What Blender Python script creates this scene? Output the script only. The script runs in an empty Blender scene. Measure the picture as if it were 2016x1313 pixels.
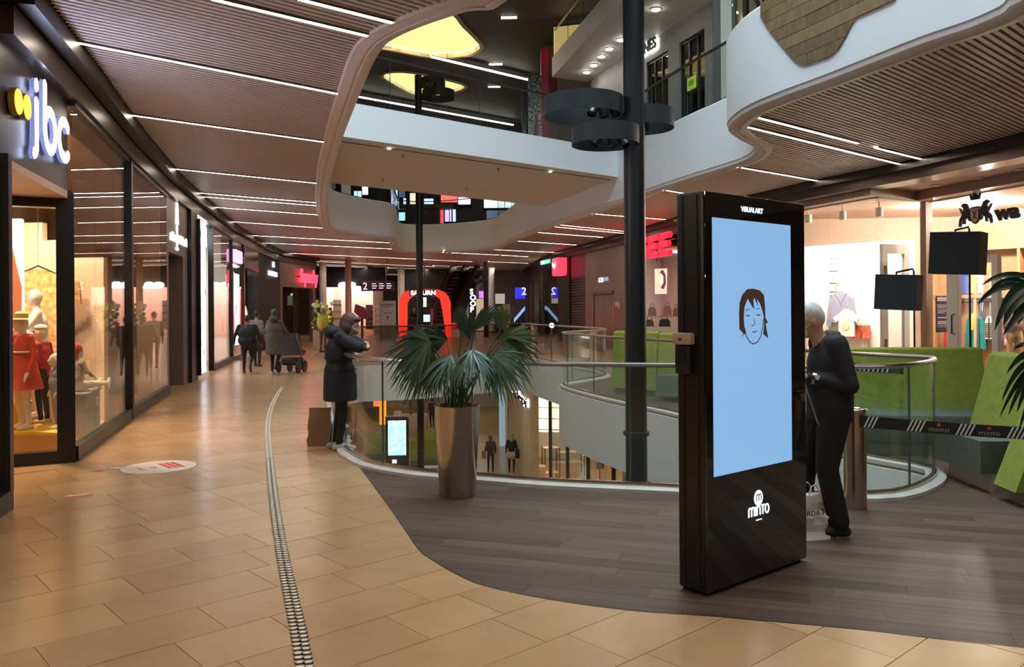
import bpy, bmesh, math, random
import numpy as np
from mathutils import Vector, Matrix
from mathutils.geometry import delaunay_2d_cdt
random.seed(7)
SC = bpy.context.scene
COL = SC.collection
# ---------------------------------------------------------------- camera
F, CX, CY, ROLL, EYE = 1610.0, 1008.0, 607.5, math.radians(.4), 1.6
cam_d = bpy.data.cameras.new('camera'); cam = bpy.data.objects.new('camera', cam_d); COL.objects.link(cam)
cam_d.sensor_width = 36.0; cam_d.lens = F/2016*36; cam_d.shift_y = -(656.5-CY)/2016
cam_d.clip_start = .05; cam_d.clip_end = 300
_r = Vector((math.cos(ROLL), 0, -math.sin(ROLL))); _u = Vector((math.sin(ROLL), 0, math.cos(ROLL)))
cam.matrix_world = Matrix(((_r.x, _u.x, 0, 0), (_r.y, _u.y, -1, 0), (_r.z, _u.z, 0, EYE), (0, 0, 0, 1)))
SC.camera = cam
# ---------------------------------------------------------------- world, exposure, daylight
W = bpy.data.worlds.new('world'); SC.world = W; W.use_nodes = True
W.node_tree.nodes['Background'].inputs[0].default_value = (.62, .78, 1, 1)
W.node_tree.nodes['Background'].inputs[1].default_value = 1.6
SC.view_settings.view_transform = 'Standard'; SC.view_settings.look = 'None'
SC.view_settings.gamma = 1; SC.view_settings.use_curve_mapping = False
SC.view_settings.exposure = 0.45
def area_light(name, loc, size, energy, color=(1, 1, 1), rot=(0, 0, 0), size_y=None):
    d = bpy.data.lights.new(name, 'AREA'); d.energy = energy; d.color = color; d.size = size
    if size_y: d.shape = 'RECTANGLE'; d.size_y = size_y
    o = bpy.data.objects.new(name, d); o.location = loc; o.rotation_euler = rot; COL.objects.link(o); return o
def point_light(name, loc, energy, color=(1, .8, .6), r=.1):
    d = bpy.data.lights.new(name, 'POINT'); d.energy = energy; d.color = color; d.shadow_soft_size = r
    o = bpy.data.objects.new(name, d); o.location = loc; COL.objects.link(o); return o
def spot_light(name, loc, target, energy, color=(1, .85, .65), angle=70, r=.06):
    d = bpy.data.lights.new(name, 'SPOT'); d.energy = energy; d.color = color; d.shadow_soft_size = r
    d.spot_size = math.radians(angle); d.spot_blend = .6
    o = bpy.data.objects.new(name, d); o.location = loc; COL.objects.link(o)
    o.rotation_euler = (Vector(target)-Vector(loc)).to_track_quat('-Z', 'Y').to_euler(); return o
# daylight falling through the glazed roof opening above the near end of the atrium
area_light('daylight_skylight', (2.0, 8.5, 12.0), 5.0, 1500, (.68, .87, 1.0), (0, 0, 0), 9.0)
# ---------------------------------------------------------------- pixel helpers: direction from the photo, distance from a plane or wall
def ray(px, py):
    a = (px-CX)/F; b = -(py-CY)/F
    return Vector((a*math.cos(ROLL)+b*math.sin(ROLL), 1.0, -a*math.sin(ROLL)+b*math.cos(ROLL)))
def P(px, py, z=0.0):
    d = ray(px, py); t = (z-EYE)/d.z
    return Vector((d.x*t, t, z))
def Q(px, py, depth):
    d = ray(px, py); return Vector((d.x*depth, depth, EYE+d.z*depth))
def onwall(A, B, px, py):
    """(s, z) of the pixel on the vertical wall through A and B (s measured from A towards B)"""
    d = ray(px, py); ax, ay = A[0], A[1]; ex, ey = B[0]-ax, B[1]-ay; L = math.hypot(ex, ey); ex /= L; ey /= L
    t = (ax*ey-ay*ex)/(d.x*ey-d.y*ex)
    x, y = d.x*t, d.y*t
    return (x-ax)*ex+(y-ay)*ey, EYE+d.z*t
def lerp(a, b, t): return a+(b-a)*t
def cr(pts, n=6, closed=False):
    pts = [Vector((p[0], p[1])) for p in pts]; N = len(pts); out = []
    rng = range(N if closed else N-1)
    for i in rng:
        if closed: p0, p1, p2, p3 = pts[i-1], pts[i], pts[(i+1) % N], pts[(i+2) % N]
        else: p0, p1, p2, p3 = pts[max(i-1, 0)], pts[i], pts[i+1], pts[min(i+2, N-1)]
        for k in range(n):
            t = k/n
            out.append(.5*((2*p1)+(p2-p0)*t+(2*p0-5*p1+4*p2-p3)*t*t+(3*p1-p0-3*p2+p3)*t**3))
    if not closed: out.append(pts[-1].copy())
    return out
def inside(p, poly):
    x, y = p[0], p[1]; c = False; n = len(poly); j = n-1
    for i in range(n):
        xi, yi = poly[i][0], poly[i][1]; xj, yj = poly[j][0], poly[j][1]
        if (yi > y) != (yj > y) and x < (xj-xi)*(y-yi)/(yj-yi)+xi: c = not c
        j = i
    return c
def area2(poly):
    return sum(poly[i-1][0]*poly[i][1]-poly[i][0]*poly[i-1][1] for i in range(len(poly)))/2
def cells(polys, test):
    """constrained triangulation of several outlines; keeps the triangles whose centre passes test"""
    vs = []; es = []
    for pl in polys:
        b = len(vs); vs += [Vector((p[0], p[1])) for p in pl]
        es += [(b+i, b+(i+1) % len(pl)) for i in range(len(pl))]
    v, e, f, *_ = delaunay_2d_cdt(vs, es, [], 0, 1e-5)
    keep = []
    for t in f:
        c = (v[t[0]]+v[t[1]]+v[t[2]])/3
        if test(c): keep.append(list(t))
    return v, keep
# ---------------------------------------------------------------- mesh builder
class MB:
    def __init__(s): s.v = []; s.f = []; s.m = []
    def add(s, vs, fs, m=0):
        b = len(s.v); s.v += [tuple(v) for v in vs]; s.f += [tuple(b+i for i in f) for f in fs]; s.m += [m]*len(fs); return s
    def box(s, c, d, rz=0, m=0, M=None):
        x, y, z = d[0]/2, d[1]/2, d[2]/2; R = M or Matrix.Rotation(rz, 3, 'Z'); c = Vector(c)
        vs = [c+R @ Vector((i*x, j*y, k*z)) for k in (-1, 1) for j in (-1, 1) for i in (-1, 1)]
        return s.add(vs, [(0, 2, 3, 1), (4, 5, 7, 6), (0, 1, 5, 4), (2, 6, 7, 3), (0, 4, 6, 2), (1, 3, 7, 5)], m)
    def b2(s, lo, hi, m=0):
        return s.box([(lo[i]+hi[i])/2 for i in range(3)], [abs(hi[i]-lo[i]) for i in range(3)], 0, m)
    def rbox(s, lo, hi, r=.02, m=0):
        """box with rounded vertical and horizontal edges (chamfered)"""
        lo = Vector(lo); hi = Vector(hi); r = min(r, *(abs(hi[i]-lo[i])*.45 for i in range(3)))
        prof = [(r, 0), (r*.3, r*.3), (0, r)]
        loops = []
        def loop(ins, z): return [(lo.x+ins+r, lo.y+ins, z), (hi.x-ins-r, lo.y+ins, z), (hi.x-ins, lo.y+ins+r, z), (hi.x-ins, hi.y-ins-r, z), (hi.x-ins-r, hi.y-ins, z), (lo.x+ins+r, hi.y-ins, z), (lo.x+ins, hi.y-ins-r, z), (lo.x+ins, lo.y+ins+r, z)]
        for ins, dz in prof: loops.append(loop(ins, lo.z+dz))
        for ins, dz in reversed(prof): loops.append(loop(ins, hi.z-dz))
        vs = [p for l in loops for p in l]; fs = []
        for k in range(len(loops)-1):
            for i in range(8): j = (i+1) % 8; fs.append((k*8+i, k*8+j, (k+1)*8+j, (k+1)*8+i))
        fs.append(tuple(range(7, -1, -1))); fs.append(tuple((len(loops)-1)*8+i for i in range(8)))
        return s.add(vs, fs, m)
    def prism(s, poly, z0, z1, m=0):
        poly = list(poly)
        if area2(poly) < 0: poly = poly[::-1]
        n = len(poly); vs = [(p[0], p[1], z0) for p in poly]+[(p[0], p[1], z1) for p in poly]
        fs = [tuple(range(n-1, -1, -1)), tuple(range(n, 2*n))]+[(i, (i+1) % n, n+(i+1) % n, n+i) for i in range(n)]
        return s.add(vs, fs, m)
    def vprism(s, poly, y0, y1, m=0):
        """outline in x,z extruded along y (y0 nearer the viewer)"""
        poly = list(poly)
        if area2(poly) < 0: poly = poly[::-1]
        n = len(poly); vs = [(p[0], y0, p[1]) for p in poly]+[(p[0], y1, p[1]) for p in poly]
        fs = [tuple(range(n)), tuple(range(2*n-1, n-1, -1))]+[(i, n+i, n+(i+1) % n, (i+1) % n) for i in range(n)]
        return s.add(vs, fs, m)
    def xprism(s, poly, x0, x1, m=0):
        """outline in y,z extruded along x"""
        poly = list(poly)
        if area2(poly) < 0: poly = poly[::-1]
        n = len(poly); vs = [(x0, p[0], p[1]) for p in poly]+[(x1, p[0], p[1]) for p in poly]
        fs = [tuple(range(n-1, -1, -1)), tuple(range(n, 2*n))]+[(i, (i+1) % n, n+(i+1) % n, n+i) for i in range(n)]
        return s.add(vs, fs, m)
    def plate(s, outer, holes, z0, z1, m=0, sides=True):
        v, t = cells([outer]+holes, lambda c: inside(c, outer) and not any(inside(c, h) for h in holes))
        return s.slab(v, t, z0, z1, m, sides)
    def slab(s, v, t, z0, z1, m=0, sides=True):
        n = len(v); vs = [(p.x, p.y, z0) for p in v]+[(p.x, p.y, z1) for p in v]; fs = []; ed = {}
        for f in t:
            if area2([v[i] for i in f]) < 0: f = f[::-1]
            fs.append(tuple(n+i for i in f)); fs.append(tuple(reversed(f)))
            for i in range(len(f)):
                a, b = f[i], f[(i+1) % len(f)]
                if (b, a) in ed: del ed[(b, a)]
                else: ed[(a, b)] = 1
        if sides:
            for a, b in ed: fs.append((a, b, n+b, n+a))
        return s.add(vs, fs, m)
    def sweep(s, path, prof, closed=False, m=0, caps=True):
        """path 2-D; prof = closed outline of (offset to the left of travel, z)"""
        path = [Vector((p[0], p[1])) for p in path]; N = len(path); K = len(prof); vs = []
        for i, p in enumerate(path):
            if closed: a, b = path[i-1], path[(i+1) % N]
            else: a, b = path[max(i-1, 0)], path[min(i+1, N-1)]
            t = (b-a); t.normalize(); nrm = Vector((-t.y, t.x))
            if 0 < i < N-1 or closed:
                d1 = (p-path[i-1]).normalized(); d2 = (path[(i+1) % N]-p).normalized()
                k = 1/max(.5, math.sqrt(max(0, (1+d1.dot(d2))/2)))
            else: k = 1
            for o, z in prof: q = p+nrm*o*k; vs.append((q.x, q.y, z))
        fs = []
        flip = area2(prof) > 0
        for i in range(N if closed else N-1):
            j = (i+1) % N
            for k in range(K):
                l = (k+1) % K; f = (i*K+k, j*K+k, j*K+l, i*K+l)
                fs.append(f if not flip else f[::-1])
        if not closed and caps:
            c0 = tuple(range(K)); c1 = tuple((N-1)*K+k for k in range(K-1, -1, -1))
            fs += [c0, c1] if flip else [c0[::-1], c1[::-1]]
        return s.add(vs, fs, m)
    def tube(s, path, r, n=8, m=0, closed=False, cap=True):
        path = [Vector(p) for p in path]; N = len(path); rs = r if isinstance(r, (list, tuple)) else [r]*N; vs = []; fs = []
        up = None
        for i, p in enumerate(path):
            if closed: t = path[(i+1) % N]-path[i-1]
            else: t = path[min(i+1, N-1)]-path[max(i-1, 0)]
            t.normalize()
            if up is None:
                up = Vector((0, 0, 1)) if abs(t.z) < .9 else Vector((1, 0, 0))
            a = up-t*up.dot(t)
            if a.length < 1e-4: a = t.orthogonal()
            a.normalize(); up = a; b = t.cross(a)
            for k in range(n):
                w = 2*math.pi*k/n; vs.append(p+(a*math.cos(w)+b*math.sin(w))*rs[i])
        for i in range(N if closed else N-1):
            j = (i+1) % N
            for k in range(n): l = (k+1) % n; fs.append((i*n+k, i*n+l, j*n+l, j*n+k))
        if not closed and cap: fs += [tuple(range(n-1, -1, -1)), tuple((N-1)*n+k for k in range(n))]
        return s.add(vs, fs, m)
    def lathe(s, prof, n=24, c=(0, 0, 0), m=0, M=None):
        vs = []; fs = []; K = len(prof); c = Vector(c)
        for i in range(n):
            w = 2*math.pi*i/n
            for r, z in prof:
                q = Vector((r*math.cos(w), r*math.sin(w), z)); vs.append(c+(M @ q if M else q))
        for i in range(n):
            j = (i+1) % n
            for k in range(K-1): fs.append((i*K+k, j*K+k, j*K+k+1, i*K+k+1))
        if prof[0][0] > 1e-5: fs.append(tuple(i*K for i in range(n-1, -1, -1)))
        if prof[-1][0] > 1e-5: fs.append(tuple(i*K+K-1 for i in range(n)))
        return s.add(vs, fs, m)
    def ell(s, c, r, n=12, k=8, m=0, M=None):
        vs = []; fs = []; c = Vector(c)
        for j in range(1, k):
            ph = math.pi*j/k
            for i in range(n):
                w = 2*math.pi*i/n; q = Vector((r[0]*math.sin(ph)*math.cos(w), r[1]*math.sin(ph)*math.sin(w), r[2]*math.cos(ph)))
                vs.append(c+(M @ q if M else q))
        top = Vector((0, 0, r[2])); vs.append(c+(M @ top if M else top)); vs.append(c-(M @ top if M else top)); T = len(vs)-2
        for j in range(k-2):
            for i in range(n): l = (i+1) % n; fs.append((j*n+i, (j+1)*n+i, (j+1)*n+l, j*n+l))
        for i in range(n): l = (i+1) % n; fs.append((T, i, l)); fs.append((T+1, (k-2)*n+l, (k-2)*n+i))
        return s.add(vs, fs, m)
    def cap(s, a, b, ra, rb, n=10, m=0):
        a = Vector(a); b = Vector(b); d = b-a; L = d.length
        if L < 1e-5: return s.ell(a, (ra, ra, ra), n, 8, m)
        q = Vector((0, 0, 1)).rotation_difference(d).to_matrix()
        pr = [(0, -ra)]+[(ra*math.sin(w), -ra*math.cos(w)) for w in (math.pi/6, math.pi/3, math.pi/2)]
        pr += [(rb*math.cos(w), L+rb*math.sin(w)) for w in (0, math.pi/6, math.pi/3)]+[(0, L+rb)]
        return s.lathe(pr, n, a, m, q)
    def build(s, name, mats, parent=None, loc=None, rotz=0, sharp=35, flat=False):
        me = bpy.data.meshes.new(name); me.from_pydata(s.v, [], s.f); me.update()
        for mt in (mats if isinstance(mats, (list, tuple)) else [mats]): me.materials.append(mt)
        if any(s.m): me.polygons.foreach_set('material_index', s.m)
        if not flat:
            me.shade_smooth()
            me.set_sharp_from_angle(angle=math.radians(sharp))
        o = bpy.data.objects.new(name, me); COL.objects.link(o)
        if parent: o.parent = parent
        if loc is not None: o.location = loc
        o.rotation_euler[2] = rotz
        return o
def tag(o, label=None, cat=None, group=None, kind=None):
    if label: o['label'] = label
    if cat: o['category'] = cat
    if group: o['group'] = group
    if kind: o['kind'] = kind
    return o
def thing(name, label, cat, loc=(0, 0, 0), rotz=0, group=None, kind=None):
    o = bpy.data.objects.new(name, None); o.empty_display_size = .1; COL.objects.link(o)
    o.location = loc; o.rotation_euler = (0, 0, rotz)
    return tag(o, label, cat, group, kind)
def struct(o, label=None): return tag(o, label, kind='structure')
def copy_tree(o, parent=None):
    c = o.copy(); COL.objects.link(c); c.parent = parent
    for ch in o.children: copy_tree(ch, c)
    return c
def text(name, body, size, mat, parent, loc, extrude=.01, align='LEFT', sx=1.0, rot=(math.pi/2, 0, 0), shear=0, bold=0):
    cu = bpy.data.curves.new(name, 'FONT'); cu.body = body; cu.size = size; cu.extrude = extrude; cu.align_x = align
    cu.shear = shear; cu.resolution_u = 3; cu.offset = bold
    t = bpy.data.objects.new(name+'_c', cu); COL.objects.link(t)
    dg = bpy.context.evaluated_depsgraph_get(); me = bpy.data.meshes.new_from_object(t.evaluated_get(dg))
    bpy.data.objects.remove(t); bpy.data.curves.remove(cu)
    me.materials.clear(); me.materials.append(mat)
    o = bpy.data.objects.new(name, me); COL.objects.link(o); o.parent = parent
    o.location = loc; o.rotation_euler = rot; o.scale = (sx, 1, 1); return o
def wallframe(A, B): return (A[0], A[1], 0), math.atan2(B[1]-A[1], B[0]-A[0])
# ---------------------------------------------------------------- materials (all procedural)
def nt(name):
    m = bpy.data.materials.new(name); m.use_nodes = True; t = m.node_tree; return m, t, t.nodes['Principled BSDF']
def mat(name, col, rough=.5, metal=0, var=0, scale=6, bump=0, bscale=60, emit=0, ecol=None, coat=0, spec=.5, trans=0):
    m, t, b = nt(name); N = t.nodes; L = t.links
    b.inputs['Base Color'].default_value = (*col, 1); b.inputs['Roughness'].default_value = rough; b.inputs['Metallic'].default_value = metal
    b.inputs['Specular IOR Level'].default_value = spec
    if coat: b.inputs['Coat Weight'].default_value = coat; b.inputs['Coat Roughness'].default_value = .03
    if emit: b.inputs['Emission Color'].default_value = (*(ecol or col), 1); b.inputs['Emission Strength'].default_value = emit
    if var or bump:
        tc = N.new('ShaderNodeTexCoord')
    if var:
        n = N.new('ShaderNodeTexNoise'); n.inputs['Scale'].default_value = scale; n.inputs['Detail'].default_value = 4
        L.new(tc.outputs['Object'], n.inputs['Vector'])
        r = N.new('ShaderNodeValToRGB'); r.color_ramp.elements[0].position = .3; r.color_ramp.elements[1].position = .7
        r.color_ramp.elements[0].color = (*[c*(1-var) for c in col], 1); r.color_ramp.elements[1].color = (*[min(1, c*(1+var)) for c in col], 1)
        L.new(n.outputs['Fac'], r.inputs['Fac']); L.new(r.outputs['Color'], b.inputs['Base Color'])
    if bump:
        n2 = N.new('ShaderNodeTexNoise'); n2.inputs['Scale'].default_value = bscale; n2.inputs['Detail'].default_value = 3
        L.new(tc.outputs['Object'], n2.inputs['Vector'])
        bp = N.new('ShaderNodeBump'); bp.inputs['Strength'].default_value = bump; bp.inputs['Distance'].default_value = .01
        L.new(n2.outputs['Fac'], bp.inputs['Height']); L.new(bp.outputs['Normal'], b.inputs['Normal'])
    return m
def emis(name, col, s):
    m, t, b = nt(name); b.inputs['Base Color'].default_value = (*[c*.5 for c in col], 1)
    b.inputs['Emission Color'].default_value = (*col, 1); b.inputs['Emission Strength'].default_value = s; return m
def glass_mat(name, tint=(.93, .97, .95), f0=.06, haze=0.0):
    """thin architectural pane: see-through with a Fresnel mirror on top"""
    m = bpy.data.materials.new(name); m.use_nodes = True; t = m.node_tree; N = t.nodes; L = t.links; N.clear()
    o = N.new('ShaderNodeOutputMaterial'); tr = N.new('ShaderNodeBsdfTransparent'); tr.inputs[0].default_value = (*tint, 1)
    gl = N.new('ShaderNodeBsdfGlossy'); gl.inputs['Roughness'].default_value = .01; gl.inputs[0].default_value = (.95, .97, .96, 1)
    lw = N.new('ShaderNodeLayerWeight'); lw.inputs['Blend'].default_value = .5
    pw = N.new('ShaderNodeMath'); pw.operation = 'POWER'; pw.inputs[1].default_value = 4.0; L.new(lw.outputs['Facing'], pw.inputs[0])
    mp = N.new('ShaderNodeMapRange'); mp.inputs['To Min'].default_value = f0*.6; mp.inputs['To Max'].default_value = .6
    L.new(pw.outputs[0], mp.inputs['Value'])
    mx = N.new('ShaderNodeMixShader'); L.new(mp.outputs[0], mx.inputs[0]); L.new(tr.outputs[0], mx.inputs[1]); L.new(gl.outputs[0], mx.inputs[2])
    L.new(mx.outputs[0], o.inputs[0]); return m
M = {}
def stone_mat(name, c1, c2, rough, fleck=True):
    m, t, b = nt(name); N = t.nodes; L = t.links
    g = N.new('ShaderNodeNewGeometry'); oi = N.new('ShaderNodeObjectInfo')
    n = N.new('ShaderNodeTexNoise'); n.inputs['Scale'].default_value = 1.7; n.inputs['Detail'].default_value = 6; n.inputs['Roughness'].default_value = .62
    L.new(g.outputs['Position'], n.inputs['Vector'])
    n2 = N.new('ShaderNodeTexNoise'); n2.inputs['Scale'].default_value = 9; n2.inputs['Detail'].default_value = 5; L.new(g.outputs['Position'], n2.inputs['Vector'])
    a = N.new('ShaderNodeMath'); a.operation = 'ADD'; L.new(oi.outputs['Random'], a.inputs[0]); L.new(g.outputs['Random Per Island'], a.inputs[1])
    fr = N.new('ShaderNodeMath'); fr.operation = 'FRACT'; L.new(a.outputs[0], fr.inputs[0])
    mix = N.new('ShaderNodeMath'); mix.operation = 'MULTIPLY_ADD'; L.new(fr.outputs[0], mix.inputs[0]); mix.inputs[1].default_value = .45; L.new(n.outputs['Fac'], mix.inputs[2])
    r = N.new('ShaderNodeValToRGB'); r.color_ramp.elements[0].position = .3; r.color_ramp.elements[1].position = 1.05
    r.color_ramp.elements[0].color = (*c1, 1); r.color_ramp.elements[1].color = (*c2, 1); L.new(mix.outputs[0], r.inputs['Fac'])
    # sparse dark fossil flecks
    n3 = N.new('ShaderNodeTexNoise'); n3.inputs['Scale'].default_value = 5.5; n3.inputs['Detail'].default_value = 3; L.new(g.outputs['Position'], n3.inputs['Vector'])
    fl = N.new('ShaderNodeValToRGB'); fl.color_ramp.elements[0].position = .235; fl.color_ramp.elements[0].color = (.62, .58, .52, 1); fl.color_ramp.elements[1].position = .275; fl.color_ramp.elements[1].color = (1, 1, 1, 1); L.new(n3.outputs['Fac'], fl.inputs[0])
    mc = N.new('ShaderNodeMixRGB'); mc.blend_type = 'MULTIPLY'; mc.inputs[0].default_value = 1 if fleck else 0; L.new(r.outputs[0], mc.inputs[1]); L.new(fl.outputs[0], mc.inputs[2])
    L.new(mc.outputs[0], b.inputs['Base Color'])
    rr = N.new('ShaderNodeMapRange'); rr.inputs['To Min'].default_value = rough-.06 if fleck else rough; rr.inputs['To Max'].default_value = rough+.08 if fleck else rough; L.new(n2.outputs['Fac'], rr.inputs['Value']); L.new(rr.outputs[0], b.inputs['Roughness'])
    return m
M['stone'] = stone_mat('beige_limestone', (.365, .22, .105), (.505, .325, .165), .22)
M['stone_far'] = stone_mat('beige_limestone_far', (.385, .235, .115), (.46, .295, .15), .27, False)
M['grout'] = mat('grout', (.2, .14, .09), .8)
def wood_mat(name, c1, c2, rough, ang, grain=26, spec=.5):
    m, t, b = nt(name); N = t.nodes; L = t.links
    g = N.new('ShaderNodeNewGeometry'); oi = N.new('ShaderNodeObjectInfo')
    mp = N.new('ShaderNodeMapping'); mp.inputs['Rotation'].default_value = (0, 0, -ang); L.new(g.outputs['Position'], mp.inputs['Vector'])
    m2 = N.new('ShaderNodeMapping'); m2.inputs['Scale'].default_value = (1.2, grain, 6); L.new(mp.outputs[0], m2.inputs['Vector'])
    ad = N.new('ShaderNodeVectorMath'); ad.operation = 'ADD'; L.new(m2.outputs[0], ad.inputs[0])
    cb = N.new('ShaderNodeCombineXYZ'); k = N.new('ShaderNodeMath'); k.operation = 'MULTIPLY'; k.inputs[1].default_value = 40; L.new(oi.outputs['Random'], k.inputs[0]); L.new(k.outputs[0], cb.inputs[0]); L.new(cb.outputs[0], ad.inputs[1])
    n = N.new('ShaderNodeTexNoise'); n.inputs['Scale'].default_value = 1; n.inputs['Detail'].default_value = 5; L.new(ad.outputs[0], n.inputs['Vector'])
    a = N.new('ShaderNodeMath'); a.operation = 'ADD'; L.new(oi.outputs['Random'], a.inputs[0]); L.new(g.outputs['Random Per Island'], a.inputs[1])
    fr = N.new('ShaderNodeMath'); fr.operation = 'FRACT'; L.new(a.outputs[0], fr.inputs[0])
    mix = N.new('ShaderNodeMath'); mix.operation = 'MULTIPLY_ADD'; L.new(fr.outputs[0], mix.inputs[0]); mix.inputs[1].default_value = .4; L.new(n.outputs['Fac'], mix.inputs[2])
    r = N.new('ShaderNodeValToRGB'); r.color_ramp.elements[0].position = .3; r.color_ramp.elements[1].position = 1.0
    r.color_ramp.elements[0].color = (*c1, 1); r.color_ramp.elements[1].color = (*c2, 1); L.new(mix.outputs[0], r.inputs['Fac']); L.new(r.outputs[0], b.inputs['Base Color'])
    b.inputs['Roughness'].default_value = rough; b.inputs['Specular IOR Level'].default_value = spec
    return m
PLANK_ANG = math.radians(-18)
M['plank'] = wood_mat('dark_vinyl_plank', (.040, .024, .016), (.120, .077, .053), .48, PLANK_ANG, spec=.35)
M['plank_joint'] = mat('plank_joint', (.02, .016, .014), .7)
M['oak_clad'] = wood_mat('weathered_oak_cladding', (.115, .066, .028), (.25, .155, .07), .6, math.radians(20), 14)
M['oak'] = wood_mat('light_oak', (.42, .25, .12), (.6, .4, .22), .5, 0, 10)
M['white'] = mat('white_paint', (.74, .74, .72), .55)
M['plaster'] = mat('ceiling_plaster', (.62, .54, .48), .6)
M['trimwhite'] = mat('ceiling_edge_trim', (.66, .58, .53), .5)
M['slat'] = mat('taupe_metal_slat', (.58, .495, .46), .42, spec=.4)
M['slatback'] = mat('slat_backing', (.17, .14, .13), .8)
M['ceil'] = mat('taupe_ceiling', (.34, .285, .26), .5)
M['strip'] = emis('light_strip', (1, .86, .68), 27)
M['stripfar'] = emis('light_strip_far', (1, .90, .76), 14)
M['black'] = mat('black_satin', (.012, .011, .011), .35)
M['blackm'] = mat('black_matt', (.012, .012, .013), .7)
M['blackgloss'] = mat('black_gloss', (.008, .007, .008), .16)
M['bronze'] = mat('dark_bronze_metal', (.09, .065, .05), .3, .7)
M['column'] = mat('anthracite_column', (.012, .0125, .013), .36, .2)
M['ring'] = mat('dark_grey_ring', (.02, .021, .024), .5, .1)
M['steel'] = mat('brushed_steel', (.46, .375, .30), .2, 1, var=.1, scale=3)
M['chrome'] = mat('polished_steel', (.7, .68, .66), .15, 1)
M['rail'] = mat('handrail_steel', (.42, .40, .39), .28, 1)
M['curb'] = mat('pale_stone_kerb', (.56, .51, .46), .4, var=.08, scale=5)
M['glass'] = glass_mat('clear_glass', (.93, .97, .95), .05)
M['shopglass'] = glass_mat('shop_glass', (.95, .95, .94), .06)
M['darkglass'] = glass_mat('tinted_glass', (.68, .64, .6), .1)
M['glassedge'] = mat('glass_edge', (.05, .09, .08), .2)
M['taupewall'] = mat('taupe_metal_panel', (.22, .175, .145), .4, .4, var=.06, scale=2)
M['greywall'] = mat('grey_render', (.42, .42, .41), .7, var=.1, scale=3, bump=.2, bscale=80)
M['roof'] = mat('dark_grey_ceiling', (.10, .10, .10), .6)
M['beigewall'] = mat('beige_shop_wall', (.62, .46, .34), .7)
M['whitewall'] = mat('white_shop_wall', (.8, .78, .74), .6)
M['pinkwall'] = mat('blush_shop_wall', (.62, .43, .36), .5)
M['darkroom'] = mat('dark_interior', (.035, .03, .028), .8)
M['green'] = mat('lime_green_upholstery', (.215, .24, .026), .85, var=.12, scale=14, bump=.15, bscale=300)
M['sage'] = mat('grey_green_upholstery', (.085, .10, .07), .85, var=.12, scale=14, bump=.15, bscale=300)
M['plinth'] = mat('bench_plinth', (.22, .19, .17), .5)
M['shutter'] = mat('dark_shutter', (.05, .028, .03), .4, .4)
M['lamp_warm'] = emis('warm_lamp', (1, .83, .6), 40)
M['lamp_white'] = emis('white_lamp', (1, .93, .84), 30)
# ---------------------------------------------------------------- outlines of the two atrium voids (traced on the floor and on the ceiling plane)
CEIL, UP, LOW = 4.3, 5.6, -5.6
def P2(px, py, z=0): q = P(px, py, z); return Vector((q.x, q.y))
v0 = [P2(*p) for p in [(690, 886), (707, 901), (740, 918), (807, 931), (864, 938), (937, 943), (1076, 954), (1195, 960), (1324, 966)]]
v0 += [Vector((2.2, 6.9)), P2(1708, 980), P2(1778, 970), P2(1817, 952), P2(1825, 940), P2(1813, 928), Vector((3.62, 8.5)), Vector((3.05, 10.0))]
v0 += [P2(*p) for p in [(1320, 817), (1230, 797), (1163, 781), (1111.5, 766), (1104, 759), (1122, 755), (1152, 750), (1183, 744), (1187, 740), (1172, 733), (1144, 728), (1106, 720), (1058, 710), (1024, 703)]]
v0 += [Vector((-1.2, 26.0)), P2(823, 713.5), P2(740, 716), P2(701, 718), Vector((-4.85, 22.3)), Vector((-4.2, 19.2)), Vector((-3.3, 15.2)), Vector((-2.5, 11.8))]
VOID0 = cr(v0, 5, True)
v1 = [P2(*p, CEIL) for p in [(996, 0), (923, 18), (845, 43), (786, 68), (754, 91), (731, 128), (706, 187), (674, 269), (652, 340), (643, 400), (648, 440), (660, 453), (719, 463), (765, 468), (778, 474), (783, 490), (795, 496), (838, 497), (898, 495), (965, 490), (987, 483), (1040, 458), (1150, 421), (1226, 396), (1272, 379), (1360, 350), (1400, 338), (1464, 317), (1486, 302), (1484, 288), (1454, 272), (1435, 253), (1464, 224), (1528, 195), (1624, 160), (1720, 123), (1816, 86), (1912, 54), (1976, 26), (2016, 0)]]
v1 += [Vector((4.95, 6.1)), Vector((4.5, 4.7)), Vector((3.2, 3.9)), Vector((1.5, 4.2)), Vector((.5, 5.4))]
VOID1 = cr(v1, 4, True)
if area2(VOID0) < 0: VOID0.reverse()
if area2(VOID1) < 0: VOID1.reverse()
def offset(path, d):
    out = []; N = len(path)
    for i in range(N):
        t = (path[(i+1) % N]-path[i-1]).normalized(); out.append(path[i]+Vector((-t.y, t.x))*d)
    return out
OUT = [(-17, -9), (17, -9), (17, 66), (-17, 66)]
# left and right shop lines
AL = [P2(*p) for p in [(12, 1003), (145, 908), (255, 825), (330, 775), (371, 753), (417, 729.6), (456, 711), (509, 691.5), (552, 679)]]+[P2(622, 671)]
ARR = [P2(*p, CEIL) for p in [(2016, 269), (1784, 323), (1624, 355), (1496, 384), (1315, 437), (1225, 463), (1093, 498), (1036, 532)]]
AR = [ARR[0]+Vector((.55, -3.2)), ARR[0]+Vector((.25, -1.6))]+ARR
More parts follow.
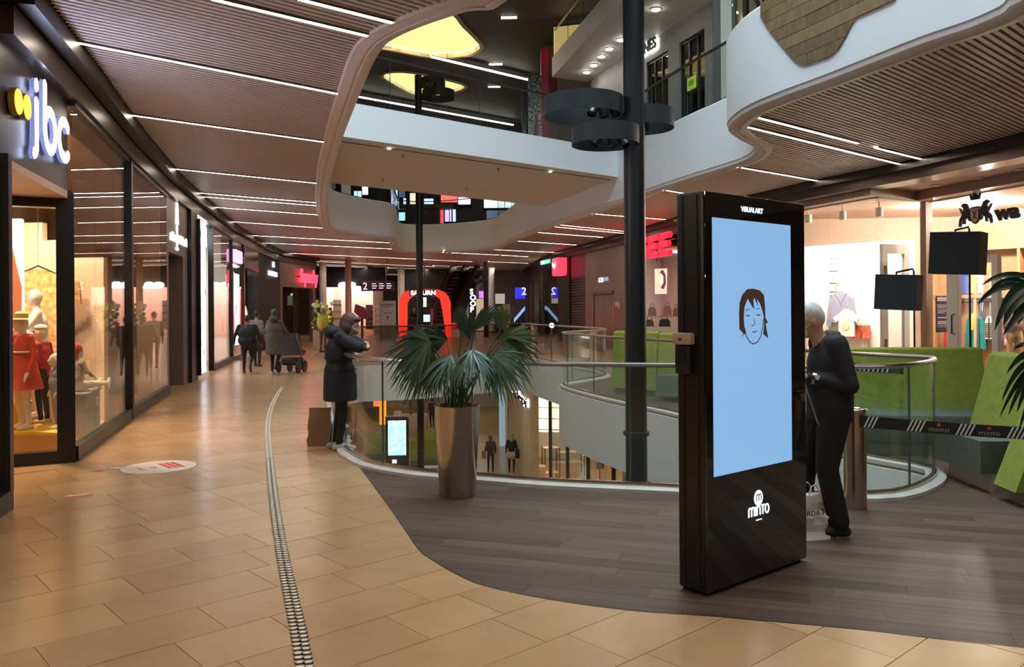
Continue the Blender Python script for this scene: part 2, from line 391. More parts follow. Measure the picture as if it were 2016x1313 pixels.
# ---------------------------------------------------------------- floor of our level
WOODB = cr([P2(*p) for p in [(681, 880), (689, 894), (727, 945), (767, 999), (798, 1044), (826, 1084), (854, 1104), (902, 1132), (957, 1154), (1076, 1179), (1235, 1201), (1400, 1213), (1500, 1222), (1700, 1240), (1850, 1258), (2016, 1275)]], 4)
WOOD = WOODB+[Vector((6, 3.0)), Vector((12, 4)), Vector((12, 19)), Vector((5.2, 19.5)), Vector((2.4, 19.0)), Vector((.2, 17.5)), Vector((.2, 9)), Vector((-1.6, 9.8))]
in_stone = lambda c: not inside(c, WOOD) and not inside(c, VOID0)
in_wood = lambda c: inside(c, WOOD) and not inside(c, VOID0)
floor = struct(MB().plate(OUT, [VOID0], -1.1, -.006).build('floor', M['stone_far']), 'beige polished limestone tile floor of the mall walkway')
mb = MB(); v, t = cells([WOOD, VOID0], in_wood); mb.slab(v, t, -.02, -.0045)
floor_wood = struct(mb.build('floor_wood', M['plank_joint']), 'dark wood plank floor zone around the atrium edge')
UA = math.radians(42); U = Vector((math.cos(UA), math.sin(UA))); V = Vector((-math.sin(UA), math.cos(UA)))
def uv(u, v): return U*u+V*v
known = {0: [2.877], 1: [2.738, 3.36], 2: [2.354, 2.83], 3: [1.418, 1.91, 2.66], 4: [.91, 1.682, 2.497], 5: [1.325, 2.15, 2.63], 6: [1.54, 2.30], 7: [1.165, 1.985], 8: [1.617, 2.364]}
tiles = []
V0, PV = 2.407, .4055
for row in range(-16, 46):
    rr = random.Random(row*7+3); k = known.get(row)
    cuts = []
    if k: cuts = list(k); lo, hi = k[0], k[-1]
    else: lo = hi = rr.uniform(1.2, 2.2); cuts = [lo]
    while hi < 16: hi += rr.choice((.8, .8, .5, .75, .62)); cuts.append(hi)
    while lo > -9: lo -= rr.choice((.8, .8, .5, .75, .62)); cuts.insert(0, lo)
    va = V0+row*PV
    for a, b in zip(cuts, cuts[1:]):
        g = .0022
        quad = [uv(a+g, va+g), uv(b-g, va+g), uv(b-g, va+PV-g), uv(a+g, va+PV-g)]
        c = sum(quad, Vector((0, 0)))/4
        if c.y < 1.6 or c.y > 15 or abs(c.x) > c.y*.68+.6: continue
        # stays on the mall side of the left shop line
        lim = AL[0].x-.25
        for i in range(len(AL)-1):
            if AL[i].y <= c.y <= AL[i+1].y: lim = lerp(AL[i].x, AL[i+1].x, (c.y-AL[i].y)/(AL[i+1].y-AL[i].y))
        if c.x < lim-.35 and c.y > AL[0].y: continue
        st = [in_stone(q) for q in quad]+[in_stone(c)]
        if not any(st): continue
        tiles.append((c.length, quad, all(st)))
tiles.sort(key=lambda t: t[0])
def tile_mb(mb, quad, whole, test, loops, top=0.0, z0=-.006, th=.012):
    if whole: mb.prism(quad, top-th, top)
    else:
        v, t = cells([quad]+loops, lambda c: inside(c, quad) and test(c))
        if t:
            used = sorted({i for f in t for i in f}); ix = {a: b for b, a in enumerate(used)}
            mb.slab([v[i] for i in used], [[ix[i] for i in f] for f in t], top-th, top)
    return mb
def near_loop(loop, c, r): # only the stretch of a long outline that matters for this piece
    return loop
stuff = MB(); n_t = 0
for i, (d, quad, whole) in enumerate(tiles):
    if n_t < 300:
        m1 = tile_mb(MB(), quad, whole, in_stone, [WOOD, VOID0], random.uniform(-.0006, .0003))
        if m1.v: m1.build('tile', M['stone'], floor, flat=True); n_t += 1
    else: tile_mb(stuff, quad, whole, in_stone, [WOOD, VOID0])
tag(stuff.build('tile_field', M['stone'], floor, flat=True), kind='stuff')
# planks
PU = Vector((math.cos(PLANK_ANG), math.sin(PLANK_ANG))); PV2 = Vector((-PU.y, PU.x)); planks = []
for row in range(-4, 70):
    rr = random.Random(row*13+5); a = -6+rr.uniform(0, 1.2)
    va = 2.4+row*.152
    while a < 11:
        b = a+1.22; g = .0008
        quad = [PU*(a+g)+PV2*(va+g), PU*(b-g)+PV2*(va+g), PU*(b-g)+PV2*(va+.152-g), PU*(a+g)+PV2*(va+.152-g)]
        a = b; c = sum(quad, Vector((0, 0)))/4
        if c.y < 2.0 or c.y > 12.2 or c.x > c.y*.66+1.0 or c.x < -2.4: continue
        st = [in_wood(q) for q in quad]+[in_wood(c)]
        if any(st): planks.append((c.length, quad, all(st)))
planks.sort(key=lambda t: t[0]); stuff = MB(); n_p = 0
for d, quad, whole in planks:
    if n_p < 290:
        m1 = tile_mb(MB(), quad, whole, in_wood, [WOOD, VOID0], random.uniform(-.0004, .0002), th=.004)
        if m1.v: m1.build('plank', M['plank'], floor_wood, flat=True); n_p += 1
    else: tile_mb(stuff, quad, whole, in_wood, [WOOD, VOID0], th=.004)
mb = stuff
v, t = cells([WOOD, VOID0, [(-3, 12.2), (13, 12.2), (13, 25), (-3, 25)]], lambda c: in_wood(c) and c.y > 12.2); mb.slab(v, t, -.004, -.0002)
tag(mb.build('plank_field', M['plank'], floor_wood, flat=True), kind='stuff')
# thin bronze edging between stone and wood
struct(MB().sweep(WOODB, [(-.004, -.004), (-.004, .0012), (.004, .0012), (.004, -.004)]).build('trim_1', M['bronze']), 'thin metal edging between the stone tiles and the dark planks')
# fascia of our slab around the void
struct(MB().sweep(VOID0, [(.0, -1.1), (.03, -1.1), (.03, -.03), (.0, -.03)], True).build('trim_2', M['white']), 'smooth white slab edge around the atrium on our level')
# ---------------------------------------------------------------- ceiling of our level with slats, edge trim, fascia of the upper slab
ceiling = struct(MB().plate(OUT, [VOID1], 4.345, 5.58).build('ceiling', M['slatback']), 'taupe slatted metal ceiling around the atrium opening')
HOLE = offset(VOID1, -.27)
def spans(va, polys, u0, u1):
    """crossings of the line v=va with outlines, in u"""
    xs = [u0, u1]
    for pl in polys:
        n = len(pl)
        for i in range(n):
            a, b = pl[i], pl[(i+1) % n]; da = a.dot(V)-va; db = b.dot(V)-va
            if (da > 0) != (db > 0): q = a+(b-a)*(da/(da-db)); xs.append(q.dot(U))
    return sorted(x for x in xs if u0 <= x <= u1)
MALL = [Vector((AL[0].x-.2, -8))]+[p+Vector((.22, .1)) for p in AL]+[Vector((-8.5, 44)), Vector((-9, 60)), Vector((2.5, 60))]+[p+Vector((-.3, 0)) for p in reversed(AR)]+[Vector((9.3, 3)), Vector((9.3, -8))]
mb = MB(); pitch = .088; va = -9.0
while va < 46:
    xs = spans(va, [HOLE, MALL], -12, 44)
    for a, b in zip(xs, xs[1:]):
        if b-a < .02: continue
        c = uv((a+b)/2, va)
        if not inside(c, MALL) or inside(c, HOLE): continue
        if c.y < -3 and c.y+.5*(b-a) < -3: continue
        q = uv((a+b)/2, va); mb.box((q.x, q.y, 4.322), (b-a, .052, .05), UA)
    va += pitch
tag(mb.build('slat_field', M['slat'], ceiling, flat=True), kind='stuff')
struct(MB().sweep(VOID1, [(.0, 4.42), (.02, 4.36), (.012, 4.30), (-.02, 4.272), (-.11, 4.262), (-.12, 4.285), (-.145, 4.285), (-.155, 4.262), (-.26, 4.275), (-.285, 4.31), (-.285, 4.42)], True).build('trim_3', M['trimwhite']), 'rounded plaster rim with a shadow groove around the ceiling opening')
struct(MB().sweep(VOID1, [(.0, 4.37), (.03, 4.37), (.03, 5.6), (.0, 5.63), (-.14, 5.63), (-.14, 4.37)], True).build('trim_4', M['white']), 'white slab edge around the atrium one level up')
# dark bulkhead above the shops
pl = [p+Vector((.12, .05)) for p in AL]
struct(MB().sweep(pl, [(-.1, 4.12), (-.1, 4.345), (.5, 4.345), (.5, 4.12)]).build('trim_5', M['black']), 'black recess where the left ceiling meets the shopfronts')
struct(MB().sweep(AL, [(-.08, 3.86), (-.08, 4.1), (.4, 4.13), (.4, 3.86)]).build('trim_6', M['bronze']), 'dark bronze bulkhead band over the left shopfronts')
pr = [p+Vector((-.1, 0)) for p in AR]
struct(MB().sweep(pr, [(.12, 4.16), (.12, 4.345), (-.6, 4.345), (-.6, 4.16)]).build('trim_7', M['black']), 'black recess where the right ceiling meets the shopfronts')
struct(MB().sweep(AR, [(.02, 3.98), (.02, 4.16), (-.5, 4.16), (-.5, 3.98)]).build('trim_8', M['bronze']), 'dark bronze bulkhead band over the right shopfronts')
# ---------------------------------------------------------------- linear lights (px ends on the ceiling plane)
LEFT = [((590, -2), (772, 44)), ((420, -2), (732, 72)), ((85, 70), (675, 186)), ((200, 218), (645, 280)), ((302, 328), (630, 361)), ((350, 376), (629, 399)), ((364, 384), (629, 405)), ((388, 405), (632, 423)), ((428, 434), (640, 449)), ((470, 462), (773, 478)), ((500, 477), (775, 490)), ((541, 497), (822, 510)), ((835, 511), (930, 515)), ((585, 513), (857, 525)), ((622, 522), (739, 527.5)), ((764, 527), (957, 534.6)), ((652, 530.6), (762, 534.6)), ((678, 538), (783, 541.5))]
MID = [((853, 522.7), (977, 527.5)), ((872, 496.5), (983, 502)), ((989, 502.5), (1040, 505)), ((962, 515), (1040, 518)), ((884, 537), (1030, 540))]
RIGHT = [((1465, 248), (1780, 325)), ((1484, 229), (1690, 282)), ((1725, 291), (1822, 315)), ((1450, 328), (1617, 357)), ((1303, 373), (1345, 380)), ((1160, 420), (1311, 432)), ((1098, 442), (1228, 455)), ((1090, 446), (1228, 459)), ((1054, 457), (1188, 467)), ((1014, 474), (1135, 482)), ((967, 491), (1091, 497))]
ordn = ['first', 'second', 'third', 'fourth', 'fifth', 'sixth', 'seventh', 'eighth', 'ninth', 'tenth', 'eleventh', 'twelfth', 'thirteenth', 'fourteenth', 'fifteenth', 'sixteenth', 'seventeenth', 'eighteenth', 'nineteenth', 'twentieth']
def strip(a, b, label, group, w=.075):
    d = (b-a); L = d.length; c = (a+b)/2
    t = thing('linear_light', label, 'ceiling light', (c.x, c.y, 4.285), math.atan2(d.y, d.x), group)
    MB().b2((-L/2, -w/2, -.004), (L/2, w/2, .004)).build('diffuser', M['strip'], t, flat=True)
    m = MB()
    for s in (-1, 1): m.b2((-L/2, s*w/2-.006, -.008), (L/2, s*w/2+.006, .05))
    m.build('housing', M['slatback'], t, flat=True)
for lst, where in ((LEFT, 'left ceiling'), (MID, 'far middle ceiling'), (RIGHT, 'right ceiling')):
    for i, (a, b) in enumerate(sorted(lst, key=lambda q: P2(*q[0], 4.285).y)):
        strip(P2(*a, 4.285), P2(*b, 4.285), f'white linear light in the {where}, {ordn[i]} counted from the camera', 'linear lights in the ceilings')
for i, (u0, u1, va) in enumerate([(-3.6, .2, 3.9), (-4, -.2, 2.6), (-4.5, -.5, 1.2), (-3.5, 1.5, -.2), (1.2, 4.5, .6), (1.5, 5.5, -1.2), (4.2, 8.6, -1.6), (-2, 2, -2.6), (-2, 3, 5.0)]):
    strip(uv(u0, va), uv(u1, va), 'white linear light in the slatted ceiling above the camera, outside the picture', 'linear lights over the camera')
# ---------------------------------------------------------------- bridge one level up
BA, BB, BC, BD = P2(676, 269, 4.95), P2(1224, 350, 4.95), P2(1095, 408, 4.95), P2(648, 360, 4.95)
e = (BB-BA).normalized(); BA2 = BA-e*1.2; BB2 = BB+e*.1; BD2 = BD-e*1.0; BC2 = BC+e*.2
bridge = struct(MB().prism([BA2, BB2, BC2, BD2], 4.95, 5.6).build('floor_bridge', [M['plaster']]), 'plaster footbridge crossing the atrium one level up')
nrm = Vector((-e.y, e.x))
MB().sweep([BA2, BB2], [(-.03, 4.945), (-.03, 5.63), (0, 5.63), (0, 4.945)]).build('front_fascia', M['white'], bridge)
MB().sweep([BA2+nrm*.42, BB2+nrm*.42], [(-.012, 4.94), (-.012, 4.952), (.012, 4.952), (.012, 4.94)]).build('soffit_slot', M['blackm'], bridge)
for k in range(2):
    q = BA+e*(1.3+4.6*k)+nrm*.42; MB().lathe([(0, 4.93), (.035, 4.93), (.035, 4.95)], 12, (q.x, q.y, 0)).build('spot_lamp', M['lamp_white'], bridge)
for k in range(6):
    q = BA+e*(.6+1.35*k)+nrm*(.9 if k % 2 else 3.9); MB().lathe([(0, 4.88), (.012, 4.885), (.02, 4.93), (.03, 4.95)], 8, (q.x, q.y, 0)).build('sprinkler', M['steel'], bridge)
# ---------------------------------------------------------------- roof far above, with lit coves and the glazed opening
ROOF = 12.2
def pr(lst, z): return [P2(a, b, z) for a, b in lst]
COVE1 = cr(pr([(878, 24), (910, 52), (938, 80), (945, 92), (932, 103), (905, 111), (845, 111), (770, 98), (700, 85), (700, 60), (790, 40)], ROOF), 4, True)
COVE2 = cr(pr([(755, 150), (762, 144), (790, 142), (830, 147), (880, 158), (908, 166), (914, 171), (900, 178), (860, 188), (820, 186), (790, 173), (765, 158)], ROOF), 4, True)
SKY = [(-.6, 4.0), (4.6, 4.0), (4.6, 13.0), (-.6, 13.0)]
roof = struct(MB().plate(OUT, [COVE1, COVE2, SKY], ROOF, ROOF+.2).build('ceiling_roof', M['roof']), 'dark grey upper ceiling far above the atrium')
M['cove'] = mat('warm_cove_paint', (.85, .62, .26), .6)
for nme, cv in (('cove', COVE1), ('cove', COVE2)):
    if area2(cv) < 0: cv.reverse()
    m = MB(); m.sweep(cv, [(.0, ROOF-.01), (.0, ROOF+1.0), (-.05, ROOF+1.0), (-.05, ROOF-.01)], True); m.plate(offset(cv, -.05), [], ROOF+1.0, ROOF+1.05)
    m.build('cove', emis('painted_cove_glow', (1, .76, .30), .85), roof)  # emission on sides and top puts the even lit look into the colour
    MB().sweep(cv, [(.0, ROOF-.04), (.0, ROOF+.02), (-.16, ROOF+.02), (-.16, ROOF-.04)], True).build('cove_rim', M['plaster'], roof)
    c = sum(cv, Vector((0, 0)))/len(cv); n = len(cv)
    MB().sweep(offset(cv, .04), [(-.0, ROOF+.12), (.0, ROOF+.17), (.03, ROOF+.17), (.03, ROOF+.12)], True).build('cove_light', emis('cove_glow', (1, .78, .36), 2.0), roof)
m = MB()
for i in range(5): m.b2((-.6+i*1.3-.03, 4, ROOF), (-.6+i*1.3+.03, 13, ROOF+.15))
for i in range(5): m.b2((-.6, 4+i*2.25-.03, ROOF), (4.6, 4+i*2.25+.03, ROOF+.15))
m.build('skylight_bar', M['black'], roof)
for a, b, where in (((850, 112), (1040, 157), 'upper'), ((703, 190), (1010, 246), 'lower')):
    a, b = P2(*a, ROOF-.3), P2(*b, ROOF-.3); d = b-a; c = (a+b)/2
    t = thing('pendant_light_bar', 'long white light bar under the dark roof, '+where+' of the two behind the bridge glass', 'light bar', (c.x, c.y, ROOF-.3), math.atan2(d.y, d.x), 'light bars under the roof')
    MB().b2((-d.length/2, -.06, -.02), (d.length/2, .06, .02)).build('diffuser', M['stripfar'], t); MB().b2((-d.length/2, -.07, .02), (d.length/2, .07, .05)).build('housing', M['black'], t)
    for k in (-.35, .35): MB().tube([(d.length*k, 0, .05), (d.length*k, 0, .3)], .012, 6).build('rod', M['black'], t)
for i, (a, b) in enumerate([(1002, 36), (976, 128), (973, 172)]):
    q = P2(a, b, ROOF-.05); t = thing('recessed_downlight', f'small elongated downlight in the dark roof, {["top","middle","lowest"][i]} of three', 'downlight', (q.x, q.y, ROOF), 0, 'downlights in the dark roof')
    MB().b2((-.28, -.09, -.03), (.28, .09, 0)).build('diffuser', M['lamp_white'], t); MB().b2((-.3, -.11, -.02), (.3, .11, .01)).build('frame', M['black'], t)
# ---------------------------------------------------------------- outer walls that close the place
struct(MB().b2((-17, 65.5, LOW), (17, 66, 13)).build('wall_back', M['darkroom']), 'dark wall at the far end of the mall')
struct(MB().b2((-17.3, -9, LOW), (-17, 66, 13)).build('wall_left_outer', M['taupewall']), 'outer wall behind the left shops')
struct(MB().b2((17, -9, LOW), (17.3, 66, 13)).build('wall_right_outer', M['taupewall']), 'outer wall behind the right shops')
struct(MB().b2((-17, -9.3, LOW), (17, -9, 13)).build('wall_front', M['taupewall']), 'wall behind the camera')
struct(MB().b2((-17, -9, LOW-.3), (17, 66, LOW)).build('floor_lower', M['stone_far']), 'pale stone floor of the level below')
# ---------------------------------------------------------------- glass balustrades
def arc_lengths(path, closed):
    s = [0]
    for i in range(1, len(path)+(1 if closed else 0)): s.append(s[-1]+(path[i % len(path)]-path[i-1]).length)
    return s
def cut(path, a, b, closed=True):
    """piece of a path between arc lengths a and b"""
    s = arc_lengths(path, closed); n = len(path)
    def at(x):
        for i in range(len(s)-1):
            if s[i] <= x <= s[i+1]: return path[i].lerp(path[(i+1) % n], (x-s[i])/max(1e-6, s[i+1]-s[i]))
        return path[-1].copy()
    return [at(a)]+[path[i % n].copy() for i in range(len(s)) if a+.02 < s[i] < b-.02]+[at(b)]
def s_near(path, q):
    s = arc_lengths(path, True); best = min(range(len(path)), key=lambda i: (path[i]-q).length); return s[best]
def thin(path, d=.12):
    out = [path[0]]
    for p in path[1:-1]:
        if (p-out[-1]).length >= d: out.append(p)
    return out+[path[-1]]
def balustrade(path, joints, z0, label, top=1.12, gl='glass', kerb=True, inset=-.06, hr='rail', closed=False, out=1, flat_rail=False):
    """path: slab edge with the void on its left; joints: arc lengths where panes meet"""
    t = thing('glass_balustrade', label, 'balustrade', (path[0].x, path[0].y, z0), 0)
    o0 = path[0]
    loc = [p-o0 for p in path]
    ps = list(zip(joints, joints[1:]))
    for a, b in ps:
        pc = thin(cut(loc, a+.006, b-.006, False), .1)
        MB().sweep(pc, [(inset-.008, .03), (inset+.008, .03), (inset+.008, top-.03), (inset-.008, top-.03)]).build('pane', M[gl], t)
        q = pc[-1]; d = (pc[-1]-pc[-2]).normalized(); n = Vector((-d.y, d.x))*inset
        MB().box((q.x+n.x, q.y+n.y, top/2), (.008, .018, top-.08), math.atan2(d.y, d.x)).build('pane_edge', M['glassedge'], t)
    pth = thin(loc, .15)
    if flat_rail: MB().sweep(pth, [(inset-.03, top-.035), (inset+.03, top-.035), (inset+.03, top), (inset-.03, top)]).build('handrail', M[hr], t)
    else: MB().sweep(pth, [(inset+.03*math.cos(w), top-.02+.022*math.sin(w)) for w in [k*math.pi/5 for k in range(10)]]).build('handrail', M[hr], t)
    if kerb:
        MB().sweep(pth, [(inset-.1, -.004), (inset+.075, -.004), (inset+.075, .035), (inset+.02, .045), (inset-.07, .045), (inset-.1, .03)]).build('kerb', M['curb'], t)
        MB().sweep(pth, [(inset-.02, .045), (inset+.02, .045), (inset+.02, .075), (inset-.02, .075)]).build('clamp_profile', M['steel'], t)
    else: MB().sweep(pth, [(inset-.02, 0), (inset+.02, 0), (inset+.02, .04), (inset-.02, .04)]).build('clamp_profile', M['steel'], t)
    return t
def even(a, b, step):
    n = max(1, round((b-a)/step)); return [a+(b-a)*i/n for i in range(n+1)]
# level 0, whole ring of the void, in stretches that each read as one run
L0 = arc_lengths(VOID0, True)[-1]
def run(path, q0, q1, marks, label, z0, step=1.35, **k):
    a, b = s_near(path, q0), s_near(path, q1); LL = arc_lengths(path, True)[-1]
    if b <= a: # roll the outline so that the stretch does not cross its seam
        i = min(range(len(path)), key=lambda j: (path[j]-q0).length); path = path[i:]+path[:i]
        a, b = 0, s_near(path, q1)
    piece = cut(path, a, b)
    js = [0]
    for m in marks:
        x = s_near(path, m)-a; js.append(x)
    js.append(b-a); js = sorted(set(round(x, 3) for x in js))
    full = []
    for x, y in zip(js, js[1:]): full += even(x, y, step)[:-1]
    full.append(js[-1])
    return balustrade(piece, full, z0, label, **k)
nA = P2(690, 886)
run(VOID0, nA, Vector((3.05, 10.0)), [P2(778, 922), P2(948, 944), P2(1242, 962), P2(1778, 970), P2(1825, 940)], 'curved glass balustrade with steel handrail on the near side of the atrium', 0, 1.6)
run(VOID0, Vector((3.05, 10.0)), P2(1187, 740), [P2(1163, 781), P2(1111.5, 766), P2(1122, 755)], 'glass balustrade around the rounded bench platform across the atrium', 0, 1.5)
run(VOID0, P2(1187, 740), P2(1024, 703), [], 'glass balustrade along the right walkway behind the bench platform', 0, 1.6)
run(VOID0, P2(1024, 703), P2(701, 718), [], 'dark glass balustrade at the far end of the atrium', 0, 1.8, gl='darkglass', hr='bronze')
run(VOID0, P2(701, 718), nA, [], 'glass balustrade along the left walkway beside the leaning person', 0, 1.5)
# upper level
balustrade([BA2+nrm*.1, BB2+nrm*.1], even(0, (BB2-BA2).length, 2.2), 5.6, 'glass balustrade on the front edge of the footbridge', 1.1, kerb=False, hr='bronze', flat_rail=True, inset=0)
balustrade([BC2-nrm*.1, BD2-nrm*.1], even(0, (BD2-BC2).length, 2.2), 5.6, 'glass balustrade on the rear edge of the footbridge', 1.1, kerb=False, hr='bronze', flat_rail=True, inset=0)
V1R = VOID1
def run1(q0, q1, label, **k): return run(VOID1, q0, q1, [], label, 5.63, 1.7, kerb=False, inset=-.07, hr='bronze', flat_rail=True, **k)
a1, b1, c1 = P2(2016, 0, CEIL), P2(1435, 253, CEIL), P2(1232, 394, CEIL)
run1(a1, b1, 'upper glass balustrade above the wood clad slab edge')
run1(b1, c1, 'upper glass balustrade with a green sticker in front of the grey facade')
run1(P2(1095, 440, CEIL), P2(660, 453, CEIL), 'upper glass balustrade at the far end behind the footbridge')
# ---------------------------------------------------------------- oak cladding draped over the white slab edge on the right
i0 = s_near(VOID1, P2(1435, 253, CEIL)); 
seg = [p for p in VOID1]
def surf_s(px, py):
    """arc length and height where the pixel meets the slab edge between the nose and the picture's right border"""
    d = ray(px, py); best = None; s = arc_lengths(VOID1, True)
    for i in range(len(VOID1)):
        a, b = VOID1[i], VOID1[(i+1) % len(VOID1)]
        if a.x < 2.9 or a.y > 12.6 or a.y < 4: continue
        ex, ey = b.x-a.x, b.y-a.y; den = d.x*ey-d.y*ex
        if abs(den) < 1e-9: continue
        t = (a.x*ey-a.y*ex)/den; w = (d.x*t-a.x)/ex if abs(ex) > abs(ey) else (d.y*t-a.y)/ey
        if -1e-6 <= w <= 1+1e-6 and t > 0 and (best is None or t < best[0]): best = (t, s[i]+w*(s[i+1]-s[i]), EYE+d.z*t)
    return best[1], best[2]
outl = [surf_s(*p) for p in [(1503, 34), (1520, 60), (1545, 93), (1562, 114), (1576, 126), (1590, 129), (1615, 122), (1640, 112), (1656, 98), (1672, 70), (1684, 46), (1692, 36), (1715, 26), (1768, 2)]]
s_a, s_b = outl[0][0], outl[-1][0]
outl = outl+[(s_b+.25*(1 if s_b > s_a else -1), 5.64), (s_a, 5.64)]
sl = arc_lengths(VOID1, True)
def at_s(x, off):
    x %= sl[-1]
    for i in range(len(sl)-1):
        if sl[i] <= x <= sl[i+1]:
            a, b = VOID1[i], VOID1[(i+1) % len(VOID1)]; p = a.lerp(b, (x-sl[i])/max(1e-6, sl[i+1]-sl[i])); t = (b-a).normalized(); return p+Vector((-t.y, t.x))*off
clad = thing('trim_9', 'weathered oak board cladding hanging over the white slab edge', None, kind='structure')
lo, hi = min(s_a, s_b)-.3, max(s_a, s_b)+.3; z = 4.4; row = 0
while z < 5.64:
    x = lo-(row % 3)*.7
    while x < hi:
        rect = [(x+.003, z+.003), (x+2.397, z+.003), (x+2.397, z+.152), (x+.003, z+.152)]
        grid = [[(x+.003+2.394*k/12, z+.003), (x+.003+2.394*(k+1)/12, z+.003), (x+.003+2.394*(k+1)/12, z+.152), (x+.003+2.394*k/12, z+.152)] for k in range(12)]
        v, t = cells([outl]+grid, lambda c: inside(c, outl) and inside(c, rect))
        if t:
            used = sorted({i for f in t for i in f}); ix = {a: b for b, a in enumerate(used)}; off = .045+random.uniform(0, .008)
            m = MB(); n = len(used)
            fr = [at_s(v[i].x, off) for i in used]; bk = [at_s(v[i].x, .02) for i in used]
            vs = [(q.x, q.y, v[i].y) for q, i in zip(fr, used)]+[(q.x, q.y, v[i].y) for q, i in zip(bk, used)]
            fs = []; ed = {}
            for f in t:
                g = [ix[i] for i in f]; fs.append(tuple(g)); fs.append(tuple(n+i for i in reversed(g)))
                for k in range(3):
                    a, b = g[k], g[(k+1) % 3]
                    if (b, a) in ed: del ed[(b, a)]
                    else: ed[(a, b)] = 1
            for a, b in ed: fs.append((a, n+a, n+b, b))
            m.add(vs, fs); m.build('board', M['oak_clad'], clad, flat=True)
        x += 2.4
    z += .155; row += 1
# ---------------------------------------------------------------- columns and ring lights
def column(label, c, r, z0, z1):
    t = thing('round_column', label, 'column', (c[0], c[1], z0))
    MB().lathe([(r, 0), (r, z1-z0)], 32).build('shaft', M['column'], t)
    for z in (0, 5.6): MB().lathe([(r, z), (r+.03, z+.0), (r+.03, z+.04), (r, z+.05)], 32).build('collar', M['column'], t)
    return t
KC = Q(1251, 607, 10.3); kr = .135
column('large anthracite steel column rising through the atrium beside the totem', (KC.x, KC.y), kr, LOW, ROOF)
SCOL = Q(826.5, 607, 31.5)
column('slim dark column standing in the atrium behind the footbridge', (SCOL.x, SCOL.y), .135, LOW, 10.6)
FCOL = Q(957, 607, 47)
t = column('dark column in the far hall right of the escalator', (FCOL.x, FCOL.y), .14, 0, CEIL)
def ring_light(label, c, r, z, h, spots, col, name='ring_light', lit=()):
    """flat steel hoop clamped to a column, with spot lamps inside"""
    t = thing(name, label, 'ring light', (c[0], c[1], z), 0, 'ring lights on the columns')
    n = 48; path = [Vector((math.cos(2*math.pi*i/n)*r, math.sin(2*math.pi*i/n)*r)) for i in range(n)]
    MB().sweep(path, [(0, 0), (.012, 0), (.012, h), (0, h)], True).build('hoop', M['ring'], t)
    d = Vector((col[0]-c[0], col[1]-c[1])); L = d.length; d.normalize()
    MB().box((d.x*(r+L-kr)/2, d.y*(r+L-kr)/2, h/2), (max(.06, L-kr-r), .1, h*.8), math.atan2(d.y, d.x)).build('bracket', M['ring'], t)
    MB().tube([(d.x*r, d.y*r, h*.6), (-d.x*r, -d.y*r, h*.6)], .018, 8).build('crossbar', M['ring'], t)
    for i, (sx, tilt, az) in enumerate(spots):
        q = Vector((-d.x*r*sx, -d.y*r*sx, h*.6)); ax = Vector((math.sin(tilt)*math.cos(az), math.sin(tilt)*math.sin(az), -math.cos(tilt)))
        rot = Vector((0, 0, 1)).rotation_difference(ax).to_matrix()
        s = MB().lathe([(0, -.06), (.05, -.06), (.062, -.02), (.062, .15), (.056, .155), (.05, .13), (0, .12)], 16, q, 0, rot).build('spot_lamp', M['black'], t)
        MB().lathe([(0, .125), (.05, .125)], 16, q, 0, rot).build('lens', M['chrome'], s)
        if i in lit: MB().lathe([(0, .132), (.03, .132)], 10, q, 0, rot).build('bulb', M['lamp_white'], s)
    return t
D0 = KC.y
def ringpos(pxc, z, depth): q = Q(pxc, 607, depth); return (q.x, q.y)
ring_light('largest black hoop light on the left of the big column', ringpos(1151, 0, D0+.05), .5, 4.02, .235, [(-.5, .1, 0), (-.75, .5, 1), (-.3, .6, 4)], (KC.x, KC.y), lit=())
ring_light('lower black hoop light on the left of the big column', ringpos(1194, 0, D0-.1), .42, 3.63, .22, [(.2, .45, 3.6), (-.2, .2, 0), (-.5, .5, 5.6)], (KC.x, KC.y))
ring_light('black hoop light showing right of the big column', ringpos(1266, 0, D0+.45), .42, 3.95, .235, [(.2, .4, 1), (-.3, .4, 4)], (KC.x, KC.y))
sc = (SCOL.x, SCOL.y)
ring_light('upper small hoop light on the slim far column', (SCOL.x+.55, SCOL.y-.1), .5, 10.15, .28, [(.2, .4, 1), (-.3, .4, 4)], sc)
ring_light('lower small hoop light on the slim far column', (SCOL.x+.8, SCOL.y-.3), .62, 9.62, .3, [(.2, .4, 1), (-.3, .4, 4)], sc)
ring_light('hoop light on the dark column in the far hall', (FCOL.x-.35, FCOL.y), .32, 3.1, .2, [(.2, .4, 1)], (FCOL.x, FCOL.y))
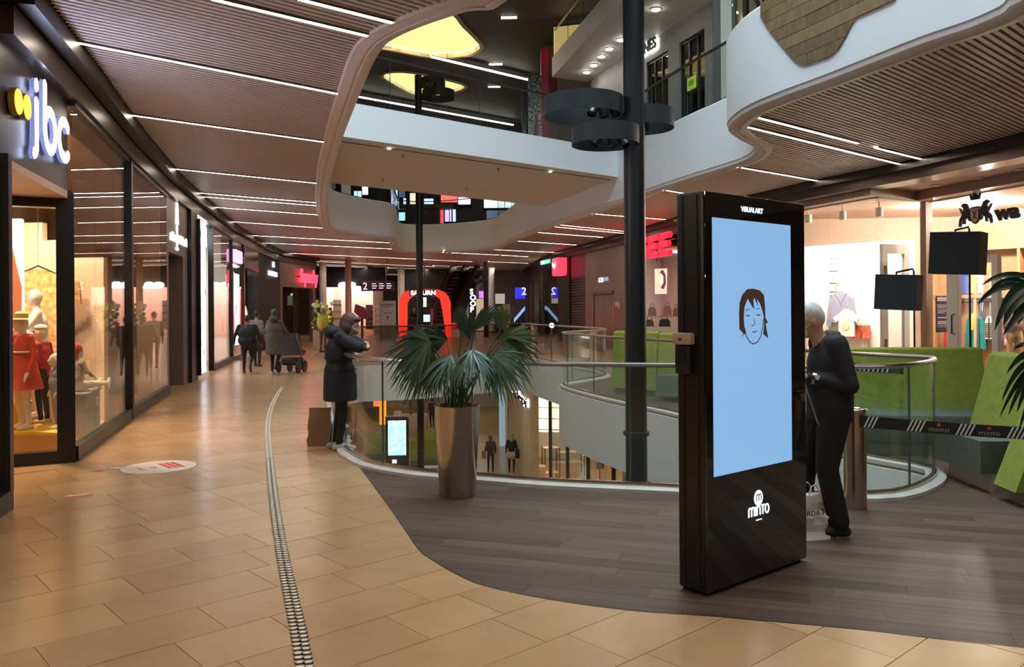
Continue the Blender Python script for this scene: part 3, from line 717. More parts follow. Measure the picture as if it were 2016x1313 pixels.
# ---------------------------------------------------------------- left shops
def vplate(outer, holes, y0, y1):
    """wall slab in x,z with holes, y0 nearer the viewer"""
    v, t = cells([outer]+holes, lambda c: inside(c, outer) and not any(inside(c, h) for h in holes))
    m = MB(); m.slab(v, t, -y1, -y0)
    m.v = [(x, -z, y) for x, y, z in m.v]; m.f = [tuple(f) for f in m.f]; return m
def rect(x0, z0, x1, z1): return [(x0, z0), (x1, z0), (x1, z1), (x0, z1)]
def wall_thing(A, B, name, label, cat=None, kind=None, group=None):
    loc, rz = wallframe(A, B); return thing(name, label, cat, loc, rz, group, kind)
def window(n, A, B, label, z0=.16, z1=3.86, panes=2, glass='shopglass', frame='black', posts=(1, 1), pw=.07, seam=True):
    w = wall_thing(A, B, f'window_{n}', label, kind='structure'); L = (B-A).length
    x0 = pw if posts[0] else 0; x1 = L-pw if posts[1] else L
    for i in range(panes):
        a = lerp(x0, x1, i/panes); b = lerp(x0, x1, (i+1)/panes)
        MB().b2((a+.003, -.006, z0), (b-.003, .006, z1)).build('pane', M[glass], w)
    MB().b2((0, -.05, 0), (L, .06, z0)).build('plinth', M[frame], w)
    MB().b2((0, -.04, z1-.06), (L, .05, z1)).build('head_frame', M[frame], w)
    if posts[0]: MB().b2((0, -.06, 0), (pw, .08, z1)).build('post', M[frame], w)
    if posts[1]: MB().b2((L-pw, -.06, 0), (L, .08, z1)).build('post', M[frame], w)
    return w
wn = 1
RT = P2(-14, 921); M['signpanel'] = mat('black_sign_panel', (.01, .009, .012), .3)
# --- children's clothes shop: portal with lit letters, display bay
win1 = window(1, AL[1], AL[2], 'black framed side display window of the shop with the lit letter sign', panes=3, posts=(0, 1))
win2 = window(2, AL[2], AL[3], 'second glazed bay of the shop with the lit letter sign', panes=2, posts=(1, 0))
w = wall_thing(RT, AL[1], 'window_3', 'black framed front pane beside the entrance, showing child mannequins', kind='structure'); L = (AL[1]-RT).length
MB().b2((0, -.006, .12), (L-.15, .006, 2.72)).build('pane', M['shopglass'], w)
MB().b2((0, -.07, 0), (L, .07, .13)).build('plinth', M['black'], w)
MB().b2((L-.15, -.08, 0), (L+.02, .08, 2.86)).build('post', M['black'], w)
MB().b2((0, -.07, 2.70), (L, .07, 2.88)).build('lintel', M['black'], w)
# entrance jamb at the picture's left border
w = wall_thing(AL[0], AL[1], 'door_1', 'black portal around the open entrance under the lit letter sign', kind='structure'); L = (AL[1]-AL[0]).length
MB().b2((-.5, -.05, 0), (0.02, .06, .16)).build('plinth', M['black'], w)
MB().b2((-.06, -.05, .16), (.03, .06, 2.88)).build('jamb', M['black'], w)
MB().b2((-.5, -.006, .16), (-.06, .006, 2.88)).build('pane', M['shopglass'], w)
pan = MB().b2((-2.5, .03, 2.88), (L-.04, .5, 3.88)).build('sign_panel', M['signpanel'], w)
MB().b2((-.2, .02, 2.80), (L-.1, .95, 2.875)).build('entrance_soffit', M['pinkwall'], w)
# lit letters and dots, traced on the panel plane
AA, BB_ = AL[0], AL[1]
sg = wall_thing(AL[0], AL[1], 'shop_sign', 'white glowing lower-case letters with two yellow dots over the left entrance', 'sign')
M['jbc'] = emis('blue_white_letter', (.62, .70, 1.0), 30); M['jbcside'] = emis('letter_side', (.3, .35, .8), .5)
M['yellowdot'] = emis('yellow_dot', (1, .72, .05), 1.8); M['yellowside'] = mat('yellow_dot_side', (.5, .3, .02), .4)
def wz(px, py): return onwall(AA, BB_, px, py)
def stroke(pts, w):
    """thick flat polyline outline in x,z"""
    pts = [Vector(p) for p in pts]; l = []; r = []
    for i, p in enumerate(pts):
        t = (pts[min(i+1, len(pts)-1)]-pts[max(i-1, 0)]).normalized(); n = Vector((-t.y, t.x))*w/2; l.append(p+n); r.append(p-n)
    e0 = (pts[0]-pts[1]).normalized()*w*.3; e1 = (pts[-1]-pts[-2]).normalized()*w*.3
    return l+[pts[-1]+e1]+r[::-1]+[pts[0]+e0]
def letter(nm, strokes, w, par, face, side, y0=-.13, y1=-.04):
    m = MB()
    for st in strokes: m.vprism(stroke(st, w), y0, y1)
    o = m.build(nm, side, par); f = MB()
    for st in strokes: f.vprism(stroke(st, w*.92), y0-.006, y0-.001)
    f.build('face', face, o)
def arc(cx, cz, rx, rz, a0, a1, n=14): return [(cx+rx*math.cos(lerp(a0, a1, i/n)), cz+rz*math.sin(lerp(a0, a1, i/n))) for i in range(n+1)]
lw = .105
letter('letter_j', [[(.84, 3.53), (.84, 3.13)]+arc(.74, 3.12, .10, .09, 0, -1.5, 6), [(.84, 3.63), (.84, 3.70)]], lw, sg, M['jbc'], M['jbcside'], -.02, .015)
letter('letter_b', [[(1.11, 3.76), (1.11, 3.30)]+arc(1.29, 3.34, .18, .185, math.pi, 3*math.pi, 24)], lw, sg, M['jbc'], M['jbcside'], -.02, .015)
letter('letter_c', [arc(1.82, 3.36, .21, .185, .75, 2*math.pi-.75, 20)], lw, sg, M['jbc'], M['jbcside'], -.02, .015)
for s, z in ((.29, 3.38), (.53, 3.39)):
    m = MB(); m.vprism(arc(s, z, .115, .115, 0, 2*math.pi*.97, 24), -.03, .02); o = m.build('dot', M['yellowside'], sg)
    f = MB(); f.vprism(arc(s, z, .105, .105, 0, 2*math.pi*.97, 24), -.036, -.031); f.build('face', M['yellowdot'], o)
# interior of the shop
IB = [Vector((-8.6, 5.2)), Vector((-8.9, 10.6)), Vector((-9.2, 16.2))]
m = MB(); m.sweep(IB, [(0, 0), (0, 4.2), (.1, 4.2), (.1, 0)]); struct(m.build('wall_left', M['beigewall']), 'beige rear wall inside the left clothes shop')
struct(MB().sweep([AL[3]+Vector((-.1, .05)), Vector((-9.3, 16.4))], [(0, 0), (0, 4.2), (.1, 4.2), (.1, 0)]).build('wall_left_divider', M['beigewall']), 'beige partition at the rear of the left clothes shop')
struct(MB().prism([AL[0]+Vector((-.4, .3)), AL[1]+Vector((-.2, .1)), AL[2]+Vector((-.15, 0)), AL[3]+Vector((-.15, -.1)), (-9.1, 16), (-9.1, 5)], 3.9, 3.95).build('ceiling_left_shop', M['pinkwall']), 'low ceiling inside the left clothes shop')
for i, (x, y) in enumerate([(-5.9, 9.4), (-6.3, 10.5), (-7.1, 12.5), (-7.6, 14.4), (-6.6, 7.6), (-5.6, 7.2)]):
    t = thing('shop_downlight', f'round warm downlight in the left clothes shop ceiling, {ordn[i]} of six', 'downlight', (x, y, 3.9), 0, 'downlights in the left clothes shop')
    MB().lathe([(0, -.02), (.07, -.02), (.08, 0)], 16).build('diffuser', M['lamp_warm'], t); MB().lathe([(.08, -.025), (.1, -.02), (.1, 0)], 16).build('bezel', M['white'], t)
    spot_light('shop_spot', (x, y, 3.82), (x-.1, y+.1, 0), 430 if i < 2 else 90, (1, .70, .40), 95)
# display platform
M['yellowtop'] = mat('yellow_display_top', (.75, .5, .06), .5); M['orangewood'] = mat('orange_wood_side', (.55, .27, .08), .5)
def local(pts, o): return [(p[0]-o[0], p[1]-o[1]) for p in pts]
o = (-5.9, 9.6)
plat = [(-7.9, 9.0), (-6.3, 8.86), (-5.4, 9.15), (-5.0, 9.05), (-5.3, 9.9), (-5.9, 10.1), (-8.2, 10.6)]
t = thing('display_platform', 'low yellow display platform behind the front pane', 'platform', (o[0], o[1], 0))
MB().prism(local(plat, o), 0.0, .23).build('body', M['orangewood'], t); MB().prism(local(plat, o), .23, .26).build('top', M['yellowtop'], t)
t = thing('stepped_display_panel', 'beige stepped display panel behind the mannequins in the left window', 'display panel', (-7.75, 11.55, 0), -.1)
MB().vprism([(0, 0), (2.1, 0), (2.1, 2.35), (1.55, 2.35), (1.55, 2.6), (1.2, 2.6), (1.2, 2.85), (0, 2.85)], 0, .1).build('panel', mat('display_beige', (.66, .5, .38), .7), t); MB().b2((0, -.02, 0), (2.1, 0, .1)).build('skirting', M['white'], t)
spot_light('display_wall_spot', (-6.1, 9.9, 3.7), (-6.8, 11.5, 1.6), 260, (1, .74, .46), 80)
# poster with a portrait, back boxes, plinth, sockets
t = thing('portrait_poster', 'tall backlit poster of a smiling face behind the child mannequins', 'poster', (Q(14, 600, 10.0).x-.4, 10.0, 1.0), .12)
M['skinprint'] = emis('poster_skin', (.95, .62, .45), 1.0); M['redprint'] = emis('poster_lips', (.6, .06, .05), .8); M['hairprint'] = emis('poster_hair', (.55, .16, .06), .8); M['posterbg'] = emis('poster_ground', (.95, .85, .78), .9)
MB().rbox((-.55, 0, 0), (.56, .06, 1.75), .02).build('panel', M['posterbg'], t)
f = MB(); f.vprism(arc(.1, .8, .4, .62, 0, 6.1, 24), -.006, -.002); f.build('face_print', M['skinprint'], t)
f = MB(); f.vprism([(.1, 1.6), (.42, 1.5), (.55, .9), (.54, .2), (.42, .1), (.45, .8), (.3, 1.3)], -.012, -.007); f.build('hair_print', M['hairprint'], t)
f = MB(); f.vprism(arc(.3, .42, .13, .05, 0, 6.1, 16), -.012, -.007); f.build('lips_print', M['redprint'], t)
M['boxw'] = mat('white_card_box', (.75, .68, .6), .7); M['boxp'] = mat('pink_card_box', (.62, .32, .28), .7)
for i, (px0, px1, py0, py1, c) in enumerate([(140, 176, 690, 712, 'boxw'), (140, 172, 668, 690, 'boxw'), (140, 180, 650, 668, 'boxw'), (140, 175, 626, 650, 'boxp'), (142, 162, 606, 626, 'boxw'), (140, 170, 582, 606, 'boxw')]):
    a, b = Q(px0, py1, 12.4), Q(px1, py0, 12.4)
    tag(MB().rbox((0, 0, 0), (b.x-a.x, .3, b.z-a.z), .006).build('display_box', M[c], None, (a.x, 12.4, a.z)), f'{["white","white","white","pink","white","white"][i]} display box in the stack behind the side window, {ordn[i]} from below', 'box', 'stacked display boxes')
M['bluegrey'] = mat('blue_grey_plinth', (.22, .24, .27), .6); PLZ = .62
t = wall_thing(AL[1], AL[2], 'display_plinth', 'blue-grey plinth that carries the seated doll behind the side window', 'plinth')
MB().rbox((1.15, .1, 0), (1.95, .42, PLZ-.03), .01).build('body', M['bluegrey'], t); MB().rbox((1.13, .08, PLZ-.03), (1.97, .44, PLZ), .008).build('top', M['bluegrey'], t)
t = wall_thing(AL[1], AL[2], 'wall_socket', 'white socket on the blue-grey plinth behind the side window', 'socket')
MB().rbox((1.62, .075, .42), (1.74, .1, .52), .006).build('plate', M['boxw'], t); MB().lathe([(0, 0), (.025, 0), (.025, .004)], 12, (1.68, .074, .47), 0, Matrix.Rotation(math.pi/2, 3, 'X')).build('outlet', M['black'], t)
# --- taupe portal with the lamp emblem
A, B = AL[3], AL[4]
x0, _ = onwall(A, B, 333, 700); x1, zt = onwall(A, B, 360, 506); L = (B-A).length
w = wall_thing(A, B, 'door_2', 'taupe panelled portal with a dark doorway below a lamp emblem', kind='structure')
vplate(rect(0, 0, L, 3.88), [rect(x0, -.01, x1, zt)], 0, .12).build('panel', M['taupewall'], w)
MB().b2((x0, .12, 0), (x0+.04, 1.3, zt)).build('reveal', M['taupewall'], w); MB().b2((x1-.02, .12, 0), (x1+.02, 1.3, zt)).build('reveal', M['taupewall'], w); MB().b2((x0, .9, 0), (x1, .95, zt)).build('door_leaf', M['taupewall'], w)
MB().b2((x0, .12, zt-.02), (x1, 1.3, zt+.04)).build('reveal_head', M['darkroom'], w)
M['signwhite'] = emis('white_sign', (1, .97, .93), 1.3)
sg = wall_thing(A, B, 'shop_sign', 'white table lamp emblem over illegible lettering on the taupe portal', 'sign')
cx, zz = onwall(A, B, 347, 430); 
e_ = MB(); e_.vprism([(cx-.14, zz-.12), (cx+.14, zz-.12), (cx+.07, zz+.33), (cx-.07, zz+.33)], -.03, -.005); e_.build('lamp_shade_emblem', M['signwhite'], sg)
e_ = MB(); e_.vprism([(cx-.03, zz-.3), (cx+.03, zz-.3), (cx+.05, zz-.2), (cx+.02, zz-.12), (cx-.02, zz-.12), (cx-.05, zz-.2)], -.03, -.005); e_.vprism(rect(cx-.02, zz-.6, cx+.02, zz-.3), -.03, -.005); e_.vprism(rect(cx-.11, zz-.66, cx+.11, zz-.6), -.03, -.005); e_.build('lamp_foot_emblem', M['signwhite'], sg)
xa, za = onwall(A, B, 334, 470); xb2, zb2 = onwall(A, B, 366, 488)
e_ = MB(); rr = random.Random(4); x = xa
while x < xb2: wd = rr.uniform(.035, .06); e_.vprism(rect(x, zb2+.02, x+wd, zb2+rr.choice((.16, .16, .2))), -.025, -.005); x += wd+.018
e_.build('lettering', M['signwhite'], sg)
# --- black post with the tall backlit picture
A, B = AL[4], AL[5]; L = (B-A).length
w = wall_thing(A, B, 'window_4', 'bright open white shop bay with black post', kind='structure')
MB().b2((0, -.08, 0), (.9, .12, 3.88)).build('post', M['black'], w)
lb = wall_thing(A, B, 'backlit_picture', 'tall narrow backlit advertising picture on the black post', 'light box')
a_, zt = onwall(A, B, 380, 430); b_, zb = onwall(A, B, 392, 735)
MB().rbox((a_, -.16, zb), (b_, -.08, zt), .01).build('case', M['black'], lb)
def print_mat(name, cols, scale, s):
    m, t, b = nt(name); N = t.nodes; Lk = t.links; tc = N.new('ShaderNodeTexCoord'); n = N.new('ShaderNodeTexNoise'); n.inputs['Scale'].default_value = scale; n.inputs['Detail'].default_value = 2.5
    Lk.new(tc.outputs['Object'], n.inputs['Vector']); r = N.new('ShaderNodeValToRGB'); r.color_ramp.interpolation = 'EASE'
    while len(r.color_ramp.elements) < len(cols): r.color_ramp.elements.new(.5)
    for i, c in enumerate(cols): r.color_ramp.elements[i].position = .32+.36*i/(len(cols)-1); r.color_ramp.elements[i].color = (*c, 1)
    Lk.new(n.outputs['Fac'], r.inputs['Fac']); Lk.new(r.outputs[0], b.inputs['Emission Color']); b.inputs['Emission Strength'].default_value = s; b.inputs['Base Color'].default_value = (.1, .1, .1, 1); return m
M['advert1'] = print_mat('advert_print', [(.05, .25, .35), (.95, .95, .95), (.8, .9, 1), (.75, .3, .45), (.9, .9, .95)], 2.2, 1.9)
MB().b2((a_+.03, -.168, zb+.03), (b_-.03, -.16, zt-.03)).build('picture', M['advert1'], lb)
# bright white shop
L = (AL[5]-AL[4]).length
struct(MB().sweep([Vector((-11.5, 15.9)), Vector((-12.8, 27.5))], [(0, 0), (0, 4.2), (.1, 4.2), (.1, 0)]).build('wall_left_white', M['whitewall']), 'white rear wall of the bright left shop')
struct(MB().sweep([AL[6]+Vector((-.1, .1)), Vector((-13, 28))], [(0, 0), (0, 4.2), (.1, 4.2), (.1, 0)]).build('wall_left_white_divider', M['whitewall']), 'white partition at the end of the bright left shop')
for i, (x, y) in enumerate([(-9.5, 20.5), (-10.3, 24)]):
    t = thing('shop_light_panel', f'square white light panel in the bright left shop, {["nearer","farther"][i]} one', 'light panel', (x, y, 3.9), .3, 'light panels in the bright left shop')
    MB().rbox((-.6, -.6, -.05), (.6, .6, 0), .01).build('diffuser', emis(f'shop_panel_{i}', (1, .92, .85), 16), t); MB().b2((-.63, -.63, -.03), (.63, .63, .45)).build('housing', M['white'], t)
win5 = window(5, AL[5], AL[6], 'tall shop window with white display and posts before the pink sign', panes=1)
sg = wall_thing(AL[4], AL[5], 'shop_sign', 'white glowing sign in the bright open shop bay', 'sign')
xa, za = onwall(AL[4], AL[5], 391, 476); xb2, zb2 = onwall(AL[4], AL[5], 415, 447)
MB().rbox((xa, .1, za), (xb2, .2, zb2), .04).build('light_body', emis('white_glow_sign', (.9, .93, 1), 5), sg); MB().b2((xa, .2, zb2-.1), (xb2, .3, zb2+.05)).build('bracket', M['black'], sg)
# shelf gondola inside
t = thing('display_counter', 'white counter with a red lampshade inside the bright left shop', 'counter', (AL[5].x-1.2, AL[5].y-1.0, 0), 1.2)
MB().rbox((-.6, -.3, 0), (.6, .3, .9), .02).build('body', M['whitewall'], t); MB().rbox((-.65, -.35, .9), (.65, .35, .95), .01).build('top', M['white'], t)
# --- red reflecting bay, pink sign, next entrance
A, B = AL[6], AL[7]; L = (B-A).length
w = wall_thing(A, B, 'window_6', 'dark shop bay with painted red arch reflection and black header', kind='structure')
xm, _ = onwall(A, B, 478, 600)
MB().b2((.0, -.006, .14), (xm, .006, 3.1)).build('pane', M['shopglass'], w); MB().b2((0, -.05, 0), (xm, .06, .14)).build('plinth', M['black'], w)
MB().b2((xm-.05, -.06, 0), (xm+.12, .1, 3.88)).build('post', M['bronze'], w); MB().b2((0, -.02, 3.1), (L, .3, 3.88)).build('header', M['blackgloss'], w)
M['redglow'] = emis('red_glow', (1, .03, .02), 1.6)
xa, za = onwall(A, B, 457, 652); xb2, zb2 = onwall(A, B, 476, 573)
t = wall_thing(A, B, 'arch_reflection', 'red arch reflection painted as a glowing panel behind the dark glass', 'poster')  # glowing panel stands in for the red arch reflected in the glass
cxm = (xa+xb2)/2; hw = (xb2-xa)/2; m = MB(); m.vprism([(xa, za), (xb2, za)]+arc(cxm, zb2-hw, hw, hw, 0, math.pi, 14), .25, .3); m.build('panel', M['redglow'], t)
m = MB(); m.b2((xa+hw*.5, .235, za+.5), (xa+hw*.7, .25, zb2-hw*1.3)); m.build('print', M['signwhite'], t)
sg = wall_thing(A, B, 'shop_sign', 'pink glowing square sign with pale letters beside it', 'sign')
xa, za = onwall(A, B, 455.5, 515); xb2, zb2 = onwall(A, B, 469, 496)
MB().rbox((xa, -.14, za), (xb2, -.03, zb2), .02).build('pink_square', emis('pink_sign', (.95, .35, .75), 1.6), sg); text('lettering', 'ho', .5, mat('pale_letters', (.5, .4, .35), .5), sg, (xb2+.06, -.05, za+.05), .02, sx=1.6)
t = wall_thing(A, B, 'entrance_picture', 'tall backlit picture beside the mannequin at the third entrance', 'light box')
xa, za = onwall(A, B, 489, 640); xb2, zb2 = onwall(A, B, 505, 541)
MB().rbox((xa, .5, .3), (xb2, .56, zb2), .02).build('case', M['black'], t); M['advert2'] = print_mat('advert_print_two', [(.35, .6, .75), (1, .98, .95), (.95, .9, .95), (.6, .4, .6)], 1.6, 2.2); MB().b2((xa+.03, .49, .34), (xb2-.03, .5, zb2-.03)).build('picture', M['advert2'], t)
struct(MB().sweep([AL[6]+Vector((-3.4, 1)), Vector((-14, 38))], [(0, 0), (0, 4.2), (.1, 4.2), (.1, 0)]).build('wall_left_third', M['beigewall']), 'beige rear wall of the third left shop')
point_light('third_shop_lamp', (-10.4, 30.5, 2.9), 160, (1, .8, .55), .15)
# --- black sign pier and grey facade with the red script
A, B = AL[7], AL[8]; L = (B-A).length
w = wall_thing(A, B, 'wall_left_pier', 'black pier with a white glowing sign', kind='structure'); MB().b2((0, 0, 0), (L, .4, 3.9)).build('panel', M['blackm'], w)
sg = wall_thing(A, B, 'shop_sign', 'small white glowing two-line sign on the black pier', 'sign')
xa, za = onwall(A, B, 527, 541); xb2, zb2 = onwall(A, B, 545, 517)
text('upper_line', 'a', .5, emis('cool_white_sign', (.75, .9, 1), 4), sg, (lerp(xa, xb2, .45), -.04, lerp(za, zb2, .6)), .03, sx=1.8); text('lower_line', 'sons', .42, emis('cool_white_sign2', (.75, .9, 1), 4), sg, (xa, -.04, za), .03, sx=(xb2-xa)/.85)
A, B = AL[8], AL[9]; L = (B-A).length
w = wall_thing(A, B, 'wall_left_facade', 'grey facade with a dark doorway under the red script sign', kind='structure')
xa, _ = onwall(A, B, 557, 640); xb2, zt = onwall(A, B, 616, 568)
vplate(rect(0, 0, L, 3.95), [rect(xa, -.01, xb2, zt)], 0, .2).build('panel', M['taupewall'], w)
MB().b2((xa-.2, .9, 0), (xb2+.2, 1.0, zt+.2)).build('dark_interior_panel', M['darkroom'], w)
MB().b2((lerp(xa, xb2, .38)-.03, .1, 0), (lerp(xa, xb2, .38)+.03, .18, zt)).build('door_post', M['black'], w)
MB().b2((xa, .1, 0), (lerp(xa, xb2, .38), .12, zt)).build('door_pane', M['darkglass'], w)
sg = wall_thing(A, B, 'shop_sign', 'red glowing script sign on the grey facade above the dark doorway', 'sign')
xs, zs = onwall(A, B, 586, 556); xe, ze = onwall(A, B, 621, 534)
o = text('lettering', 'Superdry', .95, emis('red_script', (1, .03, .06), 3.0), sg, (xs, -.12, zs+.02), .04, sx=1, shear=.15, bold=.012); wd = max(v.co.x for v in o.data.vertices); o.scale[0] = (xe-xs)/wd
MB().b2((xs, -.05, lerp(zs, ze, .4)), (xe, -.0, lerp(zs, ze, .5))).build('back_bar', M['black'], sg)
# ---------------------------------------------------------------- right shops (A far, B near: x runs to the viewer's right)
def rz_frame(px0, py0, px1, py1, z): return P2(px0, py0, z), P2(px1, py1, z)
RW = list(reversed(AR))          # far to near
F0, F1, F2, F3 = RW[0], RW[1], RW[2], RW[3]   # px 1036, 1093, 1225, 1315
# --- far panel, dim glass bay
A, B = F0+Vector((.15, 0)), F1+Vector((.15, 0)); L = (B-A).length
w = wall_thing(A, B, 'wall_right_far', 'taupe panelled wall with dark doorway at the far right', kind='structure')
xa, _ = onwall(A, B, 1043, 600); xb, zt = onwall(A, B, 1051, 552); xc, _ = onwall(A, B, 1062, 600)
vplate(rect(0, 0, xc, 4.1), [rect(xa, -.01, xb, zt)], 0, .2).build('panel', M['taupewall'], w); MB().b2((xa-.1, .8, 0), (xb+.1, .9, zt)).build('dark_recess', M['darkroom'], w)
MB().b2((xc, -.05, 0), (xc+.3, .1, 4.1)).build('post', M['black'], w)
w = wall_thing(A, B, 'window_7', 'dim amber lit shop window on the far right', kind='structure')
MB().b2((xc+.3, -.01, .15), (L-.02, .01, 4.0)).build('pane', M['shopglass'], w); MB().b2((xc+.3, 2.0, 0), (L, 2.1, 4.1)).build('back_panel', mat('amber_interior', (.45, .33, .2), .7, var=.4, scale=1.2), w)
point_light('amber_shop_lamp', ((A+B).x/2+1.0, lerp(A.y, B.y, .75), 3.2), 60, (1, .72, .4), .1)
# --- dark bay with roller shutter, red hanging sign, exit sign
A, B = F1+Vector((.12, 0)), F2+Vector((.12, 0)); L = (B-A).length
xs, zs_t = onwall(A, B, 1152, 492); xd, _ = onwall(A, B, 1121, 560)
w = wall_thing(A, B, 'wall_right_dark', 'black bay wall beside the roller shutter', kind='structure')
MB().b2((0, 0, 0), (xd, .3, 4.1)).build('panel', M['blackm'], w); MB().b2((xd, .05, 3.0), (xs, .3, 4.1)).build('header', mat('maroon_header', (.06, .012, .018), .35), w)
sh = wall_thing(A, B, 'roller_shutter', 'closed dark roller shutter between the black bay and the metal door wall', 'shutter')
z = .02
while z < 3.0:
    MB().xprism([(.1, z), (.06, z+.02), (.05, z+.06), (.06, z+.1), (.1, z+.12)], xd+.02, xs-.02).build('slat', M['shutter'], sh); z += .125
MB().b2((xd, .04, 0), (xd+.05, .14, 3.0)).build('guide_rail', M['black'], sh); MB().b2((xs-.05, .04, 0), (xs, .14, 3.0)).build('guide_rail', M['black'], sh)
t = wall_thing(A, B, 'hanging_sign', 'red glowing hanging shop sign with white lettering and scalloped edge', 'sign')
xa, za = onwall(A, B, 1109, 538); xb, zb = onwall(A, B, 1121, 507)
m = MB(); n = 5; pts = [(xa, zb), (xa, za)]
for k in range(n): pts += [(lerp(xa, xb, (k+.5)/n), za-.14), (lerp(xa, xb, (k+1)/n), za)]
m.vprism(pts+[(xb, zb)], -.55, -.12); m.build('body', emis('red_sign', (1, .05, .1), 1.1), t)
text('lettering', 'bagel', .34, M['signwhite'], t, (xa+.1, -.57, lerp(za, zb, .4)), .01, sx=(xb-xa)/1.25); MB().b2((lerp(xa, xb, .4), -.2, zb), (lerp(xa, xb, .6), .02, zb+.12)).build('bracket', M['black'], t)
t = wall_thing(A, B, 'exit_sign', 'green emergency exit sign with running figure and arrow', 'sign')
xa, za = onwall(A, B, 1093, 521.5); xb, zb = onwall(A, B, 1111, 510)
MB().rbox((xa, -.75, za), (xb, -.68, zb), .01).build('case', emis('exit_green', (.05, .5, .3), 1.6), t); wx = xb-xa; wzh = zb-za
m = MB(); m.b2((xa+.05*wx, -.757, za+.1*wzh), (xa+.45*wx, -.75, zb-.1*wzh)); m.build('white_field', emis('exit_white', (.9, 1, .95), 1.8), t)
m = MB(); m.vprism([(xa+.18*wx, za+.2*wzh), (xa+.3*wx, za+.5*wzh), (xa+.24*wx, za+.8*wzh), (xa+.14*wx, za+.75*wzh), (xa+.2*wx, za+.5*wzh), (xa+.1*wx, za+.25*wzh)], -.762, -.757); m.build('running_figure', mat('exit_dark', (.01, .2, .1), .5), t)
m = MB(); m.vprism([(xa+.58*wx, za+.42*wzh), (xa+.75*wx, za+.42*wzh), (xa+.75*wx, za+.2*wzh), (xa+.93*wx, za+.5*wzh), (xa+.75*wx, za+.8*wzh), (xa+.75*wx, za+.58*wzh), (xa+.58*wx, za+.58*wzh)], -.757, -.75); m.build('arrow', emis('exit_white2', (.9, 1, .95), 1.8), t)
MB().b2((lerp(xa, xb, .45), -.73, zb), (lerp(xa, xb, .55), -.70, 4.2)).build('rod', M['black'], t); 
# --- metal wall with double door
w = wall_thing(A, B, 'wall_right_metal', 'brushed taupe metal wall with a service double door', kind='structure')
xa, za = onwall(A, B, 1168, 580); xb, zt = onwall(A, B, 1208, 578)
vplate(rect(xs, 0, L+.6, 4.12), [rect(xa, -.01, xb, zt)], 0, .12).build('panel', M['taupewall'], w)
d3 = wall_thing(A, B, 'door_3', 'taupe metal double service door with steel edges', kind='structure')
xm = (xa+xb)/2
for a_, b_ in ((xa, xm), (xm, xb)): MB().rbox((a_+.01, .03, .01), (b_-.01, .08, zt-.01), .008).build('door_leaf', M['taupewall'], d3)
for x in (xa, xb): MB().b2((x-.03, -.015, 0), (x+.03, .02, zt-.3)).build('edge_strip', M['steel'], d3)
MB().b2((xa-.02, -.06, zt+.02), (xb+.02, -.0, zt+.12)).build('door_closer', M['bronze'], d3); MB().tube([(xm-.1, -.05, 1.05), (xm-.02, -.05, 1.05)], .012).build('handle', M['steel'], d3)
t = wall_thing(A, B, 'washroom_sign', 'small white and blue pictogram sign above the service door', 'sign')
xa, za = onwall(A, B, 1180, 556); xb, zb = onwall(A, B, 1198, 545)
MB().rbox((xa, -.04, za), (lerp(xa, xb, .45), -.005, zb), .008).build('white_plate', emis('pictogram_white', (.85, .93, 1), 1.1), t); MB().rbox((lerp(xa, xb, .5), -.04, za+.03), (xb, -.005, zb), .008).build('blue_plate', emis('pictogram_blue', (.35, .5, .75), .5), t)
m = MB(); m.vprism(stroke([(lerp(xa, xb, .1), zb-.04), (lerp(xa, xb, .35), za+.05)], .04), -.046, -.04); m.build('pictogram', M['black'], t)
t = wall_thing(A, B, 'fire_call_point', 'red and cream fire alarm call box beside the service door', 'alarm box')
xa, za = onwall(A, B, 1216, 609); xb, zb = onwall(A, B, 1221, 594)
MB().rbox((xa, -.1, za), (xb+.06, -.005, zb), .01).build('case', mat('cream_case', (.6, .45, .33), .5), t); MB().rbox((xa+.03, -.12, za+.02), (xb, -.1, lerp(za, zb, .45)), .01).build('button_box', mat('alarm_red', (.5, .03, .03), .4), t)
# --- handbag shop with red block letters
A, B = F2+Vector((.5, 0)), F3+Vector((.9, .3)); L = (B-A).length
BBK = [A+Vector((.2, 3.0)), B+Vector((3.2, 2.4))]
struct(MB().sweep([A+Vector((-.1, .3)), A+Vector((1.6, 3.0)), B+Vector((3.6, 1.6))], [(0, 0), (0, 4.2), (-.1, 4.2), (-.1, 0)]).build('wall_right_bags', mat('blush_white_wall', (.82, .68, .66), .6)), 'blush white rear wall of the handbag shop')
struct(MB().prism([A+Vector((-.1, 0)), B+Vector((.2, 0)), B+Vector((3.8, 1.8)), A+Vector((1.6, 3.2))], 3.6, 3.66).build('ceiling_right_bags', M['white']), 'white ceiling in the handbag shop')
t = thing('shop_light_panel', 'bright light panel in the handbag shop ceiling', 'light panel', (A.x+1.6, (A.y+B.y)/2+.6, 3.6), .8)
MB().rbox((-.8, -.5, -.05), (.8, .5, 0), .01).build('diffuser', emis('bag_shop_panel', (1, .88, .85), 11), t); MB().b2((-.83, -.53, -.03), (.83, .53, .0)).build('frame', M['white'], t)
AS, BS = RW[2]+Vector((.02, 0)), RW[4]+Vector((.02, 0))
sg = wall_thing(AS, BS, 'shop_sign', 'large red glowing block letters over the handbag shop', 'sign')
xa, za = onwall(AS, BS, 1266, 508); xb, zb = onwall(AS, BS, 1345, 468)
xa2, zb1 = onwall(AS, BS, 1274, 475); _, za1 = onwall(AS, BS, 1274, 507)
M['redblock'] = emis('red_block_letter', (1, .01, .03), 1.7)
hh = zb1-za1
bl = {'E': [[(0, 0), (0, 1)], [(0, 1), (.6, 1)], [(0, .52), (.5, .52)], [(0, 0), (.6, 0)]], 'S': [[(.6, 1), (0, 1), (0, .52), (.6, .52), (.6, 0), (0, 0)]], 'I': [[(.1, 0), (.1, 1)]]}
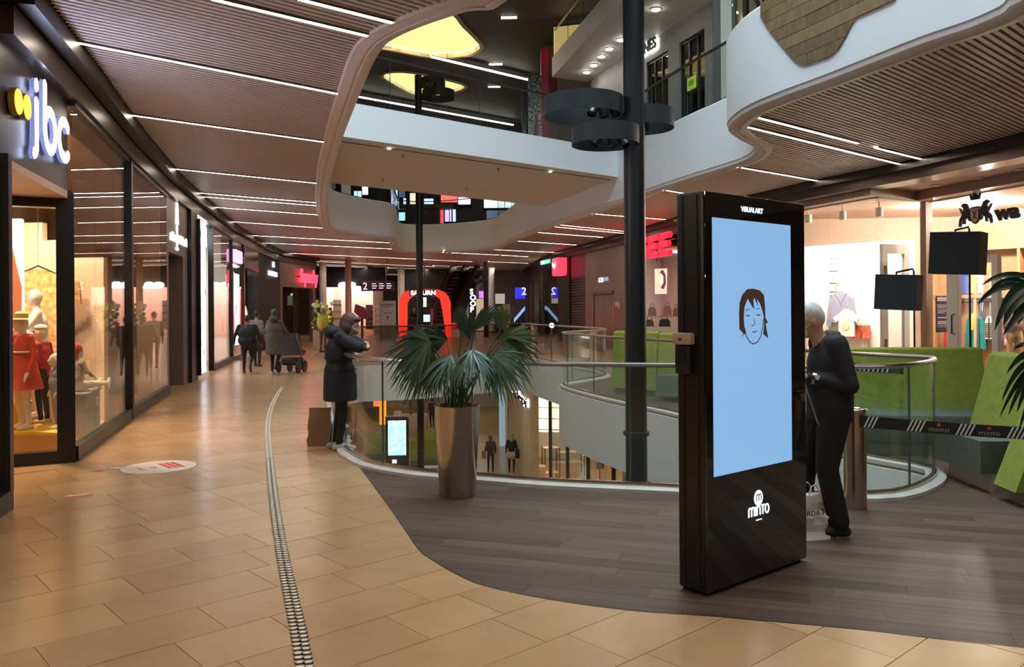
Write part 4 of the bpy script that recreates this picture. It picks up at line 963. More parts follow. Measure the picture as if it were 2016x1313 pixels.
x = xa-.1; ws_ = (xb-xa)/3.6
for ch, wd in (('I', .4), ('S', 1), ('E', 1), ('E', 1)):
    if ch == '-': continue
    m = MB()
    for st in bl[ch]:
        for p, q in zip(st, st[1:]):
            m.vprism(stroke([(x+p[0]*ws_*1.2, za1+p[1]*hh), (x+q[0]*ws_*1.2, za1+q[1]*hh)], .17), -.25, -.12)
    m.build('letter', M['redblock'], sg); x += wd*ws_
MB().b2((xa-.7, -.14, za1+hh*.3), (x, -.08, za1+hh*.36)).build('rail', M['black'], sg); MB().b2((xa-.7, -.14, za1+hh*.7), (x, -.08, za1+hh*.76)).build('rail', M['black'], sg)
for xx in (xa+.1, xa+1.6): MB().tube([(xx, -.1, 4.0), (xx+.05, -.1, za1-.2)], .02).build('hanger', M['black'], sg)
t = thing('portrait_picture', 'framed portrait picture of a dark-haired woman in the handbag shop', 'picture', Q(1301, 580, 29.5), -.35)
h_ = Q(1301, 528, 29.5).z-Q(1301, 580, 29.5).z
MB().rbox((-.24, 0, 0), (.24, .05, h_), .01).build('frame', mat('picture_edge', (.3, .12, .08), .5), t); MB().b2((-.22, -.006, .02), (.22, 0, h_-.02)).build('ground_print', emis('peach_print', (.9, .55, .42), .8), t)
m = MB(); m.vprism(arc(.03, h_*.6, .1, .2, 0, 6.1, 18), -.014, -.01); m.build('face_print', emis('face_print', (.95, .65, .55), .8), t)
m = MB(); m.vprism([(-.05, h_*.85), (.08, h_*.95), (.18, h_*.75), (.19, h_*.4), (.1, h_*.2), (.0, h_*.25), (.1, h_*.45), (.1, h_*.7), (.02, h_*.8)], -.02, -.014); m.build('hair_print', emis('hair_print', (.12, .04, .05), .5), t)
# bag shelf with handbags
t = thing('bag_shelf', 'white shelf unit carrying handbags', 'shelf', (Q(1272, 640, 28).x, 28, 0), -.3)
MB().b2((0, 0, 0), (1.1, .4, .95)).build('lower_board', M['whitewall'], t); MB().b2((-.05, 0, 1.28), (1.15, .45, 1.32)).build('upper_shelf', M['pinkwall'], t); MB().b2((.5, .1, .95), (.55, .4, 1.28)).build('support', M['whitewall'], t)
bagc = [(.35, .3, .22), (.5, .28, .24), (.12, .1, .1), (.03, .03, .03), (.45, .2, .16)]
for i, (x, z, w_, h2) in enumerate([(.2, 1.32, .3, .3), (.72, 1.32, .3, .34), (.1, .95, .3, .24), (.62, .95, .4, .26), (1.0, 1.32, .2, .26)]):
    bq = Vector((x, .12, z)); bq.rotate(Matrix.Rotation(-.3, 3, 'Z'))
    b = thing('handbag', f'{["grey-brown","blush pink","dark brown","black shiny","coral"][i]} handbag on the {"upper shelf" if z > 1 else "lower board"} of the bag shop', 'handbag', (Q(1272, 640, 28).x+bq.x, 28+bq.y, bq.z), -.3, 'handbags on the shelf')
    MB().vprism([(-w_/2, 0), (w_/2, 0), (w_*.42, h2*.8), (w_*.2, h2), (-w_*.2, h2), (-w_*.42, h2*.8)], -.07, .07).build('body', mat(f'bag_leather_{i}', bagc[i], .4), b)
    MB().tube([(w_*.25*math.cos(a), 0, h2*.9+.16*math.sin(a)) for a in [math.pi*k/8 for k in range(9)]], .012, 6).build('handle', mat(f'bag_strap_{i}', bagc[i], .5), b)
# --- clothes shop with the lion crest
G1, G2, G3, G4 = P2(1545, 408, 4.0), P2(1725, 375, 4.0), P2(1830, 385, 4.0), P2(2040, 345, 4.0)
G5 = G4+(G4-G3).normalized()*2.5
M['taupetrim'] = mat('taupe_wood_trim', (.36, .23, .16), .5)
w8 = window(8, G1, G2, 'tall display pane left of the corner in the crest shop', .1, 3.9, 2, 'shopglass', 'taupetrim', (1, 0))
w9 = window(9, G2, G3, 'angled display pane right of the corner in the crest shop', .1, 3.9, 1, 'shopglass', 'taupetrim', (0, 1), .22)
w10 = window(10, G3, G5, 'wide glazed front with the crest sign', .1, 3.9, 2, 'shopglass', 'taupetrim', (0, 1), .1)
struct(MB().sweep([G1, G2, G3, G5], [(.06, 3.86), (.06, 4.12), (-.3, 4.12), (-.3, 3.86)]).build('trim_10', M['taupetrim']), 'taupe head trim of the crest shop front')
struct(MB().prism([RW[4], RW[5], RW[6], RW[7], RW[8], RW[9], G5, G3, G2, G1], 4.06, 4.12).build('ceiling_right_soffit', M['pinkwall']), 'pale soffit with downlights before the crest shop')
for i, (px, py) in enumerate([(1842, 364), (1925, 350), (2008, 333)]):
    q = P(px, py, 4.06); t = thing('soffit_downlight', f'round downlight in the pale soffit before the crest shop, {["left","middle","right"][i]} one', 'downlight', (q.x, q.y, 4.06), 0, 'downlights in the pale soffit')
    MB().lathe([(0, -.015), (.075, -.015), (.085, 0)], 16).build('diffuser', M['lamp_white'], t); MB().lathe([(.085, -.02), (.1, -.018), (.1, 0)], 16).build('bezel', M['white'], t)
# interior
BK = [G1+Vector((.2, 2.2)), Vector((11.6, 21.5)), Vector((14.5, 19.5)), Vector((14.5, 9))]
struct(MB().sweep(BK, [(0, 0), (0, 4.2), (-.1, 4.2), (-.1, 0)]).build('wall_right_crest', mat('warm_shop_wall', (.6, .47, .38), .6)), 'warm rear wall of the crest shop')
struct(MB().prism([G1, G2, G3, G5, (14.4, 9), (14.4, 19.6), (11.6, 21.6), BK[0]], 3.92, 3.98).build('ceiling_right_crest', M['pinkwall']), 'ceiling inside the crest shop')
# bright display stage behind the left panes
e1 = (G2-G1).normalized(); n1 = Vector((-e1.y, e1.x)); n1 = n1 if n1.y > 0 else -n1
BD0 = Q(1578, 600, 21.2).to_2d(); BD1 = Q(1800, 600, 19.0).to_2d()
st = wall_thing(BD0, BD1, 'display_backdrop', 'bright white display backdrop with printed plants in the crest shop window', 'backdrop'); L = (BD1-BD0).length
MB().b2((0, 0, 0), (L, .06, 3.15)).build('panel', M['whitewall'], st)
M['paleprint'] = mat('pale_yellow_print', (.75, .68, .4), .7); M['greyprint'] = mat('grey_print', (.32, .33, .33), .7)
m = MB(); m.vprism([(L*.5, 3.14), (L*.98, 3.14), (L*.95, 2.9), (L*.75, 2.75), (L*.55, 2.85)], -.008, -.003); m.build('sun_print', M['paleprint'], st)
rr = random.Random(11)
for k in range(3):
    m = MB(); x0, z0 = L*(.56+.12*k), 2.5-.06*k
    for j in range(7): a_ = rr.uniform(0, 6.28); r_ = rr.uniform(.02, .28); m.vprism(stroke([(x0+r_*math.cos(a_), z0-.2+r_*math.sin(a_)), (x0+r_*math.cos(a_)+.06, z0-.17+r_*math.sin(a_))], .035), -.008, -.003)
    m.build('plant_print', M['greyprint'], st)
tx, tz = onwall(BD0, BD1, 1643, 482); _, tzb = onwall(BD0, BD1, 1643, 640)
text('lettering', 'ART-MEET', .42, M['greyprint'], st, (tx-.14, -.02, tz), .008, rot=(math.pi/2, math.pi/2, 0), sx=(tz-tzb)/2.1)
spot_c = (BD0+BD1)/2
for i, k in enumerate((.2, .5, .8)):
    tq = BD0.lerp(BD1, k); p = tq+Vector((-.75, -1.15))
    t = thing('track_spot', f'white track spotlight above the bright display, {["left","middle","right"][i]} one', 'spotlight', (p.x, p.y, 3.92), 0, 'track spots in the crest shop')
    MB().lathe([(0, -.32), (.07, -.32), (.08, -.28), (.08, -.12), (0, -.1)], 16).build('head', M['white'], t); MB().tube([(0, 0, -.1), (0, 0, 0)], .02).build('stem', M['white'], t)
    spot_light('display_spot', (p.x, p.y-.0, 3.55), (tq.x, tq.y, 1.7), 300, (1, .9, .74), 100)
# clothes on the backdrop
def hung(name, label, pts, s, z, sc, parent_frame, matl, y0=-.12, y1=-.06, extra=None, group=None, cat='garment'):
    loc, rz = wallframe(*parent_frame); base = Vector((s, 0, z)); base.rotate(Matrix.Rotation(rz, 3, 'Z'))
    t = thing(name, label, cat, (loc[0]+base.x, loc[1]+base.y, z), rz, group)
    MB().vprism([(a*sc, b*sc) for a, b in pts], y0, y1).build('cloth', matl, t)
    MB().tube([(-.16*sc, (y0+y1)/2, .02), (0, (y0+y1)/2, .07*sc), (.16*sc, (y0+y1)/2, .02)], .008, 6).build('hanger', M['oak'], t); MB().tube([(0, (y0+y1)/2, .07*sc), (0, (y0+y1)/2, .14*sc), (.02, (y0+y1)/2, .16*sc)], .004, 6).build('hook', M['steel'], t)
    if extra: extra(t)
    return t
TEE = [(-.14, 0), (-.06, .05), (.06, .05), (.14, 0), (.42, -.22), (.33, -.36), (.24, -.28), (.25, -.78), (-.25, -.78), (-.24, -.28), (-.33, -.36), (-.42, -.22)]
JKT = [(-.16, 0), (-.06, .06), (.06, .06), (.16, 0), (.3, -.1), (.36, -.5), (.38, -.78), (.26, -.8), (.24, -.4), (.25, -.72), (-.25, -.72), (-.24, -.4), (-.26, -.8), (-.38, -.78), (-.36, -.5), (-.3, -.1)]
fr = (BD0, BD1); 
s_, z_ = onwall(BD0, BD1, 1660, 578); M['denim'] = mat('washed_denim', (.2, .26, .36), .85, var=.15, scale=8)
def lapel(t):
    m = MB(); m.vprism([(-.15, .0), (-.02, -.2), (0, -.26), (.02, -.2), (.15, 0), (.05, .06), (-.05, .06)], -.135, -.12); m.build('collar', M['denim'], t)
    for k in range(3): MB().lathe([(0, 0), (.012, 0), (.012, .006)], 8, (.02, -.125, -.3-.12*k), 0, Matrix.Rotation(math.pi/2, 3, 'X')).build('button', M['steel'], t)
hung('denim_jacket', 'light blue denim jacket hung on the bright backdrop', JKT, s_, z_, 1.0, fr, M['denim'], extra=lapel)
s_, z_ = onwall(BD0, BD1, 1676, 612)
def pr_tee(t): m = MB(); m.vprism(arc(0, -.35, .09, .12, 0, 6.1, 14), -.27, -.26); m.build('chest_print', M['paleprint'], t)
hung('white_t_shirt', 'white T-shirt with a small chest print hung before the denim jacket', TEE, s_, z_, .8, fr, M['white'], -.26, -.2, extra=pr_tee)
s_, z_ = onwall(BD0, BD1, 1700, 640); M['coral'] = mat('coral_cloth', (.62, .13, .08), .8, var=.3, scale=20)
hung('coral_shorts', 'coral patterned garment hanging low on the bright backdrop', [(-.25, 0), (.25, 0), (.28, -.4), (.04, -.4), (0, -.15), (-.04, -.4), (-.28, -.4)], s_, z_, .8, fr, M['coral'], -.12, -.07)
# white door leaf pulled open, navy notice
dA = P2(1725, 600, 0) if False else G2.lerp(G3, .28)+Vector((.05, .55)); dB = dA+Vector((.75, .35))
d4 = wall_thing(dA, dB, 'door_4', 'open white framed glass shop door with dark hinges', kind='structure'); L = (dB-dA).length
MB().b2((0, 0, 0), (.16, .08, 2.95)).build('stile', M['white'], d4); MB().b2((L-.16, 0, 0), (L, .08, 2.95)).build('stile', M['white'], d4); MB().b2((.16, 0, 2.75), (L-.16, .08, 2.95)).build('rail', M['white'], d4); MB().b2((.16, 0, 0), (L-.16, .08, .2)).build('rail', M['white'], d4); MB().b2((.16, .03, .2), (L-.16, .045, 2.75)).build('pane', M['shopglass'], d4)
for z in (.7, 2.3): MB().b2((.05, -.02, z), (.11, 0, z+.18)).build('hinge', M['bronze'], d4)
A, B = G3, G5
s1, _ = onwall(A, B, 1868, 640); 
for k, (pa, pb) in enumerate([(1852, 1868), (1893, 1911)]): pass
d5 = wall_thing(A, B, 'door_5', 'white glazed door with a black bar handle in the crest shop front', kind='structure')
xa, _ = onwall(A, B, 1868, 640); xb, _ = onwall(A, B, 1889, 640); xe = xb+.9
MB().b2((xa, -.05, 0), (xb, .05, 2.6)).build('stile', M['white'], d5); MB().b2((xe, -.05, 0), (xe+.15, .05, 2.6)).build('stile', M['white'], d5); MB().b2((xb, -.05, 2.45), (xe, .05, 2.6)).build('rail', M['white'], d5)
MB().tube([(xb-.08, -.05, 1.0), (xb-.08, -.12, 1.02), (xb-.08, -.12, 1.4), (xb-.08, -.05, 1.42)], .014).build('handle', M['black'], d5)
xa, za = onwall(A, B, 1818, 654); xb, zb = onwall(A, B, 1846, 583)
xa = max(xa, -.3)
t = wall_thing(G2, G3, 'notice_poster', 'navy notice poster with white text on the shop front', 'poster')
xa, za = onwall(G2, G3, 1818, 654); xb, zb = onwall(G2, G3, 1846, 583)
MB().b2((xa, -.3, za), (xb, -.285, zb)).build('sheet', mat('navy_print', (.03, .04, .12), .5), t)
m = MB(); h = zb-za
for k, (f, hh2, ww) in enumerate([(.96, .05, .85), (.90, .04, .8), (.76, .015, .7), (.72, .015, .75), (.68, .015, .6), (.62, .015, .7), (.58, .015, .72), (.54, .015, .5), (.42, .03, .8), (.31, .03, .85), (.26, .03, .8), (.2, .012, .7), (.16, .012, .6)]):
    z = za+h*f; m.b2((xa+(xb-xa)*.07, -.304, z-h*hh2), (xa+(xb-xa)*(.07+ww*.95), -.3, z))
m.build('text_lines', mat('white_print', (.8, .8, .82), .6), t)
# crest sign: two lions, shield with scissors, crown, and the letters at the picture border
sg = wall_thing(A, B, 'shop_sign', 'black and white lion crest with shield and scissors beside large letters', 'sign')
M['signblack'] = mat('sign_black', (.01, .012, .02), .3); M['halo'] = emis('sign_halo', (1, .98, .95), 2.4)
cx, cz = onwall(A, B, 1925, 420); sx_, zt_ = onwall(A, B, 1925, 397); xl, zl_ = onwall(A, B, 1895, 441); xr, _ = onwall(A, B, 1961, 432)
S_ = (xr-xl)/2; ccx = (xl+xr)/2; zc = lerp(zl_, zt_, .42)
def blob(pts, nm, face=True):
    P_ = [(ccx+a*S_, zc+b*S_) for a, b in pts]
    m = MB(); m.vprism([(a+.05*S_, b-.03*S_) for a, b in P_], -.03, -.01); o = m.build(nm+'_halo', M['halo'], sg); f = MB(); f.vprism(P_, -.1, -.06); f.build('face', M['signblack'], o)
lion = [(.28, -.35), (.42, -.3), (.45, -.1), (.6, -.25), (.62, -.45), (.75, -.45), (.72, -.2), (.85, -.35), (.9, -.55), (1.0, -.52), (.95, -.2), (.78, 0), (.9, .2), (.98, .35), (.88, .3), (.75, .12), (.7, .3), (.85, .45), (.7, .55), (.5, .5), (.38, .25), (.28, .05)]
blob(lion, 'lion_right'); blob([(-a, b) for a, b in lion], 'lion_left')
blob([(-.24, .62), (.24, .62), (.34, .95), (.17, .78), (0, 1.0), (-.17, .78), (-.34, .95)], 'crown')
m = MB(); shp = [(ccx+a*S_, zc+b*S_) for a, b in [(-.27, .3), (.27, .3), (.27, -.2), (.15, -.42), (0, -.5), (-.15, -.42), (-.27, -.2)]]; m.vprism(shp, -.1, -.06); o = m.build('shield', M['signblack'], sg)
m = MB(); m.vprism([(ccx+a*S_*.82, zc+b*S_*.82-.02*S_) for a, b in [(-.27, .3), (.27, .3), (.27, -.2), (.15, -.42), (0, -.5), (-.15, -.42), (-.27, -.2)]], -.105, -.1); m.build('shield_field', M['beigewall'], o)
m = MB()
for sgn in (-1, 1): m.vprism(stroke([(ccx-sgn*.12*S_, zc+.15*S_), (ccx+sgn*.08*S_, zc-.25*S_)], .05*S_), -.112, -.105)
m.build('scissors', M['signblack'], o)
xs, zs = onwall(A, B, 1969, 433); _, zst = onwall(A, B, 1969, 411)
for off, mm, nm in ((.03, 'halo', 'letter_halo'), (0, 'signblack', 'letter')):
    ot = text(nm, 'wa', (zst-zs)*1.75, M[mm], sg, (xs+off, -.03 if off else -.09, zs-off*.5), .02, bold=.02, sx=1.25)
# interior shelf wall with garments
A2, B2 = Vector((11.2, 20.6)), Vector((13.9, 18.6)); A2 = Q(1835, 600, 20.8).to_2d(); B2 = Q(2060, 600, 19.0).to_2d()
sw = wall_thing(A2, B2, 'clothes_shelf', 'oak wall shelving with hanging jackets deep in the crest shop', 'shelving'); L = (B2-A2).length
MB().b2((0, .4, 0), (L, .46, 3.5)).build('back_board', M['oak'], sw); 
for z in (1.78, 2.95): MB().b2((0, 0, z), (L, .4, z+.09)).build('shelf', M['taupetrim'], sw)
for i, x in enumerate((0.0, .95, 1.9, L-.06)): MB().b2((x, .02, 0), (x+.06, .4, 3.0)).build('upright', M['oak'], sw)
MB().tube([(0, .2, 1.68), (L, .2, 1.68)], .015).build('hanging_rail', M['black'], sw)
gc = [('red', (.5, .04, .03)), ('slate blue', (.1, .12, .2)), ('teal', (.0, .25, .28)), ('teal', (.0, .22, .26)), ('lime yellow', (.6, .65, .1)), ('navy', (.02, .025, .07)), ('striped', (.6, .55, .5)), ('violet blue', (.12, .07, .45)), ('taupe', (.3, .24, .2)), ('white', (.75, .7, .65))]
for i, (px, top, bot, wpx) in enumerate([(1855, 640, 690, 22), (1862, 620, 690, 14), (1897, 622, 688, 22), (1913, 624, 688, 26), (1907, 615, 650, 16), (1922, 612, 680, 14), (1936, 622, 668, 18), (1946, 606, 672, 26), (1972, 610, 680, 24), (1990, 620, 680, 20)]):
    s_, zt = onwall(A2, B2, px, top); sb_, zb = onwall(A2, B2, px+wpx, bot); wd = max(.18, (sb_-s_)); hgt = zt-zb
    loc, rz = wallframe(A2, B2); bs = Vector((s_+wd/2, .0, 0)); bs.rotate(Matrix.Rotation(rz, 3, 'Z'))
    g = thing('hanging_jacket', f'{gc[i][0]} garment on the rail deep in the crest shop, {ordn[i]} from the left', 'garment', (loc[0]+bs.x, loc[1]+bs.y, zb), rz, 'garments on the shop rail')
    mt = mat(f'garment_{i}', gc[i][1], .8, var=.15, scale=9)
    MB().vprism([(-wd*.5, 0), (wd*.5, 0), (wd*.48, hgt*.6), (wd*.4, hgt*.86), (wd*.12, hgt), (-wd*.12, hgt), (-wd*.4, hgt*.86), (-wd*.48, hgt*.6)], .08+.03*(i % 3), .16+.03*(i % 3)).build('cloth', mt, g)
    MB().b2((-.012, .07+.03*(i % 3), 0), (.012, .08+.03*(i % 3), hgt*.95)).build('zip', M['black'], g)
    if i == 6:
        for k in range(8): MB().b2((-wd*.47, .07, hgt*.08*k+.05), (wd*.47, .08, hgt*.08*k+.05+hgt*.035)).build('stripe', M['black'], g)
    MB().tube([(0, .2, 1.68-zb), (0, .14, hgt)], .006, 6).build('hanger', M['steel'], g)
for i, (px, c, nm) in enumerate([(1888, (.05, .1, .5), 'royal blue'), (1902, (.75, .75, .2), 'pale yellow'), (1914, (.75, .7, .65), 'white')]):
    s_, zt = onwall(A2, B2, px, 536); _, zb = onwall(A2, B2, px, 575)
    loc, rz = wallframe(A2, B2); bs = Vector((s_, 0, 0)); bs.rotate(Matrix.Rotation(rz, 3, 'Z'))
    g = thing('folded_shirt', f'{nm} shirt hanging above the oak shelf in the crest shop', 'garment', (loc[0]+bs.x, loc[1]+bs.y, 1.9), rz, 'shirts above the oak shelf')
    MB().vprism([(0, 0), (.18, 0), (.2, .55), (.14, .8), (.06, .8), (0, .55)], .15, .25).build('cloth', mat(f'upper_garment_{i}', c, .8), g); MB().tube([(.1, .2, .8), (.1, .2, 1.05)], .006).build('hanger', M['steel'], g)
for i, (x, y, e) in enumerate([(10.6, 18.4, 300), (12.4, 17.6, 260), (9.6, 18.9, 120)]):
    t = thing('shop_downlight', f'round downlight in the crest shop ceiling, {["middle","right","left"][i]} one', 'downlight', (x, y, 3.92), 0, 'downlights in the crest shop')
    MB().lathe([(0, -.02), (.09, -.02), (.1, 0)], 16).build('diffuser', M['lamp_white'], t); MB().lathe([(.1, -.025), (.12, -.02), (.12, 0)], 16).build('bezel', M['white'], t)
    point_light('crest_shop_lamp', (x, y, 3.7), e, (1, .86, .70), .12)
# ---------------------------------------------------------------- far hall on our level
def panel_px(name, label, cat, x0, y0, x1, y1, D, matl, th=.08, group=None, frame=None):
    a, b = Q(x0, y1, D), Q(x1, y0, D)
    t = thing(name, label, cat, (a.x, D, a.z), 0, group)
    MB().rbox((0, 0, 0), (b.x-a.x, th, b.z-a.z), min(.02, th*.2)).build('panel', matl, t)
    if frame: MB().b2((-.04, .01, -.04), (b.x-a.x+.04, th+.03, b.z-a.z+.04)).build('frame', frame, t)
    return t, b.x-a.x, b.z-a.z
def round_post(label, px, D, r, matl, z1=CEIL+.04, z0=0.0):
    q = Q(px, 607, D); t = thing('hall_column', label, 'column', (q.x, D, z0), 0, 'columns in the far hall')
    MB().lathe([(r, 0), (r, z1-z0)], 24).build('shaft', matl, t); MB().lathe([(r+.04, 0), (r+.04, .1), (r, .12)], 24).build('base', M['steel'], t)
M['pinklitcol'] = mat('pink_lit_white_column', (.7, .45, .4), .5)  # white column with the pink shop's light put into its colour
round_post('cream round column left of the flower stand', 636, 47, .2, M['whitewall'])
round_post('white round column painted pink-lit before the bright pink shop', 686, 45, .17, M['pinklitcol'])
round_post('white round column left of the red arch', 790, 52, .22, M['whitewall'])
round_post('white round column right of the escalator', 968, 54, .2, M['whitewall'])
# bright pink shop
a, b = Q(648, 607, 54), Q(742, 607, 54)
m = MB(); m.b2((a.x, 56, 0), (b.x, 56.1, 4.1)); m.b2((b.x, 52.5, 0), (b.x+.1, 56, 4.1)); m.b2((a.x-.1, 52.5, 0), (a.x, 56, 4.1))
struct(m.build('wall_back_pink', mat('pink_shop_wall', (.85, .6, .55), .6)), 'pink walls of the bright shop in the far hall')
point_light('pink_shop_lamp', ((a.x+b.x)/2, 54.2, 3.4), 230, (1, .72, .62), .3)
a2, b2 = Q(625, 607, 52.4), Q(760, 607, 52.4)
struct(MB().b2((a2.x, 52.2, 3.05), (b2.x, 52.5, 4.34)).build('wall_back_header', M['blackm']), 'black header over the bright pink shop')
t = thing('shop_sign', 'white glowing rounded letters over the bright pink shop', 'sign', Q(666, 567, 52.1)); text('lettering', 'ea.', .75, emis('white_letters_far', (.95, .97, 1), 5), t, (0, 0, 0), .04, sx=1.7, bold=.03); MB().b2((0, .05, .1), (1.6, .1, .2)).build('rail', M['black'], t)
for i, (x0, x1, y0, y1, c) in enumerate([(656, 672, 590, 630, (.8, .75, .7)), (720, 733, 600, 634, (.08, .06, .07)), (735, 745, 600, 634, (.75, .7, .66))]):
    t, w_, h_ = panel_px('display_shelf', f'{["pale","black","cream"][i]} display shelf in the bright pink shop', 'shelf', x0, y0, x1, y1+14, 52.8, mat(f'far_shelf_{i}', c, .5), .3)
    for k in range(3): MB().b2((-.02, -.05, h_*(.3+.25*k)), (w_+.02, 0, h_*(.33+.25*k))).build('shelf_board', M['taupetrim'], t)
# hanging wayfinding board
t, w_, h_ = panel_px('hanging_wayfinding_board', 'dark maroon hanging wayfinding board with a large white 2', 'sign', 711, 553, 775, 573, 42, mat('maroon_board', (.06, .012, .02), .4), .12)
M['pinkprint'] = emis('pink_white_print', (.95, .8, .85), .9)
text('numeral', '2', h_*1.0, M['pinkprint'], t, (.08, -.01, h_*.15), .005)
m = MB()
for cxx, n in ((.33, 3), (.55, 3), (.78, 3)):
    for k in range(n): m.b2((w_*cxx, -.008, h_*(.25+.22*k)), (w_*(cxx+.13+.03*(k % 2)), -.002, h_*(.32+.22*k)))
m.build('text_lines', M['pinkprint'], t)
for x in (.2, .8): MB().tube([(w_*x, .06, h_), (w_*x, .06, CEIL-t.location.z)], .015, 6).build('rod', M['black'], t)
# red menu stand, info board, flowers
t = thing('red_display_stand', 'dark red angular sign stand behind the leaning person', 'sign', Q(713, 640, 36)); t.location.z = 0
z0 = Q(706, 630, 36).z; z1 = Q(706, 599, 36).z
M['darkred'] = mat('dark_red_lacquer', (.2, .01, .02), .35)
MB().vprism([(-.32, z0+.35), (-.26, z1), (.1, z1-.15), (.3, z0+.3), (.22, z0+.02), (-.05, z0+.1)], -.2, .2).build('head', M['darkred'], t); MB().b2((-.05, -.05, 0), (.05, .05, z0+.2)).build('post', M['black'], t); MB().b2((-.25, -.2, 0), (.25, .2, .04)).build('base', M['black'], t)
t, w_, h_ = panel_px('information_board', 'beige free-standing notice board with a small arrow', 'board', 747, 592, 779, 640, 40, mat('beige_board', (.5, .4, .35), .6), .1)
m = MB(); m.b2((w_*.12, -.008, h_*.82), (w_*.85, -.002, h_*.86)); m.b2((w_*.12, -.008, h_*.74), (w_*.7, -.002, h_*.77)); m.b2((w_*.25, -.008, h_*.48), (w_*.75, -.002, h_*.51)); m.build('text_lines', mat('board_print', (.12, .1, .1), .6), t)
m = MB(); m.vprism([(w_*.47, h_*.2), (w_*.53, h_*.2), (w_*.53, h_*.33), (w_*.6, h_*.33), (w_*.5, h_*.4), (w_*.4, h_*.33), (w_*.47, h_*.33)], -.008, -.002); m.build('arrow', mat('board_arrow', (.08, .06, .06), .6), t); MB().b2((0, 0, -1.2), (w_, .1, 0)).build('foot', M['steel'], t)
t.location.z = max(t.location.z, 1.2) if False else t.location.z
t = thing('flower_stand', 'stand of yellow and white flowers left of the leaning person', 'flowers', Q(640, 640, 33)); t.location.z = 0
MB().b2((-.45, -.2, 0), (.3, .25, .8)).build('crate', M['taupetrim'], t)
rr = random.Random(3)
for nm, c, n in (('yellow_blooms', (.55, .5, .06), 40), ('white_blooms', (.7, .68, .6), 26), ('foliage', (.06, .1, .04), 60)):
    m = MB()
    for k in range(n): m.ell((rr.uniform(-.5, .35), rr.uniform(-.25, .2), rr.uniform(.75, 1.95 if nm != 'foliage' else 1.7)), [rr.uniform(.04, .09)]*3, 7, 5)
    tag(m.build(nm, mat(nm+'_m', c, .8), t), kind='stuff')
# red arch with the illuminated name
D = 45; pc = lambda x, y: (Q(x, y, D).x, Q(x, y, D).z)
outer = [pc(785, 664), pc(786, 592), pc(789, 582), pc(796, 575), pc(808, 570.5), pc(840, 569), pc(862, 570), pc(874, 575), pc(882, 584), pc(886, 597), pc(886.5, 664)]
inner = [pc(879, 664), pc(871, 612), pc(868, 597), pc(866, 588), pc(858, 583), pc(840, 582), pc(812, 583), pc(804, 588), pc(800, 597), pc(799.5, 664)]
t = thing('red_arch', 'glowing red entrance arch of the electronics shop', 'arch', (0, D, 0))
m = MB(); n = len(outer); k = len(inner)
pts = outer+inner; m.vprism(pts, 0, .5); m.build('arch_body', emis('red_arch_glow', (1, .025, .012), 1.25), t)
a, b = pc(806, 583), pc(859, 570); MB().b2((a[0], -.06, a[1]), (b[0], .0, b[1])).build('name_board', M['black'], t)
x0, _ = pc(809, 582); x1, z0 = pc(858, 581); o = text('name_lettering', 'SATURN', .33, emis('white_name', (1, 1, 1), 3), t, (x0, -.08, z0+.02), .01, bold=.01); o.scale[0] = (x1-x0)/max(v.co.x for v in o.data.vertices)
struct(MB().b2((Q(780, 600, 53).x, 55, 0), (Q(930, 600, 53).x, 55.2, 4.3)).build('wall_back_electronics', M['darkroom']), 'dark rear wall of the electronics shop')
t = thing('light_sign', 'small white glowing vertical sign inside the red arch', 'sign', Q(833, 607, 50)); 
for k in range(5): MB().b2((0, 0, .1+k*.12), (.2, .04, .18+k*.12)).build('letter', emis(f'cool_sign_{k}', (.75, .9, 1), 2.5), t)
MB().b2((-.1, 0, .85), (.5, .05, 1.0)).build('top_bar', emis('cool_bar', (.75, .9, 1), 2.5), t); MB().tube([(.1, .05, .9), (.1, .05, CEIL-t.location.z)], .02, 6).build('rod', M['black'], t)
t, w_, h_ = panel_px('service_counter', 'low counter with a lit blue screen inside the red arch', 'counter', 800, 625, 875, 642, 48, M['blackm'], .5)
MB().b2((w_*.45, -.02, h_*.5), (w_*.62, .0, h_*1.35)).build('screen', emis('blue_screen', (.4, .6, .95), 1.2), t)
# escalator pair
t = thing('escalator', 'pair of escalators rising behind the red arch', 'escalator', (0, 0, 0))
b0, b1 = Q(850, 632, 47.0), Q(897, 528, 51.5)
d = Vector((b1.x-b0.x, b1.y-b0.y)); 
def incl(x0, x1, h0, h1, nm, matl):
    m = MB(); pts = []
    for q, dz in ((b0, 0), (b1, 0)):
        for h in (h0, h1): 
            for x in (x0, x1): pts.append((q.x+x, q.y, q.z+h))
    m.add(pts, [(0, 2, 3, 1), (4, 5, 7, 6), (0, 1, 5, 4), (2, 6, 7, 3), (0, 4, 6, 2), (1, 3, 7, 5)]); return m.build(nm, matl, t)
for k, x in enumerate((0, .78, 1.5)): incl(x-.06, x+.06, -.4, .7, 'balustrade', M['bronze'] if k else M['taupewall'])
for x in (0, .78, 1.5): incl(x-.04, x+.04, .7, .78, 'handrail', M['black'])
incl(.06, .72, -.5, -.1, 'step_band', M['blackm']); incl(.84, 1.44, -.5, -.1, 'step_band', M['steel'])
for k in range(14):
    f = (k+.5)/14; MB().b2((lerp(b0.x, b1.x, f)+.07, lerp(b0.y, b1.y, f)-.15, lerp(b0.z, b1.z, f)-.13), (lerp(b0.x, b1.x, f)+.71, lerp(b0.y, b1.y, f)+.15, lerp(b0.z, b1.z, f)-.02)).build('step', M['black'], t)
incl(-.1, 1.6, -1.1, -.5, 'soffit', M['white'])
